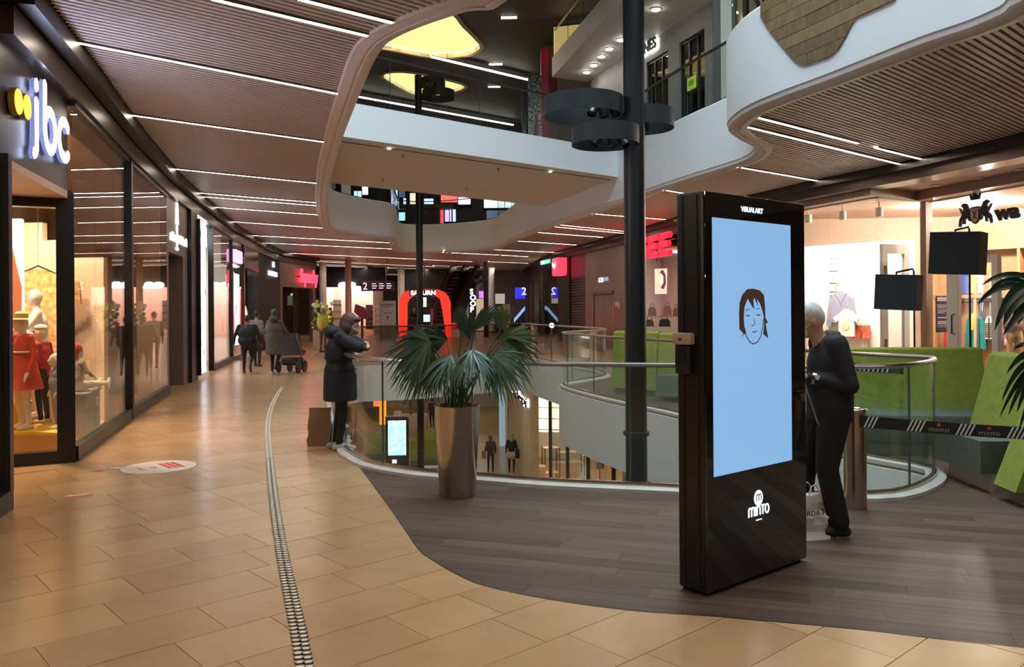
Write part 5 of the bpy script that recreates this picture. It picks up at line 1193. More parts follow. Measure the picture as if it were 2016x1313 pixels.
# vertical sign, violet glow, blue sign, far boards
t = thing('vertical_sign', 'tall black sign with white stacked letters right of the escalator', 'sign', Q(923, 625, 46)); h_ = Q(923, 566, 46).z-t.location.z
MB().b2((0, 0, 0), (.42, .12, h_)).build('panel', M['black'], t)
for i, ch in enumerate('SOOP'): text('letter', ch, .42, emis('white_vertical_'+ch+str(i), (.9, .97, 1), 3), t, (.07, -.01, h_*(.78-.2*i)), .005, bold=.01)
MB().b2((.18, .04, -t.location.z), (.24, .1, 0)).build('post', M['black'], t)
panel_px('violet_light_panel', 'violet glowing light panel in the far shop', 'light panel', 943, 573, 962, 588, 57.9, emis('violet', (.55, .2, .8), 1.0))
panel_px('warm_shop_display', 'display wall with painted warm glow in the far shop', 'display', 936, 588, 965, 651, 57.8, emis('warm_display', (.75, .55, .35), .5), frame=M['taupewall'])  # emission in the panel colour stands in for shop lighting
panel_px('garment_display', 'pale garments with painted glow in the distant shop window', 'display', 975, 578, 994, 598, 57.85, emis('pale_display', (.55, .5, .4), .55), frame=M['taupewall'])  # garments glow by emission put into their colour
panel_px('free_standing_notice', 'white notice board beside the distant standing person', 'board', 991, 599, 1004, 665.5, 44, mat('pale_notice', (.5, .42, .38), .6))
t, w_, h_ = panel_px('blue_wayfinding_board', 'blue lit wayfinding board with a white 2 at the far right', 'sign', 1014, 566, 1034, 588, 50, emis('deep_blue', (.03, .03, .8), .9))
text('numeral', '2', h_*.95, M['signwhite'], t, (w_*.62, -.01, h_*.35), .005)
for x in (.3, .7): MB().tube([(w_*x, .04, h_), (w_*x, .04, CEIL-t.location.z)], .015, 6).build('rod', M['black'], t)
t = thing('blue_lit_escalator', 'small blue lit escalator at the far right', 'escalator', Q(1012, 632, 52)); t.location.z = 0
MB().vprism([(0, .7), (.7, 1.5), (.7, 1.75), (0, .95)], 0, .8).build('balustrade', emis('blue_edge', (.3, .5, .9), .7), t); MB().vprism([(0, 0), (.7, 0), (.7, 1.5), (0, .7)], 0, .8).build('truss', M['black'], t)
struct(MB().b2((-16, 58, 0), (Q(648, 600, 58).x, 58.3, 4.4)).build('wall_back_left', M['taupewall']), 'taupe shop wall at the far left of the hall')
struct(MB().b2((Q(930, 600, 58).x, 58, 0), (6, 58.3, 4.4)).build('wall_back_right', M['taupewall']), 'taupe shop wall at the far right of the hall')
t, w_, h_ = panel_px('planter_box', 'long pale planter box behind the right walkway glass', 'planter', 1022, 671, 1071, 692, 28.5, mat('pale_planter', (.5, .43, .38), .6), .5)
t.location.z = 0; MB().b2((.05, .05, h_), (w_-.05, .45, h_+.02)).build('soil', M['darkroom'], t)
q = Q(1087, 641, 24); t = thing('floor_spotlight', 'dazzling small spotlight on the right walkway balustrade', 'spotlight', (q.x, q.y+.25, q.z)); MB().ell((0, 0, 0), (.07, .07, .07), 14, 10).build('bulb', emis('dazzle', (1, .93, .85), 60), t); MB().tube([(0, 0, -.05), (0, 0, -q.z)], .015, 8).build('stem', M['steel'], t)
# ---------------------------------------------------------------- level below
def low(px, D, z=LOW): q = Q(px, 607, D); return (q.x, D, z)
M['lowwall'] = mat('lower_beige_wall', (.5, .42, .34), .6); M['facadewood'] = wood_mat('pale_wood_facade', (.42, .3, .2), (.62, .48, .34), .5, 0, 12)
struct(MB().b2((-17, 60, LOW), (17, 60.3, -1.1)).build('wall_lower_back', M['lowwall']), 'beige far wall of the level below')
struct(MB().b2((-12, 26, LOW), (-11.7, 60, -1.1)).build('wall_lower_left', M['lowwall']), 'beige left wall of the level below')
for i, (x, y) in enumerate([(-6, 30), (-2.5, 33), (-5, 40), (-1.5, 44), (-7, 50), (-3, 54), (-9, 36)]):
    t = thing('lower_ceiling_light', f'long ceiling light on the level below, {ordn[i]} counted away from the camera', 'ceiling light', (x, y, -1.1), .73, 'ceiling lights on the level below')
    MB().b2((-1.6, -.06, -.03), (1.6, .06, -.005)).build('diffuser', emis(f'lower_strip_{i}', (1, .9, .78), 40), t); MB().b2((-1.62, -.08, -.02), (1.62, .08, 0)).build('housing', M['white'], t)
# lower shops on the right
LA, LB, LC, LD = Vector((-.2, 40.5)), Vector((.82, 30.8)), Vector((1.18, 25.8)), Vector((2.75, 17))
w = wall_thing(LA, LB, 'wall_lower_facade', 'pale wood facade of the lit shop on the level below', kind='structure'); L = (LB-LA).length
for k in range(8): MB().b2((L*k/8+.01, 0, LOW), (L*(k+1)/8-.01, .15+.01*(k % 2), -1.1)).build('wood_panel', M['facadewood'], w)
sg = wall_thing(LA, LB, 'shop_sign', 'backlit black letters on the wood facade of the level below', 'sign')
s0, z0 = onwall(LA, LB, 1009, 772); s1, z1 = onwall(LA, LB, 1042, 796)
for off, mm, nm in ((.06, 'halo', 'letter_halo'), (0, 'signblack', 'letter')):
    o = text(nm, 'Calepi', .5, M[mm], sg, (s0+off*.5, -.05 if off else -.12, -2.3-off*.3), .015, bold=.006); o.scale[0] = (s1-s0)/max(v.co.x for v in o.data.vertices)
# pale blue pillar before the facade
t = thing('lower_pillar', 'square pillar with painted pale blue glow on the level below', 'pillar', low(987, 43)); MB().rbox((-.16, -.16, 0), (.16, .16, 4.5), .02).build('shaft', emis('pale_blue_pillar', (.45, .6, .72), .35), t); MB().rbox((.17, -.14, 0), (.3, .14, 4.5), .02).build('side_fin', M['white'], t)  # weak emission put into the shaft colour brightens the pillar
# lit interior
struct(MB().sweep([LB+Vector((.2, 9)), Vector((5.5, 38)), Vector((6.5, 24))], [(0, LOW), (0, -1.1), (-.1, -1.1), (-.1, LOW)]).build('wall_lower_shop', M['whitewall']), 'white rear wall of the lit shop on the level below')
for i, (x, y) in enumerate([(2.6, 32), (3.2, 28), (2.0, 36)]):
    t = thing('lower_shop_light', f'warm light panel in the lit shop on the level below, {ordn[i]}', 'light panel', (x, y, -1.1), 0, 'light panels in the lower shop'); MB().rbox((-.5, -.5, -.06), (.5, .5, -.01), .01).build('diffuser', emis(f'lower_panel_{i}', (1, .78, .55), 22), t); MB().b2((-.53, -.53, -.03), (.53, .53, 0)).build('frame', M['white'], t)
# display racks in the shop
def rack(label, x, y, w_, h, d=.5):
    t = thing('metal_rack', label, 'rack', (x, y, LOW), .2, 'metal racks in the lower shop')
    for a in (0, w_):
        for b in (0, d): MB().tube([(a, b, 0), (a, b, h)], .025, 6).build('upright', M['bronze'], t)
    for z in (.5, h-.03): 
        MB().b2((0, 0, z), (w_, d, z+.03)).build('shelf', M['pinkwall'], t)
rack('tall metal rack in the lit shop on the level below', *low(1071, 33)[:2], .6, 1.55)
rack('long metal rack at the right of the lit shop on the level below', *low(1100, 35)[:2], 1.1, 1.0)
t = thing('display_cube', 'pair of pale display cubes by the lower shop entrance', 'display', (*low(1068, 32.0)[:2], LOW)); MB().rbox((0, 0, 0), (.5, .5, .45), .01).build('cube', M['lowwall'], t); MB().rbox((-.4, .5, 0), (.1, 1.0, .9), .01).build('tall_cube', M['lowwall'], t)
t = thing('glitter_display', 'bright bottle wall in the lit shop on the level below', 'display', (*low(1085, 37)[:2], LOW+1.6), -.2); MB().b2((-.6, 0, 0), (1.4, .1, 2.2)).build('panel', emis('bottle_wall', (1, .85, .68), 1.6), t)
rr = random.Random(8)
for k in range(4): MB().b2((-.6, -.12, .1+.5*k), (1.4, 0, .14+.5*k)).build('shelf_board', M['pinkwall'], t)
# dark shop
w = wall_thing(LC, LD, 'window_11', 'dark shop window on the level below under the bench platform', kind='structure'); L = (LD-LC).length
for k in range(4): MB().b2((L*k/4+.02, -.01, LOW+.1), (L*(k+1)/4-.02, .01, -1.2)).build('pane', M['shopglass'], w); MB().b2((L*k/4-.03, -.05, LOW), (L*k/4+.03, .05, -1.1)).build('post', M['steel'], w)
struct(MB().sweep([LC+Vector((2.5, 1)), LD+Vector((2.5, 0))], [(0, LOW), (0, -1.1), (-.1, -1.1), (-.1, LOW)]).build('wall_lower_dark', mat('sage_wall', (.16, .17, .15), .7)), 'sage rear wall of the dark shop on the level below')
for i, px in enumerate((1140, 1172)):
    q = Q(px, 930, 27.5+1.6*i); t = thing('lounge_chair', f'black lounge chair with crossed legs in the dark shop below, {["left","right"][i]} one', 'chair', (q.x, q.y, LOW), .4, 'lounge chairs in the dark shop below')
    MB().xprism([(-.35, .42), (.3, .35), (.3, .42), (-.3, .5), (-.5, 1.0), (-.57, 1.0)], -.3, .3).build('seat_shell', M['black'], t)
    for sx in (-.28, .28): MB().tube([(sx, -.35, 0), (sx, .3, .4)], .02, 6).build('leg', M['steel'], t); MB().tube([(sx, .3, 0), (sx, -.35, .42)], .02, 6).build('leg', M['steel'], t)
q = Q(1181, 922, 26); t = thing('price_card', 'white price card on a stand in the dark shop below', 'card', (q.x, q.y, LOW)); MB().b2((-.12, -.01, q.z-LOW-.02), (.14, .01, q.z-LOW+.2)).build('card', M['whitewall'], t); MB().tube([(0, .02, 0), (0, .02, q.z-LOW+.1)], .015, 6).build('post', M['black'], t); MB().lathe([(.15, 0), (.15, .02), (0, .03)], 14).build('foot', M['black'], t)
q = Q(1208, 936, 25); t = thing('bouquet', 'pale bouquet in a vase in the dark shop below', 'bouquet', (q.x, q.y, LOW)); MB().lathe([(.1, 0), (.12, .4), (.09, .75)], 14).build('vase', M['steel'], t)
m = MB(); 
for k in range(40): m.ell((rr.uniform(-.2, .2), rr.uniform(-.2, .2), rr.uniform(.75, 1.2)), [rr.uniform(.03, .06)]*3, 7, 5)
tag(m.build('blooms', mat('pale_blooms', (.7, .5, .45), .8, var=.5, scale=12), t), kind='stuff')
# lower totem with lit screen
t = thing('digital_totem', 'black information totem with a cyan lit map screen on the level below', 'totem', (*low(757, 37.2)[:2], LOW), .08)
MB().rbox((0, 0, 0), (1.06, .25, 2.33), .02).build('body', M['blackgloss'], t); M['mapscreen'] = print_mat('map_screen', [(.25, .75, 1), (.35, .85, 1), (.5, .95, 1), (.2, .55, .8)], 2.6, 1.5)
MB().b2((.12, -.012, .56), (.93, -.002, 2.14)).build('screen', M['mapscreen'], t); MB().b2((.3, -.012, .2), (.5, -.002, .36)).build('logo', M['signwhite'], t)
# banners, kiosk, benches, low wall
for i, (x0, x1, y0, y1, c, nm, dd) in enumerate([(735, 747, 760, 800, (1, .2, .08), 'coral red', 45), (747, 760, 755, 836, (1, .3, .02), 'orange', 44)]):
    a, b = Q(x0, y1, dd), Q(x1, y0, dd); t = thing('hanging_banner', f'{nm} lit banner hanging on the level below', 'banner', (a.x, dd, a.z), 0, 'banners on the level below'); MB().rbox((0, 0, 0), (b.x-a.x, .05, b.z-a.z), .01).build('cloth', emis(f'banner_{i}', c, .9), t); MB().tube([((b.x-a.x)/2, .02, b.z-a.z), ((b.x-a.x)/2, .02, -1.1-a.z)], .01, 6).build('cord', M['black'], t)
t = thing('information_kiosk', 'grey information kiosk with a blue lit canopy on the level below', 'kiosk', (*low(772, 47)[:2], LOW)); MB().rbox((0, 0, 0), (1.9, 1, 1.1), .03).build('counter', M['lowwall'], t); MB().rbox((-.2, -.1, 3.1), (2.3, 1.1, 3.5), .05).build('canopy', M['bronze'], t); MB().b2((-.1, -.14, 3.2), (1.0, -.1, 3.45)).build('lit_sign', emis('kiosk_blue', (.35, .4, .8), 1.2), t); MB().b2((.9, .4, 1.1), (1.05, .55, 3.1)).build('mast', M['steel'], t)
def low_bench(label, px, D, w_, rz):
    t = thing('lower_bench', label, 'bench', (*low(px, D)[:2], LOW), rz, 'green benches on the level below')
    MB().rbox((0, 0, .08), (w_, .6, .45), .05).build('seat', M['sage'], t); MB().xprism([(.5, .3), (.75, .3), (.95, 1.15), (.8, 1.2)], 0, w_).build('backrest', M['green'], t); MB().b2((.1, .1, 0), (w_-.1, .6, .1)).build('plinth', M['plinth'], t)
low_bench('green bench left of the lit totem on the level below', 716, 38.5, .95, 0); low_bench('green bench right of the lit totem on the level below', 812, 40, 1.5, -.1); low_bench('front green bench behind the metal planter on the level below', 806, 36.5, 1.6, .15)
t = thing('low_wall', 'low beige kerb wall on the level below behind the metal planter', 'wall', (*low(822, 34.8)[:2], LOW)); MB().rbox((0, 0, 0), (1.5, .4, .42), .02).build('body', M['lowwall'], t); MB().rbox((-.03, -.03, .42), (1.53, .43, .47), .01).build('cap', M['curb'], t)
# ---------------------------------------------------------------- level above
struct(MB().plate(OUT, [VOID1, [BA2, BB2, BC2, BD2]] if False else [VOID1], 5.585, 5.6).build('floor_upper', M['stone_far']), 'stone floor of the level above')
U0, U1 = P2(1168, 154, 9.9), P2(1405, 0, 9.9); ue = (U1-U0).normalized(); U2 = U1+ue*1.2; U0b = U0-ue*.2
w = wall_thing(U0b, U2, 'wall_upper_facade', 'grey rendered facade with dark windows one level up', kind='structure'); L = (U2-U0b).length
def U(px, py): return onwall(U0b, U2, px, py)
holes = []
for (xa, ya, xb, yb) in [(1272, 120, 1316, 260), (1337, 74, 1388, 250), (1216, 190, 1226, 260)]:
    a, zt = U(xa, ya); b, _ = U(xb, yb); holes.append((a, b, max(6.0, min(9.3, zt))))
vplate(rect(0, 5.6, L, 9.9), [rect(a, 5.6-.01, b, z) for a, b, z in holes], 0, .2).build('render_panel', M['greywall'], w)
for i, (a, b, z) in enumerate(holes):
    wn_ = wall_thing(U0b, U2, f'window_{12+i}', ['middle dark upper window in the grey facade', 'right dark upper window in the grey facade', 'narrow dark upper window left of the big column'][i], kind='structure')
    for k in range(3): MB().b2((lerp(a, b, k/3)+.02, .1, 5.62), (lerp(a, b, (k+1)/3)-.02, .115, z-.03)).build('pane', M['darkglass'], wn_)
    for k in range(4): MB().b2((lerp(a, b, k/3)-.03, .06, 5.6), (lerp(a, b, k/3)+.03, .14, z)).build('mullion', M['black'], wn_)
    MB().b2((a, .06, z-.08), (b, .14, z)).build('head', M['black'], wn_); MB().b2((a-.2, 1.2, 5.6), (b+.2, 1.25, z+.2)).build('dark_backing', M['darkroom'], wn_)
    if i < 2:
        for k in range(2): MB().b2((lerp(a, b, k/3)+.06, .3, z-1.5), (lerp(a, b, (k+1)/3)-.06, .32, z-.75)).build('poster_card', mat(f'tan_card_{i}_{k}', (.5, .4, .18), .7), wn_)
sg = wall_thing(U0b, U2, 'shop_sign', 'backlit black capital letters on the grey facade one level up', 'sign')
xa, za = U(1262, 118); xb, zb = U(1297, 92); _, zt = U(1297, 70)
for off, mm, nm in ((.05, 'halo', 'letter_halo'), (0, 'signblack', 'letter')):
    o = text(nm, 'ONES', (zt-zb)*1.35, M[mm], sg, (xa+off, -.03 if off else -.1, zb-off), .02, bold=.025 if off else .012); o.scale[0] = (xb-xa)/max(v.co.x for v in o.data.vertices)
# balcony slab
O0, O1 = P2(1087, 152, 9.9), P2(1225, 0, 9.9); oe = (O1-O0).normalized(); O1b = O1+oe*3; W1b = U1+ue*4
bal = struct(MB().prism([O0, O1b, W1b, U0-ue*.5], 9.9, 10.6).build('ceiling_balcony', M['white']), 'white balcony slab with downlights above the grey facade')
for i, (px, py) in enumerate([(1155, 141), (1169, 127), (1184, 110), (1199, 95), (1223, 77), (1291, 17)]):
    q = P(px, py, 9.9); t = thing('balcony_downlight', f'small downlight under the white balcony slab, {ordn[i]} from the left', 'downlight', (q.x, q.y, 9.9), 0, 'downlights under the balcony'); MB().lathe([(0, -.05), (.11, -.05), (.12, 0)], 14).build('diffuser', M['lamp_white'], t); MB().lathe([(.12, -.03), (.14, -.025), (.14, 0)], 14).build('bezel', M['white'], t)
nb = Vector((-oe.y, oe.x)); pth = [O0+Vector((.1, 0)), O1b+Vector((.1, 0))]
balustrade(pth, even(0, (pth[1]-pth[0]).length, 1.8), 10.6, 'glass balustrade on the white balcony near the roof', 1.0, kerb=False, hr='steel', flat_rail=True, inset=0)
t = thing('warm_wall_panel', 'wall panel with painted warm yellow glow behind the balcony glass', 'panel', (O0.x+.1, O0.y+.6, 10.6), -.3); MB().b2((0, 0, 0), (1.6, .1, 1.3)).build('panel', emis('painted_wall_glow', (.85, .6, .22), .6), t); MB().b2((0, -.02, 1.3), (1.6, .1, 1.36)).build('cap', M['black'], t)  # emission puts the warm wall's lit look into its colour
# red pillar, glitter screen, dark post
q = Q(1066, 270, 30.5); q2 = Q(1097, 95, 30.5)
t = thing('red_pillar', 'tall deep red pillar at the end of the footbridge', 'pillar', (q.x, 30.5, 5.6)); wd = q2.x-q.x; hgt = q2.z-5.6
M['deepred'] = mat('deep_red', (.32, .008, .015), .4); MB().b2((0, 0, 0), (wd*.45, .4, hgt)).build('front_fin', M['deepred'], t); MB().b2((wd*.45, .2, 0), (wd, .5, hgt)).build('side_fin', mat('dark_red', (.12, .006, .012), .4), t)
q = Q(1040, 265, 30); q2 = Q(1066, 148, 30); t = thing('glitter_screen', 'glittering screen with a red drop shape beside the red pillar', 'screen', (q.x, 30, 5.6)); wd = q2.x-q.x; hgt = q2.z-5.6
def glitter():
    m, tt, b = nt('glitter'); N = tt.nodes; Lk = tt.links; tc = N.new('ShaderNodeTexCoord'); v = N.new('ShaderNodeTexVoronoi'); v.inputs['Scale'].default_value = 26; Lk.new(tc.outputs['Object'], v.inputs['Vector'])
    r = N.new('ShaderNodeValToRGB'); r.color_ramp.elements[0].color = (.5, .45, .3, 1); r.color_ramp.elements[1].color = (.03, .03, .03, 1); r.color_ramp.elements[1].position = .5; Lk.new(v.outputs['Distance'], r.inputs[0]); Lk.new(r.outputs[0], b.inputs['Base Color']); b.inputs['Metallic'].default_value = .8; b.inputs['Roughness'].default_value = .3; return m
MB().b2((0, 0, 0), (wd, .1, hgt)).build('panel', glitter(), t); MB().vprism([(wd*.1, .05), (wd*.6, .05), (wd*.75, hgt*.4), (wd*.65, hgt*.75), (wd*.35, hgt*.5)], -.03, 0).build('red_drop', M['deepred'], t)
q = Q(1027, 262, 29); q2 = Q(1037, 174, 29); t = thing('dark_post', 'short black post left of the glitter screen', 'post', (q.x, 29, 5.6)); MB().rbox((0, 0, 0), (q2.x-q.x, .25, q2.z-5.6), .02).build('shaft', M['black'], t); MB().b2((-.05, -.05, 0), (q2.x-q.x+.05, .3, .06)).build('foot', M['black'], t)
struct(MB().b2((U0.x-1.6, 33, 5.6), (U0.x+2.5, 33.2, 12.2)).build('wall_upper_end', mat('olive_grey', (.2, .2, .17), .6)), 'olive grey wall behind the red pillar')
# pilasters and warm glow right of the facade, one level up
for i, (xa, xb, c, dd, nm) in enumerate([(1404, 1418, (.05, .045, .035), 0, 'dark'), (1419, 1440, (.4, .38, .3), -.1, 'beige'), (1452, 1462, (.75, .5, .2), .3, 'warm yellow'), (1476, 1500, (.35, .22, .12), .2, 'brown')]):
    a, b = Q(xa, 100, 18.5+dd), Q(xb, 100, 18.5+dd); t = thing('pilaster', f'{nm} pilaster right of the grey facade one level up', 'pilaster', (a.x, 18.5+dd, 5.6), -.2, 'pilasters one level up'); MB().b2((0, 0, 0), (b.x-a.x, .2, 4.3)).build('shaft', mat(f'pilaster_{i}', c, .6), t); MB().b2((-.02, -.02, 0), (b.x-a.x+.02, .22, .15)).build('base', M['black'], t)
# green sticker and reversed lettering on the upper glass
q = P2(1360, 350, CEIL); q3 = P2(1400, 338, CEIL)
t = wall_thing(P2(1310, 366, CEIL), P2(1400, 338, CEIL), 'glass_sticker', 'yellow-green sticker on the upper glass balustrade', 'sticker'); A, B = P2(1310, 366, CEIL), P2(1400, 338, CEIL)
s0, z0 = onwall(A, B, 1350, 172); s1, z1 = onwall(A, B, 1367, 147)
MB().vprism([(s0, 6.15), (s1, 6.15), (s1, 6.42), (s0, 6.42)], .03, .04).build('sheet', mat('lime_sticker', (.5, .6, .06), .6), t); MB().vprism(rect(s0+.08, 6.25, s1-.08, 6.35), .025, .03).build('mark', mat('sticker_mark', (.15, .3, .03), .6), t)
# upper shops seen under the footbridge
UPW = 53
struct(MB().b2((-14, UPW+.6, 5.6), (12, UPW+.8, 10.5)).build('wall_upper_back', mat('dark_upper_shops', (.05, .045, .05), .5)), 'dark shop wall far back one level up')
specs = [(650, 660, 360, 372, (.1, .12, .16), 'grey'), (672, 690, 363, 395, (.32, .28, .22), 'tan'), (697, 711, 376, 394, (.4, .9, .95), 'cyan'), (713, 724, 366, 383, (1, .97, .95), 'white'), (770, 782, 373, 405, (.35, .6, .9), 'pale blue'), (785, 797, 372, 388, (.1, .16, .3), 'navy'), (794, 799, 390, 404, (.4, .5, .75), 'blue grey'), (807, 820, 380, 405, (.55, .48, .36), 'beige'), (835, 853, 391, 404, (.45, .65, .95), 'sky blue'), (785, 797, 418, 434, (.3, .8, .95), 'bright cyan'), (868, 900, 384, 398, (1, .12, .1), 'red'), (867, 873, 413, 440, (.9, .05, .08), 'crimson'), (876, 884, 413, 436, (.5, .45, .9), 'lilac'), (886, 897, 412, 436, (.55, .55, .9), 'violet white'), (902, 926, 388, 402, (1, .95, .95), 'rosy white'), (953, 1012, 392, 409, (.75, .95, .95), 'long pale cyan'), (958, 1000, 414, 432, (.2, .28, .42), 'slate blue')]
for i, (x0, x1, y0, y1, c, nm) in enumerate(specs):
    a, b = Q(x0, y1, UPW), Q(x1, y0, UPW); t = thing('lit_shop_panel', f'{nm} lit shop panel far back, seen below the footbridge', 'light panel', (a.x, UPW, a.z), 0, 'lit panels of the far upper shops')
    MB().rbox((0, 0, 0), (b.x-a.x, .1, b.z-a.z), .02).build('face', emis(f'upper_panel_{i}', c, 1.3 if max(c) > .5 else .4), t); MB().b2((-.04, .1, -.04), (b.x-a.x+.04, .6, b.z-a.z+.04)).build('case', M['black'], t)
t = thing('upper_gallery_rail', 'brown gallery rail across the far upper shops', 'rail', (Q(783, 409, 50).x, 50, Q(783, 411, 50).z)); L = Q(890, 409, 50).x-t.location.x; MB().b2((0, 0, 0), (L, .2, .28)).build('beam', M['bronze'], t)
for k in range(5): MB().b2((L*k/4-.03, .05, -(t.location.z-5.6)), (L*k/4+.03, .12, 0)).build('post', M['black'], t)
# ---------------------------------------------------------------- digital totem in the foreground
A, B = P2(1392, 1178), P2(1589, 1105); TW = (B-A).length; TH = 2.245
t = wall_thing(A, B, 'digital_totem', 'tall black information totem with a pale blue lit screen in the foreground', 'totem')
M['totem'] = mat('totem_black', (.012, .009, .008), .35); M['totemglass'] = mat('totem_glass', (.006, .005, .005), .04, coat=1.0)
MB().rbox((.0, .012, .02), (TW, .20, TH), .012).build('body', M['totem'], t)
MB().b2((.03, .03, 0), (TW-.03, .19, .02)).build('foot', M['blackm'], t)
MB().rbox((.004, 0, .025), (TW-.004, .013, TH-.004), .003).build('front_glass', M['totemglass'], t)
for y in (.05, .15): MB().b2((-.004, y-.004, .03), (.001, y+.004, TH-.02)).build('side_groove', M['black'], t)
S = lambda px, py: onwall(A, B, px, py)
c = [S(1398, 428), S(1553, 443), S(1561, 905), S(1409, 938)]
sx0 = (c[0][0]+c[3][0])/2; sx1 = (c[1][0]+c[2][0])/2; sz0 = (c[2][1]+c[3][1])/2; sz1 = (c[0][1]+c[1][1])/2
m_, t_, b_ = nt('lit_screen'); b_.inputs['Base Color'].default_value = (.01, .01, .012, 1); b_.inputs['Roughness'].default_value = .05; b_.inputs['Emission Color'].default_value = (.27, .50, .82, 1); b_.inputs['Emission Strength'].default_value = .74; b_.inputs['Coat Weight'].default_value = 1; b_.inputs['Coat Roughness'].default_value = .03
M['screen'] = m_
scr = MB().b2((sx0, -.003, sz0), (sx1, .001, sz1)).build('screen', M['screen'], t)
zz = lambda x, y: S(1290+x*.3198, 360+y*.3198)
M['ink'] = emis('screen_ink', (.035, .02, .018), .5); M['hairink'] = emis('screen_hair', (.05, .022, .016), .6)
hair = [(525, 950), (541, 930), (515, 900), (513, 800), (516, 740), (532, 690), (562, 655), (600, 651), (640, 662), (665, 692), (672, 760), (674, 830), (690, 860), (676, 866), (681, 900), (692, 955), (661, 930), (666, 890), (668, 840), (660, 800), (643, 745), (622, 712), (627, 757), (607, 706), (600, 722), (606, 778), (582, 742), (566, 712), (546, 762), (541, 830), (546, 900), (551, 928)]
f = MB(); f.vprism([zz(*p) for p in hair], -.0045, -.0032); f.build('hair_drawing', M['hairink'], scr)
f = MB()
for st, wd in [([(547, 895), (558, 945), (580, 980), (602, 992), (626, 980), (646, 945), (658, 890), (664, 835)], .006), ([(555, 815), (566, 820), (577, 815)], .006), ([(619, 810), (630, 816), (643, 810)], .006), ([(557, 783), (576, 778)], .004), ([(621, 776), (639, 772)], .004), ([(605, 838), (609, 872), (597, 880), (590, 873)], .004), ([(594, 914), (606, 921), (621, 910)], .005), ([(659, 800), (668, 808), (665, 848), (659, 862)], .004)]:
    f.vprism(stroke([zz(*p) for p in st], wd), -.0045, -.0032)
f.build('face_drawing', M['ink'], scr)
x0, z0 = S(1459, 416.5); x1, z1 = S(1502, 418)
M['litwhite'] = emis('lit_white', (.75, .95, 1), 1.3)
o = text('maker_lettering', 'VISUALART', .042, M['litwhite'], t, (x0, -.001, z0+.002), .001, bold=.0008); o.scale[0] = (x1-x0)/max(v.co.x for v in o.data.vertices)
x0, z0 = S(1474, 1019); x1, z1 = S(1513, 1009); xc, zc = S(1493, 984); zc += .012
m = MB(); wl = .0085; hl = .052; x = x0; k = (x1-x0)/.262
def LT(strokes, adv):
    global x
    for st in strokes: m.vprism(stroke([(x+p[0]*k, z0+p[1]) for p in st], wl), -.003, 0)
    x += adv*k
def ar(cx, cz, rx, rz, a0, a1, n=8): return [(cx+rx*math.cos(lerp(a0, a1, i/n)), cz+rz*math.sin(lerp(a0, a1, i/n))) for i in range(n+1)]
LT([[(0, 0), (0, .03)]+ar(.018, .034, .018, .018, math.pi, 0)+[(.036, 0)], [(.036, .03)]+ar(.054, .034, .018, .018, math.pi, 0)+[(.072, 0)]], .09)
LT([[(0, 0), (0, .052)]], .018); LT([[(0, 0), (0, .03)]+ar(.02, .034, .02, .018, math.pi, 0)+[(.04, 0)]], .056); LT([[(.02, 0), (.02, .052)], [(0, .052), (.045, .052)]], .052); LT([ar(.024, .026, .024, .026, 0, 6.283, 14)], .05)
m.build('logo_lettering', M['litwhite'], t)
m = MB(); m.vprism(arc(xc, zc, .042, .046, 0, 6.15, 22), -.003, 0); o = m.build('logo_disc', M['litwhite'], t)
m = MB(); m.vprism(stroke([(xc-.022, zc-.015)]+[(xc-.022, zc+.01)]+ar(xc-.011, zc+.012, .011, .01, math.pi, 0)+[(xc, zc-.015)], .006), -.005, -.003); m.vprism(stroke([(xc, zc+.01)]+ar(xc+.011, zc+.012, .011, .01, math.pi, 0)+[(xc+.022, zc-.015)], .006), -.005, -.003); m.build('logo_m', M['black'], o)
m = MB()
for i in range(4): m.vprism(arc(lerp(x0, x1, .38+.08*i), z0-.028, .004, .004, 0, 6, 8), -.003, 0)
m.build('logo_dots', M['litwhite'], t)
# hygiene dispenser on the totem's narrow side
C = P2(1332, 1160); hs = lambda px, py: onwall(C, A, px, py)
d = wall_thing(C, A, 'sanitiser_dispenser', 'beige and black dispenser box on the narrow side of the totem', 'dispenser')
xa, za = hs(1330, 677); xb, zb = hs(1366, 657); xa = max(xa, .02)
MB().rbox((xa, -.06, za), (xa+.12, -.002, zb+.005), .008).build('beige_head', mat('beige_plastic', (.42, .3, .22), .4), d); _, zc2 = hs(1345, 735)
MB().rbox((xa+.005, -.04, zc2), (xa+.10, -.002, za), .008).build('black_body', M['black'], d); MB().lathe([(0, 0), (.008, 0), (.008, .004)], 10, (xa+.06, -.062, (za+zb)/2), 0, Matrix.Rotation(math.pi/2, 3, 'X')).build('button', M['bronze'], d)
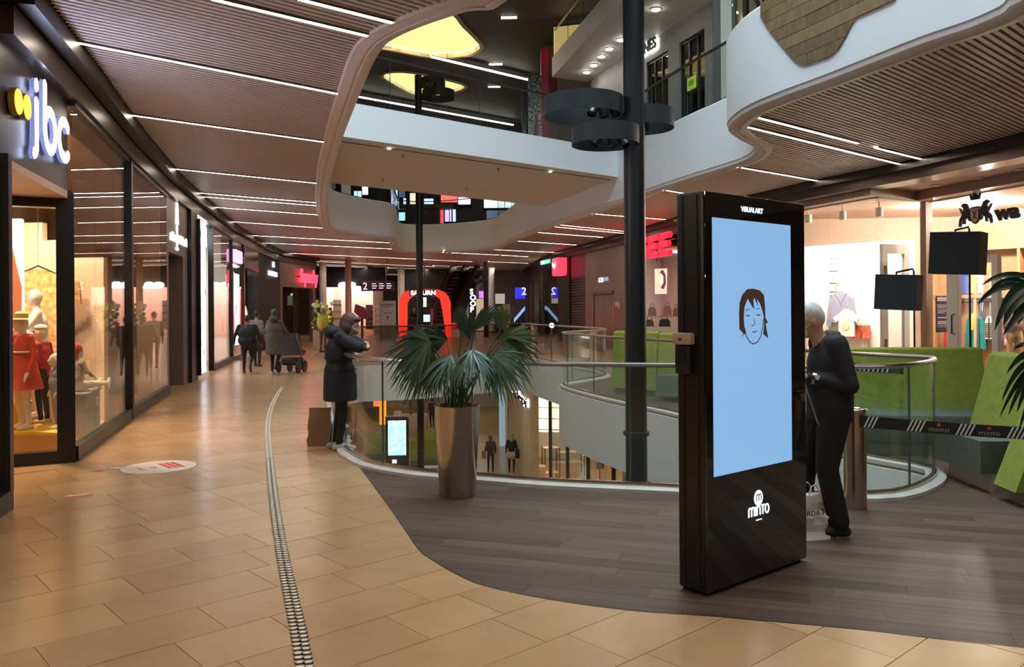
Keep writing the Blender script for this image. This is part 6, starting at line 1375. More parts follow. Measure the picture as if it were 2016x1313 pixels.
# ---------------------------------------------------------------- steel planter with palm
pc_ = P(901, 975); pot = thing('potted_palm', 'fan palm in a tall tapered steel planter by the atrium glass', 'plant', (pc_.x, pc_.y, 0))
PHT = .775
MB().lathe([(0, 0), (.152, 0), (.156, .012), (.192, PHT-.01), (.196, PHT), (.186, PHT), (.182, PHT-.03)], 48).build('planter', M['steel'], pot)
MB().lathe([(.183, PHT-.035), (.1, PHT-.02), (0, PHT-.015)], 32).build('soil', mat('potting_soil', (.015, .011, .009), .95, bump=.6, bscale=90), pot)
M['leaf'] = mat('palm_leaf', (.016, .055, .026), .38, var=.45, scale=7, spec=.6); M['leaf2'] = mat('palm_leaf_yellowish', (.055, .095, .02), .42, var=.35, scale=7); M['stem'] = mat('palm_stem', (.03, .045, .015), .5)
def ribbon(m, pts, ws, nrm, fold=.25):
    """folded leaflet along pts with half widths ws"""
    vs = []; n = len(pts)
    for i, p in enumerate(pts):
        tng = (pts[min(i+1, n-1)]-pts[max(i-1, 0)]).normalized(); sd = tng.cross(nrm)
        if sd.length < 1e-3: sd = tng.orthogonal()
        sd.normalize(); up = sd.cross(tng)
        vs += [p-sd*ws[i]+up*ws[i]*fold, p, p+sd*ws[i]+up*ws[i]*fold]
    fs = []
    for i in range(n-1): a = i*3; fs += [(a, a+3, a+4, a+1), (a+1, a+4, a+5, a+2)]
    m.add(vs, fs)
rl = random.Random(21)
def fan(hub, axis, spread, length, nleaf, droop, mt, base):
    """one fan leaf: petiole from the pot and a blade of radiating leaflets"""
    hub = Vector(hub); axis = Vector(axis).normalized(); base = Vector(base)
    mid = (base+hub)/2+Vector((0, 0, .08)); pts = [base.lerp(mid, i/4).lerp(mid.lerp(hub, i/4), i/4) for i in range(5)]
    fr = MB().tube(pts, [.009, .008, .007, .006, .005], 6).build('petiole', M['stem'], pot)
    view = Vector((rl.uniform(-.3, .3), -1, rl.uniform(.0, .5))).normalized(); side = axis.cross(view).normalized(); nrm = side.cross(axis).normalized()
    m = MB()
    for i in range(nleaf):
        f = (i/(nleaf-1)-.5)*2; a = f*spread; dr = (axis*math.cos(a)+side*math.sin(a)+nrm*rl.uniform(-.12, .12)).normalized(); Ln = length*(1-.28*abs(f)**2)*rl.uniform(.9, 1.06)
        P_ = []; n = 7
        for k in range(n): u = k/(n-1); P_.append(hub+dr*Ln*u+Vector((0, 0, -1))*droop*Ln*u*u*(.7+.6*rl.random()*.5))
        w = .011*(length/.4)+.004
        ribbon(m, P_, [w*.5, w, w*1.05, w*.95, w*.75, w*.42, .0008], nrm)
    m.build('fan_leaf', mt, pot)
def at(px, py, dd=0): q = Q(px, py, pc_.y+dd); return (q.x-pc_.x, q.y-pc_.y, q.z)
def bs(): a_ = rl.uniform(0, 6.28); r_ = rl.uniform(.02, .1); return (r_*math.cos(a_), r_*math.sin(a_), PHT-.03)
for hub, ax, sp, ln, nl, dp, mt in [
    (at(846, 672, -.12), (-.75, -.25, -.15), 1.25, .40, 26, .55, 'leaf'), (at(852, 690, .05), (-.6, .1, -.5), 1.1, .40, 22, .6, 'leaf2'), (at(880, 668, .1), (-.9, .2, .15), .8, .42, 18, .5, 'leaf'),
    (at(972, 700, -.12), (.55, -.3, -.25), 1.35, .34, 28, .6, 'leaf'), (at(985, 668, .1), (.8, .1, .1), .9, .36, 20, .55, 'leaf2'), (at(930, 690, -.2), (.05, -.5, -.35), 1.2, .30, 20, .6, 'leaf'),
    (at(925, 668, 0), (-.25, 0, .9), .38, .30, 12, .1, 'leaf'), (at(908, 655, -.05), (-.05, 0, 1), .3, .24, 9, .08, 'leaf'), (at(932, 650, .05), (.6, 0, .75), .35, .34, 10, .15, 'leaf'), (at(985, 650, .1), (.12, .1, 1), .5, .26, 14, .12, 'leaf2'), (at(1000, 662, .05), (.9, .0, .35), .55, .30, 12, .4, 'leaf2'),
    (at(890, 700, -.15), (-.3, -.5, -.5), 1.1, .34, 20, .5, 'leaf'), (at(905, 720, .15), (.1, .4, .3), 1.3, .30, 20, .5, 'leaf'), (at(945, 715, .12), (.5, .4, -.1), 1.2, .32, 20, .55, 'leaf'), (at(868, 715, .05), (-.6, .2, -.4), 1.0, .30, 18, .5, 'leaf2')]:
    fan(hub, ax, sp, ln, nl, dp, M[mt], bs())
for k in range(12):
    b_ = Vector(bs()); MB().tube([b_, b_+Vector((rl.uniform(-.04, .04), rl.uniform(-.04, .04), rl.uniform(.18, .34)))], [.010, .006], 6).build('cane', M['stem'], pot)
# ---------------------------------------------------------------- plant at the right picture border
pp = thing('broad_leaf_plant', 'dark broad-leaved plant reaching in at the right picture border', 'plant', (4.18, 5.75, 0))
MB().lathe([(0, 0), (.16, 0), (.2, .55), (.19, .56), (.17, .52), (0, .5)], 28).build('planter', M['steel'], pp)
M['darkleaf'] = mat('dark_broad_leaf', (.008, .028, .018), .3, var=.4, scale=6, spec=.7)
def strap(p0, p1, p2, wmax, nm='leaf'):
    p0, p1, p2 = Vector(p0), Vector(p1), Vector(p2); n = 12; P_ = []
    for k in range(n): u = k/(n-1); P_.append(p0*(1-u)**2+p1*2*u*(1-u)+p2*u*u)
    m = MB(); ribbon(m, P_, [wmax*(.12+.88*math.sin(math.pi*min(1, (k/(n-1))*.75+.2))**1.2) if k < n-1 else .001 for k in range(n)], Vector((.2, -1, .3)).normalized(), .2); m.build(nm, M['darkleaf'], pp)
pat = lambda px, py, dd=0: (lambda q: (q.x-4.18, q.y-5.75, q.z))(Q(px, py, 5.75+dd))
stems = [((0, 0, .5), pat(2052, 560)), ((.03, .02, .5), pat(2050, 700))]
for s_ in stems: MB().tube([s_[0], Vector(s_[0]).lerp(Vector(s_[1]), .5)+Vector((.03, 0, 0)), s_[1]], [.016, .014, .01], 8).build('stem', M['stem'], pp)
for p0, p1, p2, wd in [((2055, 560), (1985, 520), (1932, 562), .022), ((2050, 570), (1960, 545), (1925, 600), .026), ((2050, 575), (1990, 530), (1950, 568), .02), ((2050, 565), (1990, 545), (1958, 650), .04), ((2050, 570), (2000, 560), (1975, 640), .05), ((2052, 575), (2010, 560), (1992, 645), .05), ((2055, 580), (2030, 570), (2003, 640), .045), ((2055, 590), (2010, 600), (1975, 660), .035), ((2060, 560), (2030, 530), (1990, 548), .025),
                       ((2050, 700), (2015, 680), (1982, 735), .024), ((2050, 710), (2005, 700), (1972, 790), .022), ((2050, 715), (2010, 720), (1968, 822), .02), ((2052, 720), (2015, 730), (1985, 818), .024), ((2055, 725), (2025, 730), (2002, 812), .026), ((2055, 705), (2020, 660), (1995, 690), .02), ((2055, 730), (2030, 760), (2005, 850), .022)]:
    strap(pat(*p0), pat(*p1, -.1), pat(*p2, rl.uniform(-.2, .1)), wd)
# ---------------------------------------------------------------- green benches
def seg_bench(label, x0, x1, y_front, y_back, zs, zb, rz=0, loc=(0, 0), left_slant=.0, parts=1):
    b = thing('green_bench', label, 'bench', (loc[0], loc[1], 0), rz)
    n = parts
    for k in range(n):
        a, c_ = lerp(x0, x1, k/n)+.012, lerp(x0, x1, (k+1)/n)-.012
        MB().rbox((a, y_front, .14), (c_, y_back, zs), .035).build('seat', M['sage'], b)
        MB().xprism([(y_back-.06, zs-.05), (y_back+.1, zs-.05), (y_back+.26, zb-.02), (y_back+.22, zb), (y_back+.14, zb), (y_back+.1, zb-.02)], a, c_).build('backrest', M['green'], b)
    MB().b2((x0+.06, y_front+.08, 0), (x1-.04, y_back+.1, .14)).build('plinth', M['plinth'], b); return b
seg_bench('green upholstered bench facing the camera behind the round glass end', 0, 1.55, 0, .62, .44, 1.12, -.12, (3.72, 8.75), parts=1)
b = thing('green_bench', 'grey-green bench with green back along the right, next to the round glass end', 'bench', (4.0, 7.75, 0), -math.pi/2-.02)
# local x runs towards the camera, local y to the right
MB().vprism([(.0, .16), (.78, .16), (.78, .44), (-.1, .44)], 0, .68).build('seat', M['sage'], b)
MB().xprism([(.62, .4), (.78, .4), (.98, 1.1), (.94, 1.13), (.86, 1.13), (.82, 1.1)], -.55, .78).build('backrest', M['green'], b); MB().b2((.05, .1, 0), (.78, .7, .16)).build('plinth', mat('timber_plinth', (.35, .26, .2), .5), b)
b = thing('green_bench', 'nearest green bench end panel with slanted edge at the right border', 'bench', (3.96, 6.45, 0), -.08)
MB().vprism([(.0, .12), (1.6, .12), (1.6, 1.12), (.42, 1.12), (.36, 1.08)], 0, .34).build('end_panel', M['green'], b); MB().b2((.1, .05, 0), (1.6, .3, .12)).build('plinth', M['plinth'], b); MB().rbox((.5, -.0, .2), (1.6, .33, .44), .02).build('seat_edge', M['sage'], b)
q0, q1 = P(1192, 790), P(1322, 812)
b = thing('green_bench', 'green high-backed bench on the platform across the atrium', 'bench', (q0.x+.25, q0.y+1.2, 0), math.atan2(q1.y-q0.y, q1.x-q0.x)+.35)
MB().xprism([(0, .12), (.22, .12), (.3, 1.14), (.26, 1.17), (.14, 1.17), (.08, 1.14)], 0, .95).build('backrest', M['green'], b); MB().xprism([(0, .12), (.22, .12), (.3, 1.12), (.26, 1.15), (.14, 1.15), (.08, 1.12)], .98, 1.75).build('backrest', M['green'], b)
MB().rbox((0, .22, .14), (1.75, .8, .44), .03).build('seat', M['sage'], b); MB().b2((.05, .05, 0), (1.7, .75, .14)).build('plinth', M['plinth'], b)
MB().xprism([(-.5, .1), (0, .1), (.05, .44), (-.42, .44)], 1.25, 1.75).build('side_seat', M['sage'], b)
# ---------------------------------------------------------------- two black-shaded floor lamps
def floor_lamp(label, pxc, pyt, pyb, D, wpx, rz, pole_px):
    q = Q(pxc, (pyt+pyb)/2, D); h = Q(pxc, pyt, D).z-Q(pxc, pyb, D).z; w_ = wpx/F*D; xp = Q(pole_px, 600, D).x-q.x
    t = thing('floor_lamp', label, 'floor lamp', (q.x, D, 0), 0, 'black-shaded floor lamps'); z = q.z
    m = MB(); R = Matrix.Rotation(rz, 3, 'Z') @ Matrix.Rotation(.05, 3, 'Y')
    m.box((0, 0, z), (w_*.9, w_*.55, h), M=R); m.build('shade', M['blackm'], t)
    MB().tube([(xp, .18, 0), (xp-.015, .16, z+h/2+.05), (xp-.05, .12, z+h/2+.075), (-w_*.05, 0, z+h/2+.03)], .012, 8).build('pole', M['black'], t); MB().lathe([(.16, 0), (.16, .02), (0, .03)], 20, (xp, .18, 0)).build('base', M['black'], t); MB().tube([(-w_*.05, 0, z+h/2+.03), (-w_*.05, 0, z+h/2-.02)], .01, 6).build('hook', M['black'], t)
floor_lamp('left and smaller looking floor lamp with square black shade behind the bench', 1769, 541, 610, 9.75, 85, -.7, 1815)
floor_lamp('right and higher looking floor lamp with square black shade behind the bench', 1886, 458, 540, 9.45, 100, -.75, 1927)
# ---------------------------------------------------------------- steel bin and barrier tape
q = P(1684, 1000); bx, by = q.x, q.y
t = thing('steel_bollard', 'round brushed steel bollard with bowl top holding the barrier tape', 'bollard', (bx, by, 0))
MB().lathe([(0, 0), (.086, 0), (.086, .76)], 36).build('body', M['steel'], t); MB().lathe([(.086, .76), (.094, .765), (.094, .785), (.085, .79), (.06, .775), (0, .768)], 36).build('bowl', M['chrome'], t)
t2 = thing('steel_bollard', 'round brushed steel bollard beyond the right picture border holding the tape end', 'bollard', (4.75, 5.55, 0))
MB().lathe([(0, 0), (.086, 0), (.086, .76)], 24).build('body', M['steel'], t2); MB().lathe([(.086, .76), (.094, .765), (.094, .785), (.06, .775), (0, .768)], 24).build('bowl', M['chrome'], t2)
TA = Vector((bx+.0, by-.09)); TB = Vector((4.75, 5.46)); TL = (TB-TA).length
tp = wall_thing(TA, TB, 'barrier_tape', 'black barrier tape with white stripes and lettering stretched before the benches', 'tape')
def tz(x): return .70-.03*math.sin(math.pi*x/TL)
m = MB(); n = 30
def tape_poly(pts, y): return [(a, y, tz(a)+b) for a, b in pts]
vs = []; 
for i in range(n+1): x = TL*i/n; vs += [(x, 0, tz(x)-.045), (x, 0, tz(x)+.045)]
vs += [(a, .002, b) for a, _, b in vs[:2*(n+1)]]
fs = []; o_ = 2*(n+1)
for i in range(n): a = 2*i; fs += [(a, a+2, a+3, a+1), (o_+a, o_+a+1, o_+a+3, o_+a+2), (a, o_+a, o_+a+2, a+2), (a+1, a+3, o_+a+3, o_+a+1)]
m.add(vs, fs); m.build('band', M['blackm'], tp)
M['tapewhite'] = mat('tape_white', (.7, .68, .66), .6); M['tapered'] = mat('tape_red', (.55, .09, .06), .6)
x = -.05; k = 0
while x < TL-.1:
    for j in range(4):
        a = x+.05+j*.028
        if a > .02: m = MB(); m.vprism([(a, tz(a)-.042), (a+.012, tz(a)-.042), (a+.05, tz(a)+.042), (a+.038, tz(a)+.042)], -.003, -.0005); m.build('stripe', M['tapewhite'], tp)
    if .2 < x+.2: 
        text('lettering', 'minto', .052, mat(f'tape_print_{k}', (.35, .33, .32), .6), tp, (x+.2, -.002, tz(x+.25)-.03), .0006, sx=1.15)
        m = MB(); m.vprism(arc(x+.27, tz(x+.27)+.022, .013, .013, 0, 6.1, 12), -.003, -.0005); m.build('red_dot', M['tapered'], tp)
    x += .33; k += 1
q0, q1 = Q(1674, 722, 9.0), Q(1728, 729, 8.7)
tp2 = wall_thing(q0, q1, 'barrier_tape', 'short far piece of striped barrier tape behind the glass rail', 'tape'); L = (q1-q0).length
MB().b2((0, 0, q0.z-.04), (L+.3, .003, q0.z+.045)).build('band', M['blackm'], tp2)
for j in range(9): m = MB(); m.vprism([(j*.055, q0.z-.035), (j*.055+.02, q0.z-.035), (j*.055+.05, q0.z+.04), (j*.055+.03, q0.z+.04)], -.003, -.0005); m.build('stripe', M['tapewhite'], tp2)
# ---------------------------------------------------------------- zip-like metal joint strip in the floor
zp = cr([P2(*p) for p in [(606, 1345), (599, 1308), (585, 1231), (569, 1157), (557, 1097), (545, 1026), (536, 956), (531, 903), (527, 850), (530, 818), (540, 788), (560, 757), (590, 722), (625, 693)]], 8)
zs = tag(bpy.data.objects.new('floor_joint_strip', None), 'zip-like double row metal joint strip curving along the stone floor', 'floor strip'); COL.objects.link(zs); zs.location = (zp[0].x, zp[0].y, 0)
zl = [p-zp[0] for p in zp]
MB().sweep(zl, [(-.042, -.003), (-.042, .0012), (.042, .0012), (.042, -.003)]).build('base_strip', mat('strip_steel', (.30, .22, .14), .35, .1), zs)
zlen = arc_lengths(zl, False); tot = zlen[-1]; M['stud'] = mat('strip_stud', (.78, .70, .58), .3, .4)
stud_me = None; rest = MB(); i = 0; x = 0
def ptan(x):
    for j in range(len(zlen)-1):
        if zlen[j] <= x <= zlen[j+1]: d = zl[j+1]-zl[j]; return zl[j].lerp(zl[j+1], (x-zlen[j])/(zlen[j+1]-zlen[j])), math.atan2(d.y, d.x)
    return zl[-1], 0
stud_mb = MB().lathe([(0, .0006), (.021, .0006)], 10, (-.006, 0, 0), 1).lathe([(.0155, 0), (.0145, .005), (.010, .0075), (0, .008)], 12)
while x < tot:
    for side in (-1, 1):
        xx = x+(.012 if side > 0 else 0); p, a = ptan(min(xx, tot-.01)); n_ = Vector((-math.sin(a), math.cos(a))); c_ = p+n_*side*.02
        if i < 220:
            if stud_me is None: o = stud_mb.build('stud', [M['stud'], M['grout']], zs); stud_me = o.data
            else: o = bpy.data.objects.new('stud', stud_me); COL.objects.link(o); o.parent = zs
            o.location = (c_.x, c_.y, .001); o.scale = (.85, 1.15, 1); o.rotation_euler[2] = a
        elif x < 14: rest.lathe([(0, .007), (.014, .002)], 6, (c_.x, c_.y, 0))
        i += 1
    x += .052
tag(rest.build('stud_rows', M['stud'], zs), kind='stuff')
# floor stickers
q = P(313, 919); t = thing('floor_sticker', 'oval white floor sticker with red and grey print near the left shop', 'sticker', (q.x, q.y, 0), UA)
MB().lathe([(0, .0005), (.36, .0005), (.36, .001), (0, .0015)], 40).build('disc', mat('sticker_white', (.62, .55, .48), .5), t)
M['stred'] = mat('sticker_red', (.55, .07, .05), .5); M['stgrey'] = mat('sticker_grey', (.3, .28, .27), .5)
for k in range(3): MB().b2((.04+.06*k, -.17, .0015), (.085+.06*k, .17, .002)).build('red_bar', M['stred'], t)
MB().b2((-.2, -.08, .0015), (-.16, .1, .002)).build('grey_bar', M['stgrey'], t); MB().b2((-.08, -.06, .0015), (-.02, .06, .002)).build('grey_box', M['stgrey'], t)
for i, (px, py, rz, w_) in enumerate([(158, 976, .3, .2), (197, 927, .1, .12), (232, 921, .2, .16)]):
    q = P(px, py); t = thing('floor_tape_mark', f'worn {"red and white" if i == 0 else "reddish" if i == 1 else "pale"} tape mark on the stone floor near the left shop', 'tape mark', (q.x, q.y, 0), rz)
    MB().prism([(-w_/2, -.03), (w_*.3, -.05), (w_/2, .02), (0, .05), (-w_*.4, .03)], .0005, .0012).build('tape', M['stred'] if i < 2 else mat('pale_tape', (.6, .55, .5), .5), t)
    if i == 0: MB().prism([(-w_*.7, .0), (w_*.2, .02), (w_*.5, .06), (-w_*.5, .05)], .0013, .0018).build('white_tape', mat('white_tape', (.65, .6, .55), .5), t)
# bags on the floor
def bag(label, px, py, w_, d_, h, matl, rz, handle=True, crumple=0, D=None):
    q = P(px, py); t = thing('shopping_bag', label, 'bag', (q.x, q.y, 0), rz)
    m = MB(); n = 7; vs = []; rr = random.Random(int(px))
    loops = []
    for k in range(n):
        u = k/(n-1); sx = w_/2*(1+.04*math.sin(u*5))*(1-crumple*.45*u); sy = d_/2*(1-.3*u)*(1-crumple*.3*u); j = .012+crumple*.05
        loops.append([(x_*sx+rr.uniform(-j, j)*(u > 0), y_*sy+rr.uniform(-j, j)*(u > 0), h*u) for x_, y_ in ((-1, -1), (-.33, -1.04), (.33, -1.04), (1, -1), (1.02, 0), (1, 1), (0, 1.04), (-1, 1), (-1.02, 0))])
    for l in loops: vs += l
    K = 9; fs = [tuple(range(K-1, -1, -1))]
    for k in range(n-1):
        for i in range(K): j2 = (i+1) % K; fs.append((k*K+i, k*K+j2, (k+1)*K+j2, (k+1)*K+i))
    if crumple: fs.append(tuple((n-1)*K+i for i in range(K)))
    m.add(vs, fs); m.build('body', matl, t, sharp=25)
    if handle:
        for s_ in (-1, 1): MB().tube([(w_*.2*math.cos(a), s_*d_*.3, h-.02+.09*math.sin(a)) for a in [math.pi*k/8 for k in range(9)]], .005, 6).build('handle', matl, t)
    return t
M['kraft'] = mat('kraft_paper', (.24, .13, .06), .75, var=.1, scale=5); M['plastic'] = mat('white_plastic', (.6, .58, .56), .4, bump=.4, bscale=25)
bag('brown kraft paper shopping bag standing behind the leaning person', 630, 877, .26, .15, .44, M['kraft'], .1, False)
bag('crumpled white plastic bag at the feet of the leaning person', 672, 876, .16, .14, .26, M['plastic'], .3, False, .8)
b = bag('white plastic carrier bag with dark lettering at the old man\'s feet', 1596, 1057, .2, .16, .3, M['plastic'], .2, True, .5)
text('lettering', 'RDA P', .05, M['blackm'], b, (-.08, -.085, .17), .001)
# ---------------------------------------------------------------- people and mannequins: one continuous skinned surface each (voxel union of tapered limbs)
def C(a, b, ra, rb, m): return ('c', Vector(a), Vector(b), ra, rb, m)
def K(c, rx, ry, h, m, k=1.0): return ('k', Vector(c), rx, ry, h, m, k)
def E(c, r, m, rot=None): return ('e', Vector(c), Vector(r), rot, m)
def union(name, prims, mats, voxel, parent, smooth=6):
    mb = MB()
    for p in prims:
        if p[0] == 'c': mb.cap(p[1], p[2], p[3], p[4], 12)
        elif p[0] == 'k': mb.lathe([(0, 0), (p[2]*.98, 0), (p[2], .02), (p[2]*p[6], p[4]), (0, p[4]+.03)], 24, p[1], 0, Matrix.Diagonal((1, p[3]/p[2], 1)))
        else: mb.ell(p[1], p[2], 16, 12, 0, p[3].to_matrix() if p[3] else None)
    me = bpy.data.meshes.new(name+'_src'); me.from_pydata(mb.v, [], mb.f); o = bpy.data.objects.new(name+'_src', me); COL.objects.link(o)
    r = o.modifiers.new('r', 'REMESH'); r.mode = 'VOXEL'; r.voxel_size = voxel; s = o.modifiers.new('s', 'SMOOTH'); s.factor = .5; s.iterations = smooth
    dg = bpy.context.evaluated_depsgraph_get(); out = bpy.data.meshes.new_from_object(o.evaluated_get(dg)); bpy.data.objects.remove(o); bpy.data.meshes.remove(me)
    n = len(out.polygons); cc = np.empty(n*3); out.polygons.foreach_get('center', cc); cc = cc.reshape(-1, 3); best = np.full(n, 9.0); idx = np.zeros(n, int)
    for p in prims:
        if p[0] == 'c':
            a = np.array(p[1]); d = np.array(p[2])-a; L2 = max(1e-9, d @ d); t = np.clip((cc-a) @ d/L2, 0, 1); ds = np.linalg.norm(cc-a-t[:, None]*d, axis=1)-(p[3]+(p[4]-p[3])*t); m = p[5]
        elif p[0] == 'k':
            q = cc-np.array(p[1]); ds = np.maximum((np.hypot(q[:, 0]/p[2], q[:, 1]/p[3])-1)*p[3], np.abs(q[:, 2]-p[4]/2)-p[4]/2); m = p[5]
        else:
            q = cc-np.array(p[1])
            if p[3]: q = q @ np.array(p[3].to_matrix())
            rr = np.array(p[2]); ds = (np.linalg.norm(q/rr, axis=1)-1)*rr.min(); m = p[4]
        k = ds < best-1e-6; best[k] = ds[k]; idx[k] = m
    out.materials.clear()
    for m in (mats if isinstance(mats, list) else [mats]): out.materials.append(m)
    out.polygons.foreach_set('material_index', idx.astype(np.int32)); out.shade_smooth(); out.name = name
    ob = bpy.data.objects.new(name, out); COL.objects.link(ob); ob.parent = parent; return ob
SKIN, TOP, LEG, SHOE, HAIR = 0, 1, 2, 3, 4
def pose(**k):
    J = dict(pel=(0, 0, .95), chest=(0, 0, 1.28), sh=.175, shz=1.42, shy=0, neck=(0, .0, 1.47), head=(0, .03, 1.64), tilt=0,
             elL=(-.24, -.03, 1.14), elR=(.24, -.03, 1.14), wrL=(-.25, .08, .9), wrR=(.25, .08, .9), kL=(-.1, .02, .5), kR=(.1, .02, .5), aL=(-.1, -.02, .08), aR=(.1, -.02, .08), fat=1.0)
    J.update(k); return J
def fingers(w, d, m, s=1.0, curl=.5, sx=1):
    """palm, four bent fingers of unequal length and a thumb leaving the side of the palm"""
    w = Vector(w); d = Vector(d).normalized(); up = Vector((0, 0, 1)); sd = d.cross(up)
    if sd.length < .1: sd = Vector((1, 0, 0))
    sd.normalize(); nn = sd.cross(d); out = [C(w, w+d*.085*s, .021*s, .026*s, m), C(w+sd*.018*s, w+sd*.022*s+d*.08*s, .014*s, .015*s, m), C(w-sd*.018*s, w-sd*.022*s+d*.08*s, .014*s, .015*s, m)]
    for i, ln in enumerate((.062, .072, .068, .054)):
        b = w+d*.085*s+sd*(.03-.02*i)*s; k1 = b+(d*math.cos(curl*.6)-nn*math.sin(curl*.6))*ln*.5*s; k2 = k1+(d*math.cos(curl*1.5)-nn*math.sin(curl*1.5))*ln*.55*s
        out += [C(b, k1, .0095*s, .0088*s, m), C(k1, k2, .0088*s, .0075*s, m)]
    tb = w+d*.03*s+sd*.026*s*sx; t1 = tb+(d*.6+sd*.55*sx-nn*.3)*.045*s; out += [C(tb, t1, .012*s, .0105*s, m), C(t1, t1+(d*.9-nn*.35)*.035*s, .0105*s, .0085*s, m)]
    return out
def body(J, hands='mitt', face=True, hs=1.0):
    V_ = Vector; pel, ch, nk, hd = V_(J['pel']), V_(J['chest']), V_(J['neck']), V_(J['head']); f = J['fat']; p = []
    mid = pel.lerp(ch, .5)
    p += [E(pel, (.165*f, .12*f, .13), LEG), E(mid, (.15*f, .115*f, .17), TOP), E(ch, (.178*f, .125*f, .18), TOP), C(pel, ch, .125*f, .13*f, TOP)]
    sl, sr = V_((-J['sh'], J['shy'], J['shz'])), V_((J['sh'], J['shy'], J['shz']))
    p += [C(sl, sr, .062, .062, TOP), C(nk+V_((0, 0, -.06)), nk.lerp(hd, .5), .058, .05, SKIN)]
    tl = Matrix.Rotation(J['tilt'], 3, 'X'); eu = Matrix.Rotation(J['tilt'], 4, 'X').to_quaternion()
    def H(x, y, z): return hd+tl @ V_((x, y, z))*hs
    p += [E(hd, (.076*hs, .096*hs, .112*hs), SKIN, eu), E(H(0, .035, -.055), (.056*hs, .06*hs, .06*hs), SKIN, eu)]
    if face: p += [C(H(0, .098, .012), H(0, .112, -.02), .009*hs, .014*hs, SKIN), E(H(-.078, .0, -.01), (.012*hs, .022*hs, .032*hs), SKIN, eu), E(H(.078, .0, -.01), (.012*hs, .022*hs, .032*hs), SKIN, eu), C(H(-.02, .096, -.062), H(.02, .096, -.062), .009*hs, .009*hs, SKIN)]
    for s, sh in (('L', sl), ('R', sr)):
        el, wr = V_(J['el'+s]), V_(J['wr'+s]); p += [C(sh, el, .058*f, .046, TOP), C(el, wr, .045, .034, TOP)]
        d = (wr-el).normalized()
        if hands == 'full': p += fingers(wr, d, SKIN, 1.0, .9, 1 if s == 'R' else -1)
        else: p += [C(wr, wr+d*.07, .028, .03, SKIN), C(wr+d*.07, wr+d*.15+V_((0, 0, -.02)), .026, .016, SKIN), C(wr+d*.03, wr+d*.08+V_((0, .03, .0)), .013, .011, SKIN)]
        hip = pel+V_((-.09 if s == 'L' else .09, 0, -.03)); kn, an = V_(J['k'+s]), V_(J['a'+s])
        fd = V_(J.get('foot'+s, (0, 1, 0))).normalized()
        lg = J.get('leg', 1.0); p += [C(hip, kn, .088*f*lg, .06*lg, LEG), C(kn, an+V_((0, 0, .03)), .058*lg, .042*lg*lg, LEG), C(an+V_((0, 0, -.035)), an+fd*.16+V_((0, 0, -.045)), .042, .034, SHOE), C(an-fd*.05+V_((0, 0, -.04)), an+fd*.05+V_((0, 0, -.03)), .038, .042, SHOE)]
    return p, H
def pmats(skin=(.5, .3, .22), top=(.02, .022, .03), leg=(.012, .012, .015), shoe=(.02, .02, .02), n=''):
    return [mat('skin'+n, skin, .55), mat('top'+n, top, .8, var=.25, scale=9, bump=.5, bscale=14), mat('legwear'+n, leg, .85, var=.2, scale=8), mat('shoe'+n, shoe, .5)]
def person(label, loc, rz, J, coat=(), mats=None, voxel=.012, hair=None, hairc=(.03, .02, .012), hands='mitt', extra=None, scale=1, name='person', cat='person', group=None, z=0, hs=1.0, face=True):
    t = thing(name, label, cat, (loc[0], loc[1], z), rz, group); t.scale = (scale,)*3
    p, H = body(J, hands, face, hs); union('body', p+list(coat), mats, voxel, t)
    if hair: union('hair', hair(H), [mat('hair_'+label[:12], hairc, .6, var=.3, scale=18)], voxel*.9, t, 4)
    if extra: extra(t, H)
    return t
def bob(H): return [E(H(0, -.025, .03), (.093, .1, .108), 0), E(H(-.07, -.02, -.04), (.03, .06, .08), 0), E(H(.07, -.02, -.04), (.03, .06, .08), 0), E(H(0, -.075, -.03), (.08, .045, .09), 0), E(H(0, .06, .085), (.07, .04, .035), 0)]
def short(H): return [E(H(0, -.02, .035), (.085, .098, .098), 0), E(H(0, -.07, -.01), (.07, .04, .07), 0)]
def long_(H): return bob(H)+[E(H(0, -.085, -.14), (.085, .045, .14), 0)]
# --- leaning person in the dark padded coat (faces right, towards the rail)
q = P(662, 886)
J = pose(pel=(0, .03, .88), chest=(0, .05, 1.16), sh=.165, shz=1.30, shy=.09, neck=(0, .12, 1.33), head=(0, .17, 1.43), tilt=-.35, elL=(-.2, .32, 1.17), elR=(.2, .31, 1.165), wrL=(-.02, .36, 1.18), wrR=(.06, .33, 1.20), kL=(-.09, .03, .47), kR=(.09, .1, .47), aL=(-.08, -.05, .08), aR=(.07, .05, .08))
coat = [E((0, .045, 1.10), (.21, .165, .22), TOP), E((0, .045, .88), (.215, .175, .22), TOP), K((0, .05, .57), .225, .19, .3, TOP, .96), C((-.15, .08, 1.28), (-.2, .3, 1.18), .075, .068, TOP), C((.15, .08, 1.28), (.2, .3, 1.18), .075, .068, TOP), C((-.2, .3, 1.18), (-.04, .35, 1.18), .066, .05, TOP), C((.2, .3, 1.18), (.03, .32, 1.19), .066, .05, TOP), E((0, -.03, 1.34), (.13, .10, .085), TOP), E((0, .04, 1.36), (.12, .1, .05), TOP)]
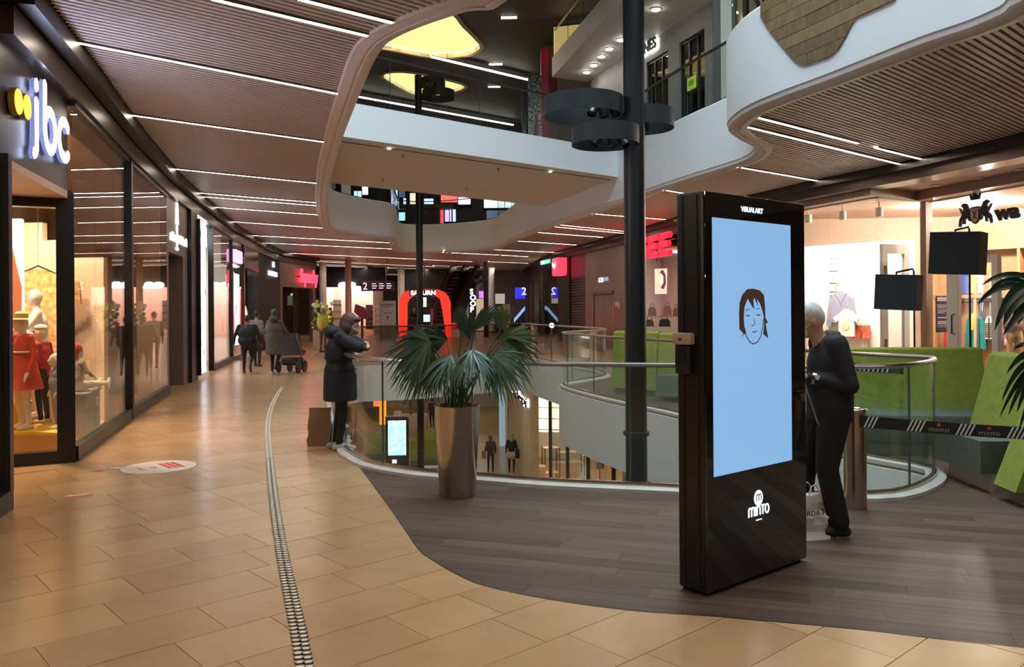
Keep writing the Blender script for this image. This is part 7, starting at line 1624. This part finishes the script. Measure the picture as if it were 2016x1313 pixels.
def ex(t, H):
    union('face_mask', [E(H(0, .085, -.045), (.055, .035, .045), 0)], [mat('green_mask', (.12, .3, .12), .7)], .007, t)
    for s in (-1, 1): MB().tube([H(s*.05, .09, -.03), H(s*.078, .0, -.0)], .003, 6).build('mask_loop', M['white'], t)
    for s in (-1, 1): MB().ell(H(s*.032, .088, .018), (.012, .008, .007)).build('eye', M['black'], t)
    MB().tube([(.155, .03, .82), (.15, .02, .5), (.135, -.02, .12)], .006, 6).build('trouser_stripe', mat('grey_stripe', (.3, .28, .27), .7), t)
    for k in range(5):
        z = .66+.13*k; MB().tube([(.218*math.cos(a), .05+.18*math.sin(a), z+.004*math.sin(3*a)) for a in [2*math.pi*i/28 for i in range(28)]], .004, 5, closed=True).build('quilt_seam', mat(f'seam_{k}', (.004, .004, .006), .8), t)
person('person in a long dark navy padded coat and green mask leaning on the rail', (q.x, q.y), -math.pi/2, J, coat, pmats((.5, .29, .2), (.0065, .0065, .0095), (.007, .007, .008), (.42, .36, .3), 'A'), .011, bob, (.07, .036, .02), extra=ex)
# --- old man behind the totem (faces left, reading in his hands)
q = P(1632, 1050)
J = pose(pel=(0, -.01, .9), chest=(0, -.0, 1.2), sh=.175, shz=1.34, shy=.0, neck=(0, .04, 1.37), head=(0, .13, 1.50), tilt=-.45, elL=(-.23, -.06, 1.06), elR=(.23, -.06, 1.06), wrL=(-.09, .16, 1.11), wrR=(.08, .13, 1.10), kL=(-.1, .05, .48), kR=(.1, .12, .48), aL=(-.1, -.03, .08), aR=(.1, .17, .08), fat=1.04, leg=1.32)
coat = [E((0, -.015, 1.18), (.2, .15, .22), TOP), K((0, -.012, .80), .205, .15, .34, TOP, 1.0), C((-.17, 0, 1.34), (-.235, -.06, 1.06), .075, .06, TOP), C((.17, 0, 1.34), (.235, -.06, 1.06), .075, .06, TOP), C((-.235, -.06, 1.06), (-.11, .12, 1.10), .06, .045, TOP), C((.235, -.06, 1.06), (.1, .1, 1.09), .06, .045, TOP)]
def ex(t, H):
    union('face_mask', [E(H(0, .082, -.05), (.06, .042, .052), 0)], [mat('cream_mask', (.62, .58, .52), .8)], .007, t)
    for s in (-1, 1): MB().tube([H(s*.055, .08, -.03), H(s*.08, .0, .0)], .003, 6).build('mask_loop', M['white'], t)
    for s in (-1, 1): MB().ell(H(s*.032, .088, .018), (.012, .008, .007)).build('eye', M['black'], t)
    union('collar', [C((-.07, .03, 1.36), (-.05, .09, 1.26), .035, .02, 0), C((.07, .03, 1.36), (.05, .09, 1.26), .035, .02, 0), C((-.08, -.03, 1.40), (.08, -.03, 1.40), .035, .035, 0)], [mat('brown_collar', (.08, .055, .04), .9)], .009, t)
    a = Vector((-.104, .13, 1.103)); d = (Vector((-.09, .16, 1.11))-Vector((-.23, -.06, 1.06))).normalized(); rot = Vector((0, 0, 1)).rotation_difference(d).to_matrix()
    w = MB().lathe([(.042, -.012), (.046, -.012), (.046, .012), (.042, .012)], 20, a, 0, rot).build('watch_strap', M['steel'], t); MB().lathe([(0, -.018), (.018, -.018), (.018, -.01)], 14, a+Vector((-.04, -.0, .01)), 0, Matrix.Rotation(math.pi/2, 3, 'Y')).build('watch_face', M['whitewall'], w)
    MB().tube([(-.09, .2, 1.08), (-.12, .12, .8), (-.13, .06, .72)], .004, 6).build('cord', M['greyprint'], t)
    MB().rbox((-.06, .24, 1.07), (.05, .26, 1.2), .005).build('held_card', M['whitewall'], t)
person('old man in a dark jacket with white hair and mask standing behind the totem', (q.x, q.y), math.pi/2, J, coat, pmats((.5, .3, .22), (.008, .009, .012), (.007, .007, .008), (.014, .013, .012), 'B'), .0085, short, (.55, .53, .5), 'full', extra=ex)
# --- walkers on the left walkway, seen from behind
q = P(487, 735)
person('stocky walker in dark jacket and trousers, seen from behind on the left walkway', (q.x, q.y), .1, pose(fat=1.3, kL=(-.1, .08, .5), aL=(-.1, .02, .08), kR=(.12, .12, .5), aR=(.13, -.2, .2), footR=(0, .7, -.6), elL=(-.36, -.02, 1.13), elR=(.36, 0, 1.13), wrL=(-.4, .05, .9), wrR=(.4, .06, .92), sh=.23), [E((0, 0, 1.2), (.27, .2, .28), TOP), E((0, 0, 1.0), (.28, .21, .2), TOP)], pmats((.3, .16, .12), (.012, .013, .02), (.012, .012, .016), (.015, .012, .01), 'C'), .018, short, (.02, .014, .01), scale=.84)
q = P(505, 722)
person('walker in a grey jacket partly hidden by the stocky walker', (q.x, q.y), -.1, pose(kL=(-.1, .12, .5), aL=(-.1, .15, .08)), [E((0, 0, 1.15), (.2, .14, .3), TOP)], pmats((.4, .24, .18), (.2, .17, .16), (.03, .025, .03), (.02, .015, .01), 'D'), .018, short, (.03, .02, .014), scale=.9)
q = P(541, 738)
wq = q
def ex(t, H): union('hood', [E((0, -.08, 1.5), (.12, .09, .1), 0)], [mat('hood_grey', (.07, .06, .055), .9)], .016, t)
person('walker in a long grey coat pushing a pushchair, seen from behind', (q.x, q.y), -.15, pose(kL=(-.09, .05, .5), aL=(-.09, .05, .08), kR=(.1, .05, .5), aR=(.1, -.18, .14), footR=(0, .8, -.5), elR=(.3, .1, 1.15), wrR=(.26, .38, 1.05), elL=(-.3, .1, 1.15), wrL=(-.26, .38, 1.05)), [E((0, 0, 1.2), (.25, .17, .26), TOP), K((0, 0, .55), .25, .18, .55, TOP, .95)], pmats((.4, .24, .18), (.085, .072, .062), (.012, .012, .014), (.5, .45, .4), 'E'), .018, bob, (.06, .045, .035), scale=.92, extra=ex)
t = thing('pushchair', 'dark pushchair in front of the walker in the long grey coat', 'pushchair', (wq.x+.22, wq.y+.42, 0), -.15)
for i, (x, y) in enumerate([(-.27, 0), (.27, 0), (-.2, .55), (.2, .55)]):
    w = MB(); R = Matrix.Rotation(math.pi/2, 3, 'Y'); w.lathe([(.13, -.025), (.15, -.02), (.15, .02), (.13, .025)], 20, (x, y, .15), 0, R); o = w.build('wheel', M['black'], t); MB().lathe([(0, -.02), (.125, -.012), (.125, .012), (0, .02)], 14, (x, y, .15), 0, R).build('hub', M['greyprint'], o)
for s in (-1, 1): MB().tube([(s*.25, 0, .15), (s*.24, .25, .5), (s*.24, -.05, 1.0)], .014, 6).build('frame_tube', M['steel'], t); MB().tube([(s*.2, .55, .15), (s*.24, .25, .5)], .012, 6).build('fork', M['steel'], t)
MB().tube([(-.24, -.05, 1.0), (.24, -.05, 1.0)], .018, 8).build('push_bar', M['black'], t); MB().rbox((-.22, .05, .2), (.22, .5, .38), .04).build('basket', M['blackm'], t); MB().xprism([(.1, .45), (.55, .45), (.6, .55), (.35, .6), (.2, 1.0), (.08, 1.0)], -.22, .22).build('seat', mat('pushchair_fabric', (.06, .06, .07), .9), t)
# --- person in the yellow-green jacket, further back
q = P(636, 694)
person('distant walker in a yellow-green jacket left of the leaning person', (q.x, q.y), -.4, pose(), [E((0, 0, 1.15), (.23, .16, .28), TOP)], pmats((.4, .25, .18), (.42, .4, .05), (.12, .09, .07), (.05, .04, .03), 'F'), .02, short, (.3, .25, .08), scale=.95)
q = P(989, 656)
person('distant person in black standing right of the palm', (q.x, 43), 2.8, pose(), [E((0, 0, 1.15), (.2, .14, .28), TOP)], pmats((.45, .28, .2), (.01, .01, .012), (.01, .01, .012), (.01, .01, .01), 'G'), .02, short, (.02, .014, .01), scale=1.0)
q = Q(813, 630, 49); person('dark figure at the counter inside the red arch', (q.x, 49.6), math.pi, pose(), (), pmats((.4, .26, .2), (.01, .01, .012), (.01, .01, .012), (.01, .01, .01), 'H'), .022, short, (.3, .22, .1), scale=.95)
# --- people on the level below
def lowp(px, D): q = Q(px, 607, D); return (q.x, D)
person('shopper with long brown hair and dark jacket on the level below, left of two', lowp(964, 36), .2, pose(kL=(-.1, .08, .5), aL=(-.1, .1, .08)), [E((0, 0, 1.15), (.21, .15, .26), TOP)], pmats((.5, .3, .22), (.02, .018, .02), (.012, .012, .014), (.02, .02, .02), 'I'), .02, long_, (.12, .055, .025), scale=.93, z=LOW, extra=lambda t, H: (MB().rbox((-.14, -.27, 1.02), (.1, -.15, 1.3), .03).build('backpack', M['bronze'], t)))
person('blonde shopper with pale skirt and dark sweater on the level below, right of two', lowp(1005, 36), -.1, pose(), [E((0, 0, 1.2), (.2, .14, .2), TOP), C((-.07, 0, .86), (.07, 0, .86), .14, .14, 4), C((-.08, 0, .75), (.08, 0, .75), .14, .15, 4)], pmats((.5, .3, .22), (.01, .01, .012), (.01, .01, .012), (.01, .01, .01), 'J')+[mat('pale_skirt', (.55, .45, .38), .8)], .02, long_, (.42, .28, .13), scale=.97, z=LOW)
def held(label, px, D, dx, w_, h, mt):
    x, y = lowp(px, D); t = thing('carrier_bag', label, 'bag', (x+dx, y-.05, LOW+.62), 0)
    MB().vprism([(-w_/2, 0), (w_/2, 0), (w_*.45, h), (-w_*.45, h)], -.06, .06).build('body', mt, t); MB().tube([(-w_*.2, 0, h), (0, 0, h+.16), (w_*.2, 0, h)], .008, 6).build('handle', mt, t)
held('brown paper bag carried by the left shopper on the level below', 964, 36, -.3, .2, .34, M['kraft']); held('black bag carried by the right shopper on the level below', 1005, 36, .3, .28, .4, M['blackm'])
person('dark dressed person standing on the level below behind the slim column', lowp(849, 50), .6, pose(), [E((0, 0, 1.15), (.2, .14, .26), TOP)], pmats((.4, .26, .2), (.03, .022, .022), (.015, .013, .013), (.01, .01, .01), 'K'), .024, short, (.03, .02, .015), z=LOW)
person('person in a white shirt and red cap at the kiosk on the level below', lowp(782, 46.2), .3, pose(), (), pmats((.4, .26, .2), (.6, .6, .62), (.05, .05, .07), (.01, .01, .01), 'L'), .024, short, (.8, .12, .02), z=LOW)
# ---------------------------------------------------------------- mannequins in the left window
M['mq'] = mat('mannequin_cream', (.75, .62, .5), .45)
def manq(label, loc, rz, J, coat, cols, z, scale, extra=None, voxel=.014, hs=1.0):
    ms = [M['mq']]+[mat(label[:14]+str(i), c, .8, var=.12, scale=8) for i, c in enumerate(cols)]
    while len(ms) < 5: ms.append(M['mq'])
    return person(label, loc, rz, J, coat, ms, voxel, None, scale=scale, z=z, name='shop_mannequin', cat='mannequin', group='mannequins in the left window', extra=extra, hs=hs)
face_cam = math.pi-.5
x9 = lambda px, D: (Q(px, 700, D).x, D)
RED, CREAM = (.62, .07, .045), (.75, .62, .5)
def ex(t, H):
    m = MB(); m.lathe([(.165, .0), (.1, .02), (.095, .09), (.06, .12), (0, .125)], 24, H(0, 0, .05)); m.build('straw_hat', mat('straw', (.7, .48, .2), .8, bump=.4, bscale=120), t)
    MB().tube([(.2*math.cos(a), .17*math.sin(a)+.0, 1.2) for a in [2*math.pi*i/20 for i in range(20)]], .014, 6, closed=True).build('lace_trim', M['white'], t)
    sk = MB(); n = 28; pr_ = [(.15, 1.16), (.19, 1.0), (.235, .8), (.28, .62)]
    sk.lathe([(r*1.0, z) for r, z in reversed(pr_)], n); o = sk.build('dress_skirt', mat('red_dress', RED, .75, var=.15, scale=7), t)
manq('child mannequin in a red dress and straw hat in the left window', x9(46, 9.35), face_cam, pose(), [E((0, 0, 1.25), (.19, .14, .18), TOP)], [RED, CREAM, CREAM], .26, .74, ex, .014, 1.15)
manq('white adult mannequin with outstretched arm behind the child in the red dress', x9(74, 10.3), face_cam-.6, pose(wrL=(-.45, .3, 1.2), elL=(-.32, .1, 1.25), wrR=(.3, .2, 1.0)), (), [(.85, .8, .72), (.8, .7, .58), CREAM], .26, .93)
def ex(t, H):
    b = MB().rbox((.16, .05, .62), (.42, .2, .86), .02); b.build('shoulder_bag', mat('tan_bag', (.55, .33, .12), .6), t); MB().tube([(.2, .1, .86), (0, .1, 1.42), (-.15, 0, 1.44)], .01, 6).build('bag_strap', mat('tan_strap', (.5, .3, .1), .6), t)
    MB().ell(H(0, .07, .015), (.085, .045, .025)).build('sunglasses', M['black'], t); MB().ell(H(0, .0, .075), (.1, .11, .06)).build('white_cap', M['white'], t)
manq('boy mannequin in a red shirt and dark trousers with white cap', x9(84, 9.75), face_cam-1.1, pose(), [E((0, 0, 1.15), (.2, .14, .24), TOP)], [(.42, .03, .03), (.02, .02, .03), (.7, .5, .35)], .27, .66, ex, .014, 1.25)
manq('toddler mannequin in grey-blue clothes beside the black post', x9(112, 9.4), face_cam-.3, pose(fat=1.25, kL=(-.1, .02, .5)), [E((0, 0, 1.1), (.24, .18, .28), TOP)], [(.24, .25, .3), (.24, .25, .3), CREAM], .26, .48, None, .016, 1.5)
loc, rz_ = wallframe(AL[1], AL[2]); base = Vector((1.42, .27, 0)); base.rotate(Matrix.Rotation(rz_, 3, 'Z'))
def ex(t, H): union('red_bonnet', [E(H(0, -.02, .03), (.125, .13, .135), 0), E(H(0, -.06, -.08), (.1, .07, .08), 0)], [mat('bonnet_red', (.55, .06, .04), .9)], .014, t)
manq('seated doll mannequin with a red bonnet on the blue-grey plinth', (loc[0]+base.x, loc[1]+base.y), math.pi+.15+rz_+.75, pose(pel=(0, 0, .13), chest=(0, -.02, .45), shz=.58, neck=(0, 0, .62), head=(0, .03, .82), elL=(-.24, .06, .4), elR=(.24, .06, .4), wrL=(-.18, .25, .3), wrR=(.18, .25, .3), kL=(-.12, .35, .12), kR=(.12, .35, .12), aL=(-.12, .68, .1), aR=(.12, .68, .1), footL=(0, .2, 1), footR=(0, .2, 1)), [E((0, 0, .35), (.19, .15, .25), TOP)], [(.6, .45, .36), (.7, .62, .55), (.75, .7, .62)], PLZ, .6, ex, .014, 1.3)
t = thing('hanging_kimono', 'ochre patterned dress hanging at the rear of the left window', 'garment', (Q(76, 650, 11.0).x, 11.0, .75), .3)
MB().vprism([(-.3, .0), (.32, .0), (.3, .7), (.28, .95), (.52, .95), (.5, 1.25), (.22, 1.36), (.06, 1.42), (-.06, 1.42), (-.22, 1.36), (-.5, 1.25), (-.52, .95), (-.28, .95), (-.3, .7)], -.05, .05).build('cloth', mat('ochre_pattern', (.5, .3, .12), .85, var=.5, scale=16), t); MB().tube([(-.22, 0, 1.36), (0, 0, 1.47), (.22, 0, 1.36)], .012, 6).build('hanger', M['black'], t); MB().tube([(0, 0, 1.47), (0, 0, 3.15)], .004, 6).build('cord', M['steel'], t)
t = thing('yellow_bucket', 'yellow bucket on the display platform beside the child in the red dress', 'bucket', (Q(22, 845, 9.6).x, 9.6, .26)); MB().lathe([(0, 0), (.17, 0), (.21, .27), (.22, .27), (.22, .29), (.2, .29), (.17, .03), (0, .03)], 28).build('pail', mat('yellow_plastic', (.8, .5, .02), .35), t); MB().tube([(.2*math.cos(a), -.03-.05*math.sin(a), .28-.14*math.sin(a)) for a in [math.pi*k/10 for k in range(11)]], .006, 6).build('handle', M['steel'], t)
# mannequins elsewhere
ms = lambda n, *c: [M['mq']]+[mat(n+str(i), k, .8) for i, k in enumerate(c)]
a_, _ = onwall(AL[6], AL[7], 504, 640); loc, rz_ = wallframe(AL[6], AL[7]); base = Vector((a_, .5, 0)); base.rotate(Matrix.Rotation(rz_, 3, 'Z'))
person('white dressed mannequin on a low plinth at the third left shop entrance', (loc[0]+base.x, loc[1]+base.y), math.pi-.6, pose(), [E((0, 0, 1.15), (.22, .16, .3), TOP)], ms('mw', (.8, .76, .68), (.6, .5, .4), (.6, .5, .4)), .02, short, (.75, .68, .58), name='shop_mannequin', cat='mannequin', z=.3)
t = thing('mannequin_plinth', 'low pale plinth under the white dressed mannequin', 'plinth', (loc[0]+base.x, loc[1]+base.y, 0), rz_); MB().rbox((-.6, -.4, 0), (.6, .4, .27), .01).build('body', M['lowwall'], t); MB().rbox((-.62, -.42, .27), (.62, .42, .3), .008).build('top', M['curb'], t)
q = Q(1985, 690, 18.6)
person('headless looking mannequin in grey sweater and beige trousers in the crest shop', (q.x, 18.4), math.pi, pose(), [E((0, 0, 1.2), (.2, .15, .22), TOP)], ms('mz', (.26, .21, .19), (.42, .3, .2), (.3, .2, .15)), .018, None, name='shop_mannequin', cat='mannequin', scale=.95)
q = Q(1566, 620, 21); tq = thing
q = Q(1586, 640, 20.0)
person('white mannequin with leafy print top behind the old man in the shop window', (q.x, 20.2), math.pi-.4, pose(), [E((0, 0, 1.15), (.21, .15, .26), TOP)], ms('mx', (.6, .55, .42), (.7, .62, .5), (.6, .5, .4)), .018, None, name='shop_mannequin', cat='mannequin', scale=1.0)
